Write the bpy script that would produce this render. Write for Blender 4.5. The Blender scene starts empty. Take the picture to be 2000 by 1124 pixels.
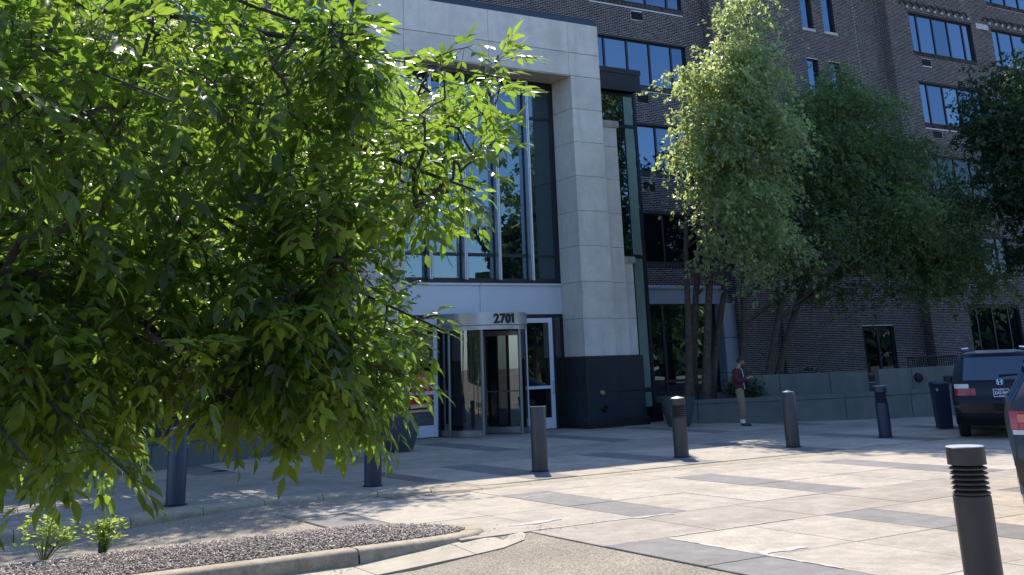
import bpy, bmesh, math, random
import numpy as np
from mathutils import Vector, Matrix, Euler
R = math.radians
S = bpy.context.scene
COL = S.collection
random.seed(7)

# ------------------------------------------------------------------ camera, sky, sun, exposure
cam_d = bpy.data.cameras.new('camera')
cam = bpy.data.objects.new('camera', cam_d)
COL.objects.link(cam)
cam_d.sensor_width = 36.0
cam_d.lens = 37.8
cam_d.shift_y = -0.2546
cam_d.clip_start = 0.1
cam_d.clip_end = 3000
_r, _p, _y = 0.035985, 0.304620, 0.558020
_L = Matrix(((1, 0, 0), (0, math.sin(_p), -math.cos(_p)), (0, math.cos(_p), math.sin(_p))))
_Q = Matrix(((math.cos(_r), math.sin(_r), 0), (-math.sin(_r), math.cos(_r), 0), (0, 0, 1)))
_W = Matrix(((math.cos(_y), -math.sin(_y), 0), (math.sin(_y), math.cos(_y), 0), (0, 0, 1)))
CAMR = _Q @ _L @ _W                      # rows: right, down, forward
_m = Matrix((CAMR[0], -CAMR[1], -CAMR[2])).transposed()
cam.matrix_world = Matrix.Translation((0, 0, 1.70)) @ _m.to_4x4()
S.camera = cam

SUNV = Vector((0.45, 0.80, 1.0)).normalized()
world = bpy.data.worlds.new('World')
S.world = world
world.use_nodes = True
wn = world.node_tree.nodes
wl = world.node_tree.links
bg = wn['Background']
sky = wn.new('ShaderNodeTexSky')
sky.sky_type = 'NISHITA'
sky.sun_disc = False
sky.sun_elevation = math.asin(SUNV.z)
sky.sun_rotation = math.atan2(SUNV.x, SUNV.y)
sky.air_density = 1.0
sky.dust_density = 0.6
sky.ozone_density = 1.5
tint = wn.new('ShaderNodeVectorMath')          # the photograph's white balance: a clear, rather blue sky
tint.operation = 'MULTIPLY'
tint.inputs[1].default_value = (0.84, 0.97, 1.18)
wl.new(sky.outputs['Color'], tint.inputs[0])
wl.new(tint.outputs['Vector'], bg.inputs['Color'])
bg.inputs['Strength'].default_value = 0.14
sun_d = bpy.data.lights.new('sun', 'SUN')
sun_d.energy = 3.8
sun_d.angle = R(0.53)
sun_d.color = (1.0, 0.925, 0.80)
sun = bpy.data.objects.new('sun', sun_d)
COL.objects.link(sun)
sun.rotation_euler = SUNV.to_track_quat('Z', 'Y').to_euler()
sun.location = (20, 20, 60)
vs = S.view_settings
vs.view_transform = 'Standard'
vs.look = 'None'
vs.gamma = 1.0
vs.exposure = 0.94
vs.use_curve_mapping = False
try:
    S.cycles.max_bounces = 8
    S.cycles.transparent_max_bounces = 12
    S.cycles.use_denoising = True
except Exception:
    pass

# ------------------------------------------------------------------ helpers
class MB:
    def __init__(s):
        s.v = []; s.f = []; s.m = []; s.k = 0
    def mat(s, k):
        s.k = k; return s
    def face(s, pts):
        b = len(s.v)
        s.v += [tuple(p) for p in pts]
        s.f.append(tuple(range(b, b + len(pts)))); s.m.append(s.k)
    def _q(s, idx):
        s.f.append(tuple(idx)); s.m.append(s.k)
    def box(s, x0, x1, y0, y1, z0, z1, M=None):
        b = len(s.v)
        p = [(x0, y0, z0), (x1, y0, z0), (x1, y1, z0), (x0, y1, z0), (x0, y0, z1), (x1, y0, z1), (x1, y1, z1), (x0, y1, z1)]
        if M is not None:
            p = [tuple(M @ Vector(q)) for q in p]
        s.v += p
        for q in ((3, 2, 1, 0), (4, 5, 6, 7), (0, 1, 5, 4), (1, 2, 6, 5), (2, 3, 7, 6), (3, 0, 4, 7)):
            s._q([b + i for i in q])
        return s
    def bevbox(s, x0, x1, y0, y1, z0, z1, c, M=None):
        # box with its four vertical and top edges chamfered
        b = len(s.v)
        def ring(i, z):
            return [(x0 + i, y0, z), (x1 - i, y0, z), (x1, y0 + i, z), (x1, y1 - i, z), (x1 - i, y1, z), (x0 + i, y1, z), (x0, y1 - i, z), (x0, y0 + i, z)]
        def inn(z):
            return [(x0 + c, y0 + c, z), (x1 - c, y0 + c, z), (x1 - c, y0 + c, z), (x1 - c, y1 - c, z), (x1 - c, y1 - c, z), (x0 + c, y1 - c, z), (x0 + c, y1 - c, z), (x0 + c, y0 + c, z)]
        rs = [ring(c, z0), ring(c, z1 - c), inn(z1)]
        for r in rs:
            s.v += [tuple(M @ Vector(q)) if M is not None else q for q in r]
        for j in range(2):
            for i in range(8):
                k = (i + 1) % 8
                s._q((b + 8 * j + i, b + 8 * j + k, b + 8 * j + 8 + k, b + 8 * j + 8 + i))
        s._q((b + 16, b + 18, b + 20, b + 22))
        s._q([b + 7 - i for i in range(8)])
        return s
    def prism(s, poly, z0, z1, cap0=True):
        b = len(s.v); n = len(poly)
        f0 = z0 if callable(z0) else (lambda x, y: z0)
        f1 = z1 if callable(z1) else (lambda x, y: z1)
        s.v += [(x, y, f0(x, y)) for x, y in poly] + [(x, y, f1(x, y)) for x, y in poly]
        for i in range(n):
            j = (i + 1) % n
            s._q((b + i, b + j, b + n + j, b + n + i))
        s._q([b + n + i for i in range(n)])
        if cap0: s._q([b + n - 1 - i for i in range(n)])
        return s
    def tube(s, pts, rad, n=6, cap=True):
        pts = [Vector(p) for p in pts]
        b = len(s.v); m = len(pts)
        if not hasattr(rad, '__len__'): rad = [rad] * m
        up = None
        for i, p in enumerate(pts):
            t = (pts[min(i + 1, m - 1)] - pts[max(i - 1, 0)])
            t = t.normalized() if t.length > 1e-9 else Vector((0, 0, 1))
            if up is None:
                up = t.orthogonal().normalized()
            else:
                up = (up - t * up.dot(t))
                up = up.normalized() if up.length > 1e-6 else t.orthogonal().normalized()
            w = t.cross(up)
            for k in range(n):
                a = 2 * math.pi * k / n
                s.v.append(tuple(p + (up * math.cos(a) + w * math.sin(a)) * rad[i]))
        for i in range(m - 1):
            for k in range(n):
                l = (k + 1) % n
                s._q((b + i * n + k, b + i * n + l, b + (i + 1) * n + l, b + (i + 1) * n + k))
        if cap:
            s._q([b + n - 1 - k for k in range(n)])
            s._q([b + (m - 1) * n + k for k in range(n)])
        return s
    def lathe(s, prof, c=(0, 0, 0), n=24, a0=0.0, a1=2 * math.pi, M=None):
        b = len(s.v); m = len(prof)
        full = abs(a1 - a0 - 2 * math.pi) < 1e-6
        cols = n if full else n + 1
        for j in range(cols):
            a = a0 + (a1 - a0) * j / n
            for r, z in prof:
                p = Vector((c[0] + r * math.cos(a), c[1] + r * math.sin(a), c[2] + z))
                s.v.append(tuple(M @ p) if M is not None else tuple(p))
        for j in range(n):
            k = (j + 1) % cols
            for i in range(m - 1):
                q = (b + j * m + i, b + k * m + i, b + k * m + i + 1, b + j * m + i + 1)
                if prof[i][0] < 1e-6: q = (q[0], q[2], q[3])
                elif prof[i + 1][0] < 1e-6: q = (q[0], q[1], q[2])
                s._q(q)
        return s
    def mesh(s, name, mats, smooth=False, ang=35):
        me = bpy.data.meshes.new(name)
        me.from_pydata(s.v, [], s.f)
        for m in (mats if isinstance(mats, (list, tuple)) else [mats]):
            me.materials.append(m)
        if any(s.m): me.polygons.foreach_set('material_index', s.m)
        if smooth:
            me.polygons.foreach_set('use_smooth', [True] * len(me.polygons))
            try: me.set_sharp_from_angle(angle=R(ang))
            except Exception: pass
        me.update()
        return me

def link(o, parent=None, local=False):
    COL.objects.link(o)
    if parent is not None:
        o.parent = parent
        if not local and parent.parent is None and parent.type == 'EMPTY':
            o.matrix_parent_inverse = Matrix.Translation(-Vector(parent.location))
    return o
def obj(name, mb, mats, parent=None, smooth=False, local=False, ang=35, **props):
    me = mb if isinstance(mb, bpy.types.Mesh) else mb.mesh(name, mats, smooth, ang)
    o = bpy.data.objects.new(name, me)
    link(o, parent, local)
    for k, v in props.items(): o[k] = v
    return o
def thing(name, label, cat, loc=(0, 0, 0), rz=0.0, group=None):
    o = bpy.data.objects.new(name, None)
    o.empty_display_size = 0.3
    COL.objects.link(o)
    o.location = loc; o.rotation_euler = (0, 0, rz)
    o['label'] = label; o['category'] = cat
    if group: o['group'] = group
    return o
def tag(o, label, cat, group=None):
    o['label'] = label; o['category'] = cat
    if group: o['group'] = group
    return o
def copy_thing(src, loc, rz, label):
    r = src.copy(); COL.objects.link(r); r.location = loc; r.rotation_euler = (0, 0, rz); r['label'] = label
    for ch in list(src.children):
        c = ch.copy(); COL.objects.link(c); c.parent = r
        for g in list(ch.children):
            d = g.copy(); COL.objects.link(d); d.parent = c
    return r
def npmesh(name, V, sizes, loops, mats, attr=None, smooth=False, midx=None):
    me = bpy.data.meshes.new(name)
    V = np.ascontiguousarray(V, dtype=np.float32)
    loops = np.ascontiguousarray(loops, dtype=np.int32).ravel()
    sizes = np.ascontiguousarray(sizes, dtype=np.int32)
    me.vertices.add(len(V)); me.vertices.foreach_set('co', V.ravel())
    me.loops.add(len(loops)); me.loops.foreach_set('vertex_index', loops)
    me.polygons.add(len(sizes))
    st = np.concatenate(([0], np.cumsum(sizes)[:-1])).astype(np.int32)
    me.polygons.foreach_set('loop_start', st)
    me.polygons.foreach_set('loop_total', sizes)
    for m in (mats if isinstance(mats, (list, tuple)) else [mats]): me.materials.append(m)
    if midx is not None: me.polygons.foreach_set('material_index', np.asarray(midx, np.int32))
    if smooth: me.polygons.foreach_set('use_smooth', np.ones(len(sizes), bool))
    if attr is not None:
        a = me.attributes.new('rnd', 'FLOAT', 'FACE')
        a.data.foreach_set('value', np.asarray(attr, np.float32))
    me.update(calc_edges=True)
    me.validate(verbose=False)
    return me

# ------------------------------------------------------------------ materials
def mat(name, col, rough=0.6, var=0.0, scale=3.0, bump=0.0, bscale=60.0, metal=0.0, spec=0.5, col2=None, obj_var=0.0, detail=6.0, stain=None, coat=0.0, fine=None):
    m = bpy.data.materials.new(name)
    m.use_nodes = True
    n = m.node_tree.nodes; l = m.node_tree.links
    b = n['Principled BSDF']
    b.inputs['Roughness'].default_value = rough
    b.inputs['Metallic'].default_value = metal
    b.inputs['Specular IOR Level'].default_value = spec
    if coat: b.inputs['Coat Weight'].default_value = coat; b.inputs['Coat Roughness'].default_value = 0.03
    b.inputs['Base Color'].default_value = (*col, 1)
    if var or bump or col2 or obj_var or stain or fine:
        tc = n.new('ShaderNodeTexCoord')
        src = None
        if var or col2:
            t = n.new('ShaderNodeTexNoise'); t.inputs['Scale'].default_value = scale; t.inputs['Detail'].default_value = detail; t.inputs['Roughness'].default_value = 0.65
            l.new(tc.outputs['Object'], t.inputs['Vector'])
            r = n.new('ShaderNodeValToRGB')
            c2 = col2 if col2 else tuple(c * (1 - var) for c in col)
            c1 = col if col2 else tuple(min(1, c * (1 + var * 0.6)) for c in col)
            r.color_ramp.elements[0].position = 0.32; r.color_ramp.elements[1].position = 0.68
            r.color_ramp.elements[0].color = (*c2, 1); r.color_ramp.elements[1].color = (*c1, 1)
            l.new(t.outputs['Fac'], r.inputs['Fac'])
            src = r.outputs['Color']
        if stain:
            sc, amt, scol = stain
            mp = n.new('ShaderNodeMapping'); mp.inputs['Scale'].default_value = sc
            l.new(tc.outputs['Object'], mp.inputs['Vector'])
            t = n.new('ShaderNodeTexNoise'); t.inputs['Scale'].default_value = 1.0; t.inputs['Detail'].default_value = 5
            l.new(mp.outputs['Vector'], t.inputs['Vector'])
            r = n.new('ShaderNodeMapRange'); r.inputs['From Min'].default_value = 0.5; r.inputs['From Max'].default_value = 0.75; r.inputs['To Max'].default_value = amt
            l.new(t.outputs['Fac'], r.inputs['Value'])
            mx = n.new('ShaderNodeMix'); mx.data_type = 'RGBA'
            l.new(r.outputs['Result'], mx.inputs['Factor'])
            if src: l.new(src, mx.inputs['A'])
            else: mx.inputs['A'].default_value = (*col, 1)
            mx.inputs['B'].default_value = (*scol, 1)
            src = mx.outputs['Result']
        if fine:
            for fs, fa in fine:
                t = n.new('ShaderNodeTexNoise'); t.inputs['Scale'].default_value = fs; t.inputs['Detail'].default_value = 3
                l.new(tc.outputs['Object'], t.inputs['Vector'])
                r = n.new('ShaderNodeMapRange'); r.inputs['From Min'].default_value = 0.3; r.inputs['From Max'].default_value = 0.7; r.inputs['To Min'].default_value = 1 - fa; r.inputs['To Max'].default_value = 1 + fa * 0.6
                l.new(t.outputs['Fac'], r.inputs['Value'])
                mx = n.new('ShaderNodeVectorMath'); mx.operation = 'SCALE'
                if src: l.new(src, mx.inputs[0])
                else: mx.inputs[0].default_value = col
                l.new(r.outputs['Result'], mx.inputs['Scale'])
                src = mx.outputs['Vector']
        if obj_var:
            oi = n.new('ShaderNodeObjectInfo')
            mr = n.new('ShaderNodeMapRange'); mr.inputs['To Min'].default_value = 1 - obj_var; mr.inputs['To Max'].default_value = 1 + obj_var
            l.new(oi.outputs['Random'], mr.inputs['Value'])
            mx = n.new('ShaderNodeVectorMath'); mx.operation = 'SCALE'
            if src: l.new(src, mx.inputs[0])
            else: mx.inputs[0].default_value = col
            l.new(mr.outputs['Result'], mx.inputs['Scale'])
            src = mx.outputs['Vector']
        if src: l.new(src, b.inputs['Base Color'])
        if bump:
            t = n.new('ShaderNodeTexNoise'); t.inputs['Scale'].default_value = bscale; t.inputs['Detail'].default_value = 4
            l.new(tc.outputs['Object'], t.inputs['Vector'])
            bp = n.new('ShaderNodeBump'); bp.inputs['Strength'].default_value = bump; bp.inputs['Distance'].default_value = 0.01
            l.new(t.outputs['Fac'], bp.inputs['Height']); l.new(bp.outputs['Normal'], b.inputs['Normal'])
    return m
def rnd_mat(name, stops, rough=0.8, transl=None, spec=0.3, patchy=0.0):
    # colour by the per-piece attribute 'rnd'
    m = bpy.data.materials.new(name); m.use_nodes = True
    n = m.node_tree.nodes; l = m.node_tree.links
    b = n['Principled BSDF']; b.inputs['Roughness'].default_value = rough; b.inputs['Specular IOR Level'].default_value = spec
    a = n.new('ShaderNodeAttribute'); a.attribute_name = 'rnd'
    r = n.new('ShaderNodeValToRGB')
    e = r.color_ramp.elements
    while len(e) < len(stops): e.new(0.5)
    for i, (p, c) in enumerate(stops):
        e[i].position = p; e[i].color = (*c, 1)
    l.new(a.outputs['Fac'], r.inputs['Fac'])
    if patchy:                      # weathering in broad patches over the single pieces
        tc = n.new('ShaderNodeTexCoord'); no = n.new('ShaderNodeTexNoise'); no.inputs['Scale'].default_value = 0.45; no.inputs['Detail'].default_value = 5
        l.new(tc.outputs['Object'], no.inputs['Vector'])
        ad = n.new('ShaderNodeMath'); ad.operation = 'MULTIPLY_ADD'; ad.inputs[1].default_value = patchy; 
        mb_ = n.new('ShaderNodeMath'); mb_.operation = 'MULTIPLY_ADD'; mb_.inputs[1].default_value = 1.0; mb_.inputs[2].default_value = -0.5 * patchy
        l.new(no.outputs['Fac'], ad.inputs[0]); l.new(a.outputs['Fac'], ad.inputs[2]); l.new(ad.outputs[0], mb_.inputs[0]); l.new(mb_.outputs[0], r.inputs['Fac'])
    l.new(r.outputs['Color'], b.inputs['Base Color'])
    if transl:
        w, tint = transl
        t = n.new('ShaderNodeBsdfTranslucent')
        mx = n.new('ShaderNodeVectorMath'); mx.operation = 'MULTIPLY'; mx.inputs[1].default_value = tint
        l.new(r.outputs['Color'], mx.inputs[0]); l.new(mx.outputs['Vector'], t.inputs['Color'])
        ms = n.new('ShaderNodeMixShader'); ms.inputs['Fac'].default_value = w
        l.new(b.outputs['BSDF'], ms.inputs[1]); l.new(t.outputs['BSDF'], ms.inputs[2])
        l.new(ms.outputs['Shader'], n['Material Output'].inputs['Surface'])
    return m
def coated_glass(name, dark, refl, tint=(0.9, 0.95, 1.0), clear=0.0, tcol=(0.5, 0.6, 0.58)):
    # a reflective pane: dark body, mirror coat that rises at grazing angles, optionally see-through
    m = bpy.data.materials.new(name); m.use_nodes = True
    n = m.node_tree.nodes; l = m.node_tree.links
    n.remove(n['Principled BSDF'])
    g = n.new('ShaderNodeBsdfGlossy'); g.inputs['Roughness'].default_value = 0.004; g.inputs['Color'].default_value = (*tint, 1)
    d = n.new('ShaderNodeBsdfDiffuse'); d.inputs['Color'].default_value = (*dark, 1)
    body = d.outputs['BSDF']
    if clear > 0:
        t = n.new('ShaderNodeBsdfTransparent'); t.inputs['Color'].default_value = (*tcol, 1)
        mm = n.new('ShaderNodeMixShader'); mm.inputs['Fac'].default_value = clear
        l.new(d.outputs['BSDF'], mm.inputs[1]); l.new(t.outputs['BSDF'], mm.inputs[2])
        body = mm.outputs['Shader']
    lw = n.new('ShaderNodeLayerWeight'); lw.inputs['Blend'].default_value = 0.25
    mr = n.new('ShaderNodeMapRange'); mr.inputs['To Min'].default_value = refl; mr.inputs['To Max'].default_value = 1.0
    l.new(lw.outputs['Fresnel'], mr.inputs['Value'])
    # a faint waviness of float glass
    tc = n.new('ShaderNodeTexCoord'); no = n.new('ShaderNodeTexNoise'); no.inputs['Scale'].default_value = 0.9; no.inputs['Detail'].default_value = 1
    bp = n.new('ShaderNodeBump'); bp.inputs['Strength'].default_value = 0.05; bp.inputs['Distance'].default_value = 0.02
    l.new(tc.outputs['Object'], no.inputs['Vector']); l.new(no.outputs['Fac'], bp.inputs['Height']); l.new(bp.outputs['Normal'], g.inputs['Normal'])
    ms = n.new('ShaderNodeMixShader')
    l.new(mr.outputs['Result'], ms.inputs['Fac']); l.new(body, ms.inputs[1]); l.new(g.outputs['BSDF'], ms.inputs[2])
    l.new(ms.outputs['Shader'], n['Material Output'].inputs['Surface'])
    return m

STONE = mat('limestone', (0.69, 0.64, 0.565), 0.75, fine=((5, 0.07), (24, 0.05)), var=0.10, scale=1.3, bump=0.15, bscale=90, obj_var=0.06, stain=((2.2, 2.2, 0.22), 0.42, (0.40, 0.37, 0.33)))
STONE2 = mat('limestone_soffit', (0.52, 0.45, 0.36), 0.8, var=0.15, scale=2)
CAP = mat('weathered_cap_stone', (0.40, 0.35, 0.31), 0.85, var=0.3, scale=6)
GRANITE = mat('dark_granite', (0.024, 0.034, 0.042), 0.3, spec=0.3, var=0.3, scale=60, obj_var=0.06)
PLINTH = mat('black_plinth_granite', (0.010, 0.012, 0.016), 0.4, var=0.3, scale=40)
MORTAR = mat('mortar', (0.64, 0.585, 0.58), 0.9, var=0.12, scale=4)
BRICK = rnd_mat('dark_brown_brick', [(0.0, (0.020, 0.015, 0.015)), (0.45, (0.042, 0.031, 0.029)), (0.8, (0.072, 0.051, 0.044)), (1.0, (0.13, 0.085, 0.065))], 0.85, patchy=1.3)
SILL = mat('pale_sill_stone', (0.50, 0.50, 0.48), 0.8, var=0.15, scale=5)
DARKMETAL = mat('dark_bronze_metal', (0.012, 0.014, 0.020), 0.4, spec=0.5)
BLUEMETAL = mat('dark_blue_coping_metal', (0.022, 0.032, 0.06), 0.4)
REVMETAL = mat('brushed_door_metal', (0.26, 0.26, 0.25), 0.38, metal=0.7, var=0.08, scale=2)
ALU = mat('bright_aluminium', (0.50, 0.51, 0.54), 0.32, metal=0.85)
WHITEMETAL = mat('white_painted_aluminium', (0.66, 0.68, 0.72), 0.35, var=0.05, scale=1.0)
STREETPANEL = mat('grey_street_panel', (0.30, 0.33, 0.37), 0.4, var=0.06, scale=1.0)
PANELMETAL = mat('pale_metal_panel', (0.58, 0.61, 0.66), 0.3, var=0.04, scale=0.8, metal=0.25)
FASCIA = mat('brushed_fascia_metal', (0.50, 0.50, 0.49), 0.35, metal=0.6, var=0.05, scale=1)
BLUEGLASS = coated_glass('blue_reflective_glass', (0.006, 0.010, 0.022), 0.20, (0.50, 0.72, 1.0))
BLUEGLASS_B = coated_glass('blue_reflective_glass_dim', (0.008, 0.012, 0.022), 0.155, (0.48, 0.70, 1.0))
BLUEGLASS_C = coated_glass('blue_reflective_glass_clear', (0.014, 0.017, 0.022), 0.22, (0.52, 0.74, 1.0))
LOBBYGLASS = coated_glass('green_tinted_glass', (0.02, 0.028, 0.028), 0.16, (0.60, 0.82, 1.0), 0.75, (0.42, 0.50, 0.48))
DOORGLASS = coated_glass('door_glass', (0.012, 0.014, 0.018), 0.15, (0.9, 0.97, 1.0), 0.6, (0.5, 0.55, 0.55))
DIMREFLGLASS = coated_glass('glass_with_dark_reflection', (0.004, 0.005, 0.007), 0.035, (0.6, 0.8, 1.0))  # glass darkened so lower panes look as if they mirror dark trees
BRICKREVEAL = mat('brick_reveal', (0.05, 0.037, 0.04), 0.85, var=0.3, scale=20)
BLACK = mat('black_matt', (0.006, 0.006, 0.008), 0.7)
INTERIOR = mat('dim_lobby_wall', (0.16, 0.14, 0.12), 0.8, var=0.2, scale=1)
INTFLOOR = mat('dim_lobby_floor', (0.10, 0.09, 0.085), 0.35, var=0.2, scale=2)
GREENREFL = mat('painted_green_reflection', (0.20, 0.29, 0.255), 0.15, var=0.25, scale=0.6)  # pale green stands in for a reflection at the bay glass edge
CONC_L = mat('light_paving_concrete', (0.42, 0.355, 0.28), 0.85, fine=((6, 0.16), (28, 0.14), (90, 0.16)), var=0.18, scale=1.7, bump=0.25, bscale=120, obj_var=0.06, stain=((1.1, 1.1, 1.1), 0.75, (0.27, 0.225, 0.175)), detail=10)
CONC_M = mat('plain_paving_concrete', (0.345, 0.29, 0.23), 0.85, fine=((5, 0.18), (28, 0.14), (90, 0.18)), var=0.18, scale=1.5, bump=0.25, bscale=120, obj_var=0.05, stain=((0.8, 0.8, 0.8), 0.75, (0.21, 0.18, 0.14)), detail=10)
CONC_D = mat('dark_paving_concrete', (0.185, 0.168, 0.158), 0.85, fine=((6, 0.16), (28, 0.14), (90, 0.16)), var=0.22, scale=2.2, bump=0.25, bscale=120, obj_var=0.07, stain=((1.3, 1.3, 1.3), 0.6, (0.25, 0.23, 0.21)), detail=10)
JOINT = mat('paving_joint', (0.17, 0.14, 0.11), 0.95, var=0.6, scale=3.0)
KERB = mat('kerb_concrete', (0.39, 0.315, 0.215), 0.85, fine=((9, 0.2), (40, 0.2)), var=0.22, scale=3.0, bump=0.35, bscale=70, obj_var=0.05, stain=((1.5, 1.5, 4.0), 0.5, (0.20, 0.165, 0.12)), detail=10)
WALLC = mat('planter_wall_concrete', (0.135, 0.145, 0.13), 0.85, var=0.2, scale=1.6, bump=0.3, bscale=50, obj_var=0.05, stain=((2.0, 2.0, 0.35), 0.5, (0.075, 0.08, 0.075)))
POT = mat('grey_planter', (0.055, 0.07, 0.075), 0.55, var=0.15, scale=3)
BOLL = mat('bronze_bollard_paint', (0.055, 0.048, 0.045), 0.42, var=0.18, scale=8, bump=0.08, bscale=150)
BOLLB = mat('blue_black_bollard_paint', (0.028, 0.035, 0.062), 0.42, var=0.15, scale=8)
BOLLTOP = mat('pale_bollard_top', (0.42, 0.42, 0.44), 0.4, var=0.2, scale=10)  # caps and rim, paler than the posts
SOIL = mat('planting_soil', (0.035, 0.027, 0.02), 0.95, var=0.4, scale=12, bump=0.6, bscale=30)
BARK = mat('ash_bark', (0.060, 0.048, 0.038), 0.9, var=0.45, scale=14, bump=0.8, bscale=40)
BIRCHBARK = mat('river_birch_bark', (0.085, 0.060, 0.048), 0.9, var=0.55, scale=9, bump=0.9, bscale=30)
LEAF = rnd_mat('ash_leaf', [(0.0, (0.024, 0.044, 0.014)), (0.5, (0.037, 0.063, 0.019)), (1.0, (0.062, 0.088, 0.029))], 0.31, (0.53, (7.6, 7.1, 2.5)), spec=0.45)
BIRCHLEAF = rnd_mat('birch_leaf', [(0.0, (0.065, 0.10, 0.042)), (0.6, (0.10, 0.15, 0.062)), (1.0, (0.17, 0.22, 0.11))], 0.34, (0.58, (5.4, 4.3, 3.6)), spec=0.8)
BIRCHLEAF_SHADE = rnd_mat('birch_leaf_shaded', [(0.0, (0.040, 0.075, 0.030)), (0.6, (0.062, 0.105, 0.042)), (1.0, (0.10, 0.145, 0.06))], 0.42, (0.52, (4.4, 3.7, 2.5)), spec=0.5)  # same leaf as the sunlit birch, with shade put into a darker colour
DARKLEAF = rnd_mat('dark_tree_leaf', [(0.0, (0.018, 0.042, 0.020)), (0.6, (0.030, 0.062, 0.026)), (1.0, (0.06, 0.10, 0.04))], 0.45, (0.35, (2.2, 2.2, 1.4)))
SHRUBLEAF = rnd_mat('sapling_leaf', [(0.0, (0.11, 0.17, 0.04)), (1.0, (0.20, 0.28, 0.08))], 0.4, (0.5, (3.4, 2.9, 1.7)))
CHIP = rnd_mat('mulch_chip', [(0.0, (0.21, 0.17, 0.135)), (0.5, (0.43, 0.355, 0.295)), (0.85, (0.57, 0.485, 0.41)), (1.0, (0.70, 0.62, 0.54))], 0.95, spec=0.05)
DEBRIS = rnd_mat('leaf_litter', [(0.0, (0.06, 0.04, 0.025)), (1.0, (0.22, 0.14, 0.07))], 0.9)

def asphalt():
    m = mat('weathered_asphalt', (0.20, 0.178, 0.145), 0.9)
    n = m.node_tree.nodes; l = m.node_tree.links
    b = n['Principled BSDF']; tc = n.new('ShaderNodeTexCoord')
    v = n.new('ShaderNodeTexVoronoi'); v.inputs['Scale'].default_value = 85
    l.new(tc.outputs['Object'], v.inputs['Vector'])
    r = n.new('ShaderNodeValToRGB'); e = r.color_ramp.elements
    e[0].position = 0.0; e[0].color = (0.14, 0.112, 0.08, 1); e[1].position = 1.0; e[1].color = (0.40, 0.335, 0.25, 1)
    k = e.new(0.45); k.color = (0.215, 0.18, 0.132, 1)
    sp = n.new('ShaderNodeSeparateColor'); l.new(v.outputs['Color'], sp.inputs['Color'])
    l.new(sp.outputs[0], r.inputs['Fac'])
    t = n.new('ShaderNodeTexNoise'); t.inputs['Scale'].default_value = 1.1; t.inputs['Detail'].default_value = 7
    l.new(tc.outputs['Object'], t.inputs['Vector'])
    mr = n.new('ShaderNodeMapRange'); mr.inputs['From Min'].default_value = 0.3; mr.inputs['From Max'].default_value = 0.7; mr.inputs['To Min'].default_value = 0.8; mr.inputs['To Max'].default_value = 1.15
    l.new(t.outputs['Fac'], mr.inputs['Value'])
    mx = n.new('ShaderNodeVectorMath'); mx.operation = 'SCALE'
    l.new(r.outputs['Color'], mx.inputs[0]); l.new(mr.outputs['Result'], mx.inputs['Scale']); l.new(mx.outputs['Vector'], b.inputs['Base Color'])
    bp = n.new('ShaderNodeBump'); bp.inputs['Strength'].default_value = 0.5; bp.inputs['Distance'].default_value = 0.008
    l.new(v.outputs['Distance'], bp.inputs['Height']); l.new(bp.outputs['Normal'], b.inputs['Normal'])
    return m
ASPHALT = asphalt()
# ------------------------------------------------------------------ ground, street, plaza, sidewalk
def sstep(a, b, x):
    t = min(1, max(0, (x - a) / (b - a))); return t * t * (3 - 2 * t)
def road_z(x, y):
    xe = 6.66 - 1.46 * sstep(10.2, 11.6, y)
    return -0.012 - 0.113 * min(1, max(0, (xe - x) / 1.7))
b = MB()
b.face([(-600, -600, -0.16), (900, -600, -0.16), (900, 700, -0.16), (-600, 700, -0.16)])
obj('ground', b, ASPHALT, kind='structure')
b = MB()
xs = [-60, -30, -15, -8, -4, -1, 1, 2.5, 3.3] + [3.5 + 0.25 * i for i in range(14)] + [6.90]
ys = [-40, -20, -8, 0, 4, 7, 9] + [9.4 + 0.25 * i for i in range(24)] + [15.38]
V = [(x, y, road_z(x, y)) for y in ys for x in xs]
b.v = V
for j in range(len(ys) - 1):
    for i in range(len(xs) - 1):
        k = j * len(xs) + i
        b._q((k, k + 1, k + 1 + len(xs), k + len(xs)))
obj('road', b, ASPHALT, smooth=True, kind='structure')

plaza = obj('plaza', MB().prism([(6.66, -6), (46, -6), (46, 15.0), (6.9, 15.0), (5.15, 14.2), (5.15, 11.2), (6.66, 11.2)], -0.15, -0.014), JOINT, kind='structure')
def slab(parent, x0, x1, y0, y1, m, poly=None, g=0.006):
    b = MB(); t = random.uniform(-0.002, 0.002); s = random.uniform(-0.0012, 0.0012)
    if poly is None:
        b.bevbox(x0 + g, x1 - g, y0 + g, y1 - g, -0.05, t, 0.005)
    else:
        b.prism(poly, -0.05, t)
    o = obj('paving_slab', b, m, parent)
    return o
def band_row(parent, x0, x1, y0, y1, starts, wband, ysplit):
    # a row of light panels between dark bands; every light panel is two slabs wide
    cuts = []
    for s in starts:
        cuts.append((s, s + wband))
    x = x0
    for a, c in cuts + [(x1, x1)]:
        if a - x > 0.3:
            w = a - x; nn = 2 if w > 1.2 else 1
            for k in range(nn):
                for ya, yb in zip([y0] + ysplit, ysplit + [y1]):
                    slab(parent, x + w * k / nn, x + w * (k + 1) / nn, ya, yb, CONC_L)
        if c > a:
            for ya, yb in zip([y0] + ysplit, ysplit + [y1]):
                slab(parent, a, c, ya, yb, CONC_D)
        x = c
band_row(plaza, 6.66, 34, 6.3, 9.32, [6.66] + [9.67 + 3.03 * k for k in range(8)], 0.73, [7.86])
band_row(plaza, 6.66, 34, 3.2, 6.3, [6.66] + [9.67 + 3.03 * k for k in range(8)], 0.73, [4.7])
x = 6.66
for xe in [8.1 + 1.5 * k for k in range(18)]:
    slab(plaza, x, xe, 9.32, 10.68, CONC_M); slab(plaza, x, xe, 1.9, 3.2, CONC_M); x = xe
band_row(plaza, 5.83, 34, 10.68, 13.72, [8.12 + 3.01 * k for k in range(9)], 0.73, [12.1])
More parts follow.
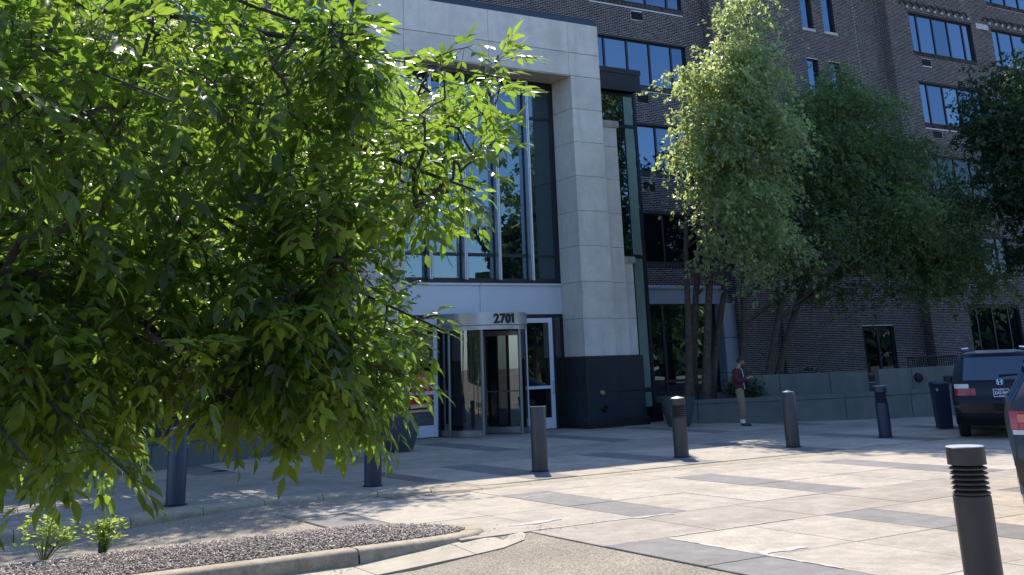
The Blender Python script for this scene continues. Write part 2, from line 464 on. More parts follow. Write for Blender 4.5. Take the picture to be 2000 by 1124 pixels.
slab(plaza, 5.16, 5.83, 11.25, 13.4, CONC_D)
x = 5.3
for xe in [6.6 + 1.5 * k for k in range(19)]:
    slab(plaza, x, xe, 13.72, 14.62 if x > 7.5 else 14.5, CONC_L); x = xe

# sidewalk up to the buildings; its street edge follows the kerb
kerb_line = [(-30, 13.4), (-8, 14.6), (-3, 14.95), (0.5, 15.12), (2.2, 15.22), (3.6, 15.38), (4.6, 15.62), (5.5, 15.76), (6.3, 15.62), (7.0, 15.30), (7.7, 14.98), (8.4, 14.72), (9.2, 14.64), (12, 14.64), (20, 14.64), (34, 14.64)]
kw = 0.36
def offset(line, d):
    out = []
    for i, p in enumerate(line):
        a = Vector(line[max(0, i - 1)]); c = Vector(line[min(len(line) - 1, i + 1)])
        t = (c - a).normalized(); n = Vector((-t.y, t.x))
        out.append((p[0] + n.x * d, p[1] + n.y * d))
    return out
inner = offset(kerb_line, kw)
sidewalk = obj('sidewalk', MB().prism(inner + [(46, 15.0), (46, 40), (-30, 40)], -0.14, -0.011), JOINT, kind='structure')
kerb = obj('kerb', MB().prism(offset(kerb_line, 0.03) + offset(kerb_line, kw - 0.02)[::-1], -0.16, -0.03), JOINT, kind='structure')
def kerb_stone(parent, p, q, ip, iq, zt0, zt1, zb0, zb1):
    # a rounded kerb length between two cross-sections
    b = MB()
    def sec(o, i, zt, zb):
        o = Vector((*o, 0)); i = Vector((*i, 0)); d = i - o
        h = zt - zb
        r = min(0.07, max(0.004, h * 0.5))
        return [o + d * 0.0 + Vector((0, 0, zb)), o + d * (0.02) + Vector((0, 0, zt - r)), o + d * 0.08 + Vector((0, 0, zt - r * 0.3)), o + d * 0.2 + Vector((0, 0, zt)), i + Vector((0, 0, zt)), i + Vector((0, 0, zb))]
    A = sec(p, ip, zt0, zb0); B = sec(q, iq, zt1, zb1)
    k = len(A)
    b.v = [tuple(v) for v in A + B]
    for j in range(k):
        l = (j + 1) % k
        b._q((j, k + j, k + l, l))
    b._q(list(range(k))); b._q([2 * k - 1 - j for j in range(k)])
    return obj('kerb_stone', b, KERB, parent, smooth=True, ang=50)
def resample(line, step):
    pts = [Vector(p) for p in line]; out = [pts[0]]; acc = 0
    for a, c in zip(pts, pts[1:]):
        L = (c - a).length; n = max(1, round(L / step))
        for k in range(1, n + 1): out.append(a.lerp(c, k / n))
    return out
kl = resample(kerb_line[1:], 0.9)
ki = resample(inner[1:], 0.9) if False else [Vector(p) for p in offset([tuple(p) for p in kl], kw)]
for i in range(len(kl) - 1):
    p, q = kl[i], kl[i + 1]
    def zt(p): return 0.012 if p.x < 7.2 else (0.012 - 0.011 * sstep(7.2, 8.4, p.x))
    def zb(p): return -0.13 + 0.10 * sstep(5.5, 7.8, p.x)
    e = (q - p).normalized() * 0.006
    kerb_stone(kerb, p + e, q - e, ki[i] + e, ki[i + 1] - e, zt(p), zt(q), zb(p) - 0.02, zb(q) - 0.02)

def row_clip(y0, y1):
    return y0, y1
for (y0, y1, starts, split, x0) in ((15.10, 18.45, [9.62 + 3.02 * k for k in range(8)], [16.75], 8.6), (20.70, 24.20, [5.95 + 3.06 * k for k in range(8)], [22.4], 2.0)):
    band_row(sidewalk, x0, 33, y0, y1, starts, 0.74, split)
x = 2.0
for xe in [3.2 + 1.5 * k for k in range(20)]:
    slab(sidewalk, x, xe, 18.45, 20.70, CONC_M); slab(sidewalk, x, xe, 24.20, 26.05, CONC_M) ; x = xe
# left part of the walk, in front of the planter
for k, (a, c) in enumerate(zip([-12 + 1.55 * i for i in range(13)], [-12 + 1.55 * i for i in range(1, 14)])):
    slab(sidewalk, a, min(c, 8.6) if c > 8 else c, 16.2, 18.45, CONC_M)
    if c < 2.1: slab(sidewalk, a, min(c, 2.0), 18.45, 21.0, CONC_M)
edge = offset(kerb_line, kw + 0.01)
e2 = [p for p in edge if -12 < p[0] < 8.5]
for k, (p, q) in enumerate(zip(e2, e2[1:])):
    slab(sidewalk, 0, 0, 0, 0, CONC_M, poly=[(p[0] + .005, p[1]), (q[0] - .005, q[1]), (q[0] - .005, 16.19), (p[0] + .005, 16.19)])
slab(sidewalk, 0, 0, 0, 0, CONC_M, poly=[(e2[-1][0] + .005, e2[-1][1]), (8.59, 15.02), (8.59, 16.19), (e2[-1][0] + .005, 16.19)])

b = MB(); b.lathe([(0.0, 0.006), (0.13, 0.006), (0.15, 0.001)], (6.55, 21.35, 0), 20)
tag(obj('drain_cover', b, BLACK, smooth=True), 'small round black drain cover in the shaded sidewalk by the low planter wall', 'drain cover')

# ------------------------------------------------------------------ mulched island with its kerb and gutter
isl = [(-9, 10.25), (-5, 10.45), (-2, 10.58), (0, 10.63), (2, 10.67), (3.4, 10.68), (4.7, 10.69), (5.4, 10.70), (5.85, 10.74), (6.12, 10.83), (6.30, 10.98), (6.40, 11.18), (6.40, 11.40), (6.30, 11.62), (6.12, 11.80), (5.85, 11.95), (5.3, 12.08), (4.2, 12.28), (3.1, 12.42), (1.7, 12.50), (-1, 12.6), (-9, 12.7)]
isl_in = [(p.x, p.y) for p in [Vector(q) for q in offset(isl, 0.24)]]
island = obj('island', MB().prism(offset(isl, 0.02), -0.16, -0.03), SOIL, kind='structure')
pts = [Vector(p) for p in isl]
fine = []
for a, c in zip(pts, pts[1:]):
    n = max(1, int((c - a).length / 1.6 + 0.5))
    for k in range(n): fine.append(a.lerp(c, k / n))
fine.append(pts[-1])
fin_in = [Vector(p) for p in offset([tuple(p) for p in fine], 0.24)]
# stones: join several short cross-sections into one stone between the visible joints
stops = [0]
for i, p in enumerate(fine):
    if i and ((p - fine[stops[-1]]).length > 1.45 or i == len(fine) - 1): stops.append(i)
def kerb_run(parent, secs):
    b = MB(); k = 7
    for o, i, zb in secs:
        o3 = Vector((o.x, o.y, 0)); d = Vector((i.x - o.x, i.y - o.y, 0)); zt = 0.030
        for f, z in ((0.0, zb), (0.05, zt - 0.055), (0.12, zt - 0.022), (0.24, zt - 0.004), (0.40, zt), (1.0, zt - 0.004), (1.0, zb)):
            b.v.append(tuple(o3 + d * f + Vector((0, 0, z))))
    n = len(secs)
    for s in range(n - 1):
        for j in range(k):
            l = (j + 1) % k
            b._q((s * k + j, s * k + k + j, s * k + k + l, s * k + l))
    b._q(list(range(k))); b._q([(n - 1) * k + k - 1 - j for j in range(k)])
    return obj('kerb_stone', b, KERB, parent, smooth=True, ang=60)
for a, c in zip(stops, stops[1:]):
    secs = [(fine[i].copy(), fin_in[i].copy(), road_z(fine[i].x, fine[i].y) - 0.03) for i in range(a, c + 1)]
    e = (secs[1][0] - secs[0][0]).normalized() * 0.010
    secs[0] = (secs[0][0] + e, secs[0][1] + e, secs[0][2])
    e = (secs[-1][0] - secs[-2][0]).normalized() * 0.010
    secs[-1] = (secs[-1][0] - e, secs[-1][1] - e, secs[-1][2])
    kerb_run(island, secs)
gut = [(-9, 9.7), (-2, 10.02), (1, 10.08), (3, 10.10), (4.65, 10.12), (5.55, 10.17), (6.05, 10.20), (6.38, 10.34), (6.53, 10.55), (6.60, 10.80)]
gi = [(p.x, p.y) for p in pts if p.x > -9.1][:12]
poly = gut + [(6.56, 11.1), (6.42, 11.2)] + [(6.40, 11.18), (6.30, 10.98), (6.12, 10.83), (5.85, 10.74), (5.4, 10.70), (3.4, 10.68), (0, 10.63), (-5, 10.45), (-9, 10.25)]
def cutx(poly, xa, xb):
    # clip a polygon to xa<x<xb
    for lim, sg in ((xa, 1), (xb, -1)):
        out = []
        for i in range(len(poly)):
            p, q = poly[i], poly[(i + 1) % len(poly)]
            dp, dq = (p[0] - lim) * sg, (q[0] - lim) * sg
            if dp >= 0: out.append(p)
            if dp * dq < 0:
                t = dp / (dp - dq); out.append((p[0] + (q[0] - p[0]) * t, p[1] + (q[1] - p[1]) * t))
        poly = out
    return poly
gx = [-8.9, -5, -2, 0.6, 2.6, 4.62, 5.72, 6.7]
GUTTER = mat('gutter_concrete', (0.42, 0.36, 0.27), 0.85, var=0.2, scale=3, bump=0.3, bscale=80, obj_var=0.05, stain=((1.2, 1.2, 1), 0.4, (0.24, 0.19, 0.14)))
for a, c in zip(gx, gx[1:]):
    pl = cutx(poly, a + 0.005, c - 0.005)
    if len(pl) > 2:
        obj('gutter_slab', MB().prism(pl, -0.3, lambda x, y: road_z(x, y) + 0.012), GUTTER, island)
# soil mound and wood-chip mulch
def in_poly(x, y, poly):
    c = False; j = len(poly) - 1
    for i in range(len(poly)):
        xi, yi = poly[i]; xj, yj = poly[j]
        if (yi > y) != (yj > y) and x < (xj - xi) * (y - yi) / (yj - yi) + xi: c = not c
        j = i
    return c
core = [(p.x, p.y) for p in fin_in]
def mound(x, y):
    yl = 10.9; yh = 12.3
    t = max(0, min(1, (y - yl) / (yh - yl)))
    return 0.012 + 0.075 * math.sin(math.pi * t) * (1 if x < 5.2 else max(0, (6.2 - x)))
rng = np.random.default_rng(11)
cp = []
while len(cp) < 21000:
    x = 6.3 - abs(rng.normal(0, 2.6)) if rng.random() < 0.75 else rng.uniform(-6, 6.2)
    y = rng.uniform(10.8, 12.55)
    if in_poly(x, y, core): cp.append((x, y, mound(x, y) + rng.uniform(-0.006, 0.022)))
cp = np.array(cp); n = len(cp)
hl = rng.uniform(0.007, 0.027, n); hw = rng.uniform(0.003, 0.008, n); hh = rng.uniform(0.0015, 0.004, n)
yaw = rng.uniform(0, 6.283, n); pit = rng.normal(0, 0.38, n); rol = rng.normal(0, 0.5, n)
ax = np.c_[np.cos(yaw) * np.cos(pit), np.sin(yaw) * np.cos(pit), np.sin(pit)]
sd = np.c_[-np.sin(yaw), np.cos(yaw), np.zeros(n)]; up = np.cross(ax, sd)
sd2 = sd * np.cos(rol)[:, None] + up * np.sin(rol)[:, None]; up2 = np.cross(ax, sd2)
cs = []
for sz in (-1, 1):
    for sx, sy in ((-1, -0.7), (1, -1), (0.9, 1), (-1, 0.8)):
        cs.append(cp + ax * (hl * sx)[:, None] + sd2 * (hw * sy)[:, None] + up2 * (hh * sz)[:, None])
Vc = np.stack(cs, 1).reshape(-1, 3)
fq = np.array([[4, 5, 6, 7], [0, 1, 5, 4], [1, 2, 6, 5], [2, 3, 7, 6], [3, 0, 4, 7]])
lp = (fq[None] + 8 * np.arange(n)[:, None, None]).reshape(-1)
me = npmesh('mulch', Vc, np.full(5 * n, 4), lp, CHIP, np.repeat(rng.beta(1.6, 1.8, n), 5))
o = bpy.data.objects.new('mulch', me); link(o); o['kind'] = 'stuff'
b = MB()
gy = [10.85 + 0.17 * i for i in range(11)]; gxx = [-8.5 + 0.45 * i for i in range(33)] + [6.15]
b.v = [(x, y, mound(x, y) - 0.004) for y in gy for x in gxx]
for j in range(len(gy) - 1):
    for i in range(len(gxx) - 1):
        cx_, cy_ = (gxx[i] + gxx[i + 1]) / 2, (gy[j] + gy[j + 1]) / 2
        if in_poly(cx_, cy_, offset(isl, 0.1)):
            k = j * len(gxx) + i; b._q((k, k + 1, k + 1 + len(gxx), k + len(gxx)))
MULCHBASE = mat('mulch_bed', (0.20, 0.16, 0.14), 0.95, var=0.5, scale=30)
obj('mulch_bed', b, MULCHBASE, island, smooth=True)

# ------------------------------------------------------------------ brick building
bld = thing('brick_building', 'long dark brown brick building with blue ribbon windows behind the pale stone entrance', 'building', (20, 36, 0))
class Bricks:
    def __init__(s): s.c = []; s.h = []; s.n = []; s.u = []; s.r = []
    def add(s, c, hu, hz, u, nrm, r):
        s.c.append(c); s.h.append((hu, hz)); s.u.append(u); s.n.append(nrm); s.r.append(r)
BR = Bricks()
CH, BL, JT = 0.0677, 0.203, 0.0135
br = random.Random(3)
def brick_field(o, u, nrm, w, z0, z1, holes=(), soldier=()):
    # o: base corner of the wall plane; u: unit run; holes (u0,u1,z0,z1); soldier rows (u0,u1,z)
    k0 = int(math.ceil(z0 / CH)); k = k0
    sol = [(a, c, z, z + 0.203) for a, c, z in soldier]
    allh = list(holes) + sol
    while (k + 1) * CH <= z1 + 1e-6:
        za = k * CH; zb = za + CH - JT
        x = -(BL + JT) * (0.5 if k % 2 else 0.0)
        cuts = sorted([(a, c) for a, c, p, q in allh if p < zb - 0.004 and q > za + 0.004])
        while x < w:
            a, c = max(x, 0), min(x + BL, w)
            segs = [(a, c)] if c - a > 0.03 else []
            for ha, hc in cuts:
                ns = []
                for sa, sc in segs:
                    if hc <= sa or ha >= sc: ns.append((sa, sc)); continue
                    if ha - sa > 0.03: ns.append((sa, ha))
                    if sc - hc > 0.03: ns.append((hc, sc))
                segs = ns
            for sa, sc in segs:
                m = (sa + sc) / 2
                BR.add((o[0] + u[0] * m, o[1] + u[1] * m, (za + zb) / 2), (sc - sa) / 2, (zb - za) / 2, u, nrm, br.random())
            x += BL + JT
        k += 1
    for a, c, z, zt in sol:
        x = a
        while x + 0.057 <= c:
            m = x + 0.0285
            BR.add((o[0] + u[0] * m, o[1] + u[1] * m, z + 0.1015), 0.0285, 0.099, u, nrm, br.random() * 0.8)
            x += 0.0677
def wall_plane(b, o, u, nrm, w, z0, z1, holes, depth=0.16):
    xs = sorted({0, w, *[min(max(h[i], 0), w) for h in holes for i in (0, 1)]})
    zs = sorted({z0, z1, *[min(max(h[i], z0), z1) for h in holes for i in (2, 3)]})
    P = lambda s, z, d=0.0: (o[0] + u[0] * s - nrm[0] * d, o[1] + u[1] * s - nrm[1] * d, z)
    for i in range(len(xs) - 1):
        for j in range(len(zs) - 1):
            cx, cz = (xs[i] + xs[i + 1]) / 2, (zs[j] + zs[j + 1]) / 2
            if any(h[0] < cx < h[1] and h[2] < cz < h[3] for h in holes): continue
            b.face([P(xs[i], zs[j]), P(xs[i + 1], zs[j]), P(xs[i + 1], zs[j + 1]), P(xs[i], zs[j + 1])])
    b.mat(1)
    for a, c, p, q in holes:
        b.face([P(a, p), P(a, q), P(a, q, depth), P(a, p, depth)][::-1])
        b.face([P(c, p), P(c, q), P(c, q, depth), P(c, p, depth)])
        b.face([P(a, p), P(c, p), P(c, p, depth), P(a, p, depth)][::-1])
        b.face([P(a, q), P(c, q), P(c, q, depth), P(a, q, depth)])
    b.mat(0)
def window(parent, D, x0, x1, z0, z1, mull, trans=(), dep=0.10, glass=BLUEGLASS, fr=0.05, name='window', mw=0.035, framemat=None, brickwall=False):
    y0, y1 = D + dep, D + dep + 0.07
    b = MB()
    b.box(x0, x1, y0, y1, z0, z0 + fr); b.box(x0, x1, y0, y1, z1 - fr, z1)
    b.box(x0, x0 + fr, y0 + .002, y1, z0 + fr, z1 - fr); b.box(x1 - fr, x1, y0 + .002, y1, z0 + fr, z1 - fr)
    if brickwall:
        lb = MB(); lb.box(x0 - .06, x1 + .06, D - 0.013, D + 0.03, z1 - .006, z1 + 0.075); obj('lintel', lb, BRICKREVEAL, parent)
        lb = MB(); lb.box(x0 - .03, x1 + .03, D - 0.02, D + 0.06, z0 - 0.03, z0 + .004); obj('window_sill', lb, BRICKREVEAL, parent)
    for m in mull: b.box(m - mw, m + mw, y0 - 0.012, y1, z0 + fr, z1 - fr)
    ms = [x0 + fr] + list(mull) + [x1 - fr]
    for t in trans:
        for i in range(len(ms) - 1):
            b.box(ms[i] + (mw if i else 0), ms[i + 1] - (mw if i < len(ms) - 2 else 0), y0 + .004, y1, t - mw, t + mw)
    w = obj(name, b, framemat or DARKMETAL, parent)
    zs = [z0 + fr] + list(trans) + [z1 - fr]
    for i in range(len(ms) - 1):
        for j in range(len(zs) - 1):
            xa = ms[i] + (mw if i else 0); xb = ms[i + 1] - (mw if i < len(ms) - 2 else 0)
            za = zs[j] + (mw if j else 0); zb = zs[j + 1] - (mw if j < len(zs) - 2 else 0)
            tl = random.uniform(-0.0016, 0.0016); tz = random.uniform(-0.0012, 0.0012)
            pb = MB(); ym = D + dep + 0.035
            c = [(xa, ym + tl, za), (xb, ym - tl, za), (xb, ym - tl + tz, zb), (xa, ym + tl + tz, zb)]
            pb.face(c)
            pb.face([(x, y + 0.012, z) for x, y, z in c[::-1]])
            obj('pane', pb, random.choice((BLUEGLASS, BLUEGLASS, BLUEGLASS_B, BLUEGLASS_C)) if glass is BLUEGLASS else glass, w)
    return w

FL = 3.40
LW, CW, RW = 32.0, 31.5, 31.0
# ---- left wing: plane Y=32, X -14..29.3, roof 17.1 (the part behind the portal is hidden)
lw0, lw1 = -14.0, 29.30
lw_holes = []; wins = []
for k in range(-5, 2):
    a = 23.56 + 6.12 * k
    if k == 1: continue
    for f in range(1, 5):
        zt = 3.57 + FL * f
        zb = zt - 1.82
        if f == 4: zb, zt = 15.36, 16.72
        wins.append((LW, a, a + 4.69, zb, zt)); lw_holes.append((a - lw0, a + 4.69 - lw0, zb, zt))
gl = (20.75, 28.62, 0.0, 4.28)
lw_holes.append((gl[0] - lw0, gl[1] + 0.85 - lw0, 0.0, 4.28))
ven = []
for k in (-5, -4, -3, -2, -1, 0):
    for f in (2, 3, 4):
        a = 25.57 + 6.12 * k; z = 14.64 - FL * (4 - f)
        ven.append((LW, a, a + 0.56, z, z + 0.335)); lw_holes.append((a - lw0, a + 0.56 - lw0, z, z + 0.335))
sold = [(h[0] - 0.02, h[1] + 0.02, h[2] - 0.215) for h in lw_holes if h[1] - h[0] > 4 and h[2] > 4.5]
b = MB(); wall_plane(b, (lw0, LW, 0), (1, 0, 0), (0, -1, 0), lw1 - lw0, 0, 17.1, lw_holes)
b.face([(lw0, LW, 17.1), (lw1, LW, 17.1), (lw1, 52, 17.1), (lw0, 52, 17.1)])
obj('wall', b, [MORTAR, BRICKREVEAL], bld)
vis_l = 0.0
hid = (10.9 - lw0, 18.9 - lw0, 0.0, 11.0)      # the entrance building stands against this part
brick_field((lw0 + 6, LW, 0), (1, 0, 0), (0, -1, 0), lw1 - lw0 - 6, 0.0, 17.05, [(a - 6, c - 6, p, q) for a, c, p, q in lw_holes + [hid]], [(a - 6, c - 6, z) for a, c, z in sold if a > 6])
# ---- centre tower: plane Y=31.5, X 29.3..39.72, 26 high; its left return
ct0, ct1 = 29.30, 39.72
ct_holes = []
nar = []
for f in (2, 3, 4, 5):
    zb = 15.37 - FL * (4 - f)
    for a, c in ((34.66, 35.36), (36.02, 36.75)):
        nar.append((CW, a, c, zb, zb + 2.0)); ct_holes.append((a - ct0, c - ct0, zb, zb + 2.0))
door_h = (36.0, 37.9, 0.55, 2.73)
ct_holes.append((door_h[0] - ct0, door_h[1] - ct0, door_h[2], door_h[3]))
b = MB(); wall_plane(b, (ct0, CW, 0), (1, 0, 0), (0, -1, 0), ct1 - ct0, 0, 26, ct_holes, 0.2)
b.face([(ct0, CW, 0), (ct0, CW, 26), (ct0, 45, 26), (ct0, 45, 0)])
b.face([(ct1, CW, 17), (ct1, 45, 17), (ct1, 45, 26), (ct1, CW, 26)])
b.face([(ct0, CW, 26), (ct1, CW, 26), (ct1, 45, 26), (ct0, 45, 26)])
obj('wall', b, [MORTAR, BRICKREVEAL], bld)
joints = [(32.92 - ct0, 32.97 - ct0, 0, 26), (34.02 - ct0, 34.05 - ct0, 4, 26), (38.0 - ct0, 38.03 - ct0, 4, 26), (38.55 - ct0, 38.59 - ct0, 4, 26)]
brick_field((ct0, CW, 0), (1, 0, 0), (0, -1, 0), ct1 - ct0, 0, 19.5, ct_holes + joints)
b = MB()
for a, c, p, q in joints: b.box(ct0 + a + .003, ct0 + c - .003, CW - 0.002, CW + 0.01, p, q)
obj('control_joint', b, BRICKREVEAL, bld)['kind'] = 'stuff'
brick_field((ct0, LW, 0), (0, -1, 0), (-1, 0, 0), LW - CW, 0, 19.5)
# a shallow pier on the tower's left corner at street level and up
b = MB(); b.box(31.42, 32.88, CW - 0.14, CW, 0, 19.5); obj('pier', b, MORTAR, bld)
brick_field((31.42, CW - 0.14, 0), (1, 0, 0), (0, -1, 0), 1.46, 0, 19.5)
brick_field((31.42, CW, 0), (0, -1, 0), (-1, 0, 0), 0.14, 0, 19.5)
# ---- right wing: plane Y=31, X 39.72..78, roof 21
rw0, rw1 = 39.72, 76.0
rw_holes = []; rwins = []
for k in range(0, 5):
    a = 41.29 + 6.17 * k
    for zb, zt in ((1.2, 3.45), (4.84, 6.50), (8.36, 10.05), (11.57, 13.47), (14.97, 16.85), (18.3, 19.9)):
        aa = a + (1.0 if zb < 5 else 0)
        rwins.append((RW, aa, a + 4.6, zb, zt)); rw_holes.append((aa - rw0, a + 4.6 - rw0, zb, zt))
    for zc in (14.33, 10.9):
        ven.append((RW, a + 0.46, a + 1.1, zc, zc + 0.33)); rw_holes.append((a + 0.46 - rw0, a + 1.1 - rw0, zc, zc + 0.33))
b = MB(); wall_plane(b, (rw0, RW, 0), (1, 0, 0), (0, -1, 0), rw1 - rw0, 0, 20.4, rw_holes)
b.face([(rw0, RW, 0), (rw0, RW, 20.4), (rw0, 45, 20.4), (rw0, 45, 0)])
b.face([(rw0, RW, 20.4), (rw1, RW, 20.4), (rw1, 45, 20.4), (rw0, 45, 20.4)])
obj('wall', b, [MORTAR, BRICKREVEAL], bld)
brick_field((rw0, RW, 0), (1, 0, 0), (0, -1, 0), 19.5, 0, 19.0, [(h[0], h[1], h[2], h[3]) for h in rw_holes], [(h[0], h[1], h[2] - 0.215) for h in rw_holes if h[1] - h[0] > 2 and h[0] < 15])
brick_field((rw0, CW, 0), (0, -1, 0), (-1, 0, 0), CW - RW, 0, 19.5)
# the bricks themselves: past counting, one piece of the building
c = np.array(BR.c); n = len(c); hu = np.array(BR.h)
U = np.array(BR.u, float); N = np.array(BR.n, float)
rr = np.array(BR.r)
pr = 0.004 + 0.003 * np.random.default_rng(2).random(n)
Z = np.array([0, 0, 1.0])
def corner(su, sz, out, sh=1.0):
    return c + U * (hu[:, :1] * su * sh) + Z * (hu[:, 1:] * sz * sh) + N * (out[:, None] if hasattr(out, '__len__') else out)
cor = [corner(-1, -1, -0.004), corner(1, -1, -0.004), corner(1, 1, -0.004), corner(-1, 1, -0.004)] + [corner(-1, -1, pr), corner(1, -1, pr), corner(1, 1, pr), corner(-1, 1, pr)]
Vb = np.stack(cor, 1).reshape(-1, 3)
fb = np.array([[4, 5, 6, 7], [0, 1, 5, 4], [1, 2, 6, 5], [2, 3, 7, 6], [3, 0, 4, 7]])
me = npmesh('brickwork', Vb, np.full(5 * n, 4), (fb[None] + 8 * np.arange(n)[:, None, None]).reshape(-1), BRICK, np.repeat(rr, 5))
o = bpy.data.objects.new('brickwork', me); link(o, bld); o['kind'] = 'stuff'
print('bricks', n)
for D, x0, x1, z0, z1 in wins + rwins:
    w4 = (x1 - x0)
    if w4 > 4: ml = [x0 + 0.64 + 1.115 * i for i in range(4)]
    else: ml = [x0 + 0.64 + 1.115 * i for i in range(3)]
    window(bld, D, x0, x1, z0, z1, ml, glass=BLUEGLASS if z0 > 9 or x0 < 30 and z0 > 7.5 else DIMREFLGLASS, brickwall=True)  # lower panes get their dark tree reflection from the material
for D, x0, x1, z0, z1 in nar:
    window(bld, D, x0, x1, z0, z1, [], dep=0.13)
    b = MB(); b.bevbox(x0 - 0.04, x1 + 0.06, D - 0.05, D + 0.12, z0 - 0.13, z0 - 0.003, 0.012); obj('window_sill', b, SILL, bld)
for D, x0, x1, z0, z1 in ven:
    b = MB(); b.box(x0, x1, D + 0.035, D + 0.13, z0, z1)
    for i in range(6): b.box(x0 + 0.02, x1 - 0.02, D + 0.005, D + 0.035, z0 + 0.02 + 0.05 * i, z0 + 0.045 + 0.05 * i)
    obj('vent_grille', b, BLACK, bld)
# corbel arches above the top windows of the right wing, each with its little bracket
for k in range(0, 3):
    for i in range(10):
        xc = 40.95 + 6.17 * k + 0.50 * i; zc = 17.18
        b = MB(); r0, r1 = 0.19, 0.26; yb = RW - 0.06
        ang = [math.pi * t / 8 for t in range(9)]
        for t0, t1 in zip(ang, ang[1:]):
            P = lambda r, t, y: (xc + r * math.cos(t), y, zc + r * math.sin(t))
            b.face([P(r0, t0, yb), P(r0, t1, yb), P(r1, t1, yb), P(r1, t0, yb)][::-1])
            b.face([P(r0, t0, yb), P(r0, t1, yb), P(r0, t1, RW + .01), P(r0, t0, RW + .01)])
            b.face([P(r1, t0, yb), P(r1, t1, yb), P(r1, t1, RW + .01), P(r1, t0, RW + .01)][::-1])
        obj('corbel_arch', b, rnd_mat('arch_brick', [(0, (0.05, 0.036, 0.036)), (1, (0.09, 0.06, 0.055))]) if k == 0 and i == 0 else bpy.data.materials['arch_brick'], bld)
        b = MB(); b.bevbox(xc + 0.195, xc + 0.305, RW - 0.09, RW, zc - 0.13, zc - 0.002, 0.01); obj('corbel_bracket', b, SILL, bld)
b = MB(); b.bevbox(46.25, 47.2, RW - 0.05, RW, 16.72, 17.0, 0.01); obj('stone_block', b, SILL, bld)
b = MB(); b.bevbox(46.1, 47.1, RW - 0.06, RW, 7.95, 8.3, 0.02); obj('stone_block', b, SILL, bld)
b = MB(); b.bevbox(39.9, 41.2, RW - 0.10, RW, 8.0, 8.33, 0.03); obj('stone_block', b, SILL, bld)
# street entrance at the left wing: glazing under a pale band, pale column
b = MB(); b.box(gl[0], 29.5, LW - 0.05, LW + 0.10, 3.66, 4.28); b.box(gl[0], 29.5, LW - 0.10, LW - 0.05, 4.20, 4.28)
obj('spandrel_band', b, STREETPANEL, bld)
window(bld, LW, gl[0], 28.62, 0.55, 3.66, [21.9, 23.0, 24.15, 25.3, 26.08, 27.2], [0.95], dep=0.05, glass=LOBBYGLASS, mw=0.05)
b = MB(); b.box(gl[0], 28.62, LW, LW + 0.3, 0, 0.55); obj('sill_wall', b, BLACK, bld)
b = MB(); b.bevbox(28.65, 29.45, LW - 0.35, LW + 0.25, 0, 1.15, 0.02); b.bevbox(28.65, 29.45, LW - 0.35, LW + 0.25, 1.17, 2.4, 0.02); b.bevbox(28.65, 29.45, LW - 0.35, LW + 0.25, 2.42, 3.66, 0.02)
obj('column', b, STREETPANEL, bld)
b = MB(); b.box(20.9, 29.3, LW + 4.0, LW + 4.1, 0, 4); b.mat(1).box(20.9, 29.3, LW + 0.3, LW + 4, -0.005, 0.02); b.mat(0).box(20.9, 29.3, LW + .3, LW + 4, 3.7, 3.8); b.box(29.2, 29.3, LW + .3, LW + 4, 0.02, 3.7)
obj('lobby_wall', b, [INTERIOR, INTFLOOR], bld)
WARM = mat('warm_brown_reflection', (0.28, 0.12, 0.04), 0.5, var=0.2, scale=3)
b = MB(); b.bevbox(24.3, 27.6, LW + 3.6, LW + 3.9, 1.7, 3.3, 0.01); obj('reflection_panel', b, WARM, bld)  # brown panel added inside to imitate a warm reflection in the glazing
# dark door in the tower
b = MB(); b.box(36.0, 37.9, CW + 0.12, CW + 0.16, 0.55, 2.73)
for xx in (36.0, 36.9, 37.78): b.box(xx, xx + 0.12, CW + 0.06, CW + 0.12, 0.55, 2.73)
d = obj('door', b, BLACK, bld)
b = MB(); b.box(36.15, 36.88, CW + 0.10, CW + 0.115, 0.8, 2.55); obj('pane', b, DIMREFLGLASS, d)
b = MB(); b.box(37.05, 37.75, CW + 0.10, CW + 0.115, 0.8, 2.55); obj('pane', b, DIMREFLGLASS, d)
# ------------------------------------------------------------------ entrance building (pale stone portal)
ent = thing('entrance_building', 'pale limestone entrance portal with tall glass front and revolving door below', 'building', (14.95, 25.1, 0))
PY, WY = 25.1, 26.15
XL0, XL1, XR0, XR1 = 11.12, 12.22, 17.64, 18.71
def block(name, x0, x1, y0, y1, z0, z1, m, g=0.005, c=0.004):
    b = MB(); b.bevbox(x0 + g, x1 - g, y0, y1, z0 + g, z1, c)
    return obj(name, b, m, ent)
zs = [1.86, 2.86, 3.85, 4.84, 5.82, 6.81, 7.80, 8.78, 9.77]
# backing behind the recessed joints
JST = mat('stone_joint', (0.20, 0.19, 0.18), 0.9)
b = MB()
for x0, x1 in ((XL0, XL1), (XR0, XR1)): b.box(x0 + .03, x1 - .03, PY + .03, WY + 0.25, 0, 11.4)
b.box(XL1 - .03, XR0 + .03, PY + .03, WY + 0.25, 9.80, 11.4)
b.box(XR1 - .03, 19.36, 25.36, WY - .1, 0, 8.5); b.box(19.36, 19.76, 25.5, WY - .1, 0, 4.5)
b.box(10.46, XL0 + .03, 25.36, WY - .1, 0, 8.5); b.box(10.06, 10.46, 25.5, WY - .1, 0, 4.5)
obj('core_wall', b, JST, ent)
for x0, x1 in ((XL0, XL1), (XR0, XR1)):
    for a, c in zip(zs, zs[1:]):
        block('stone_panel', x0, x1, PY, WY - 0.02, a, c - 0.006, STONE)
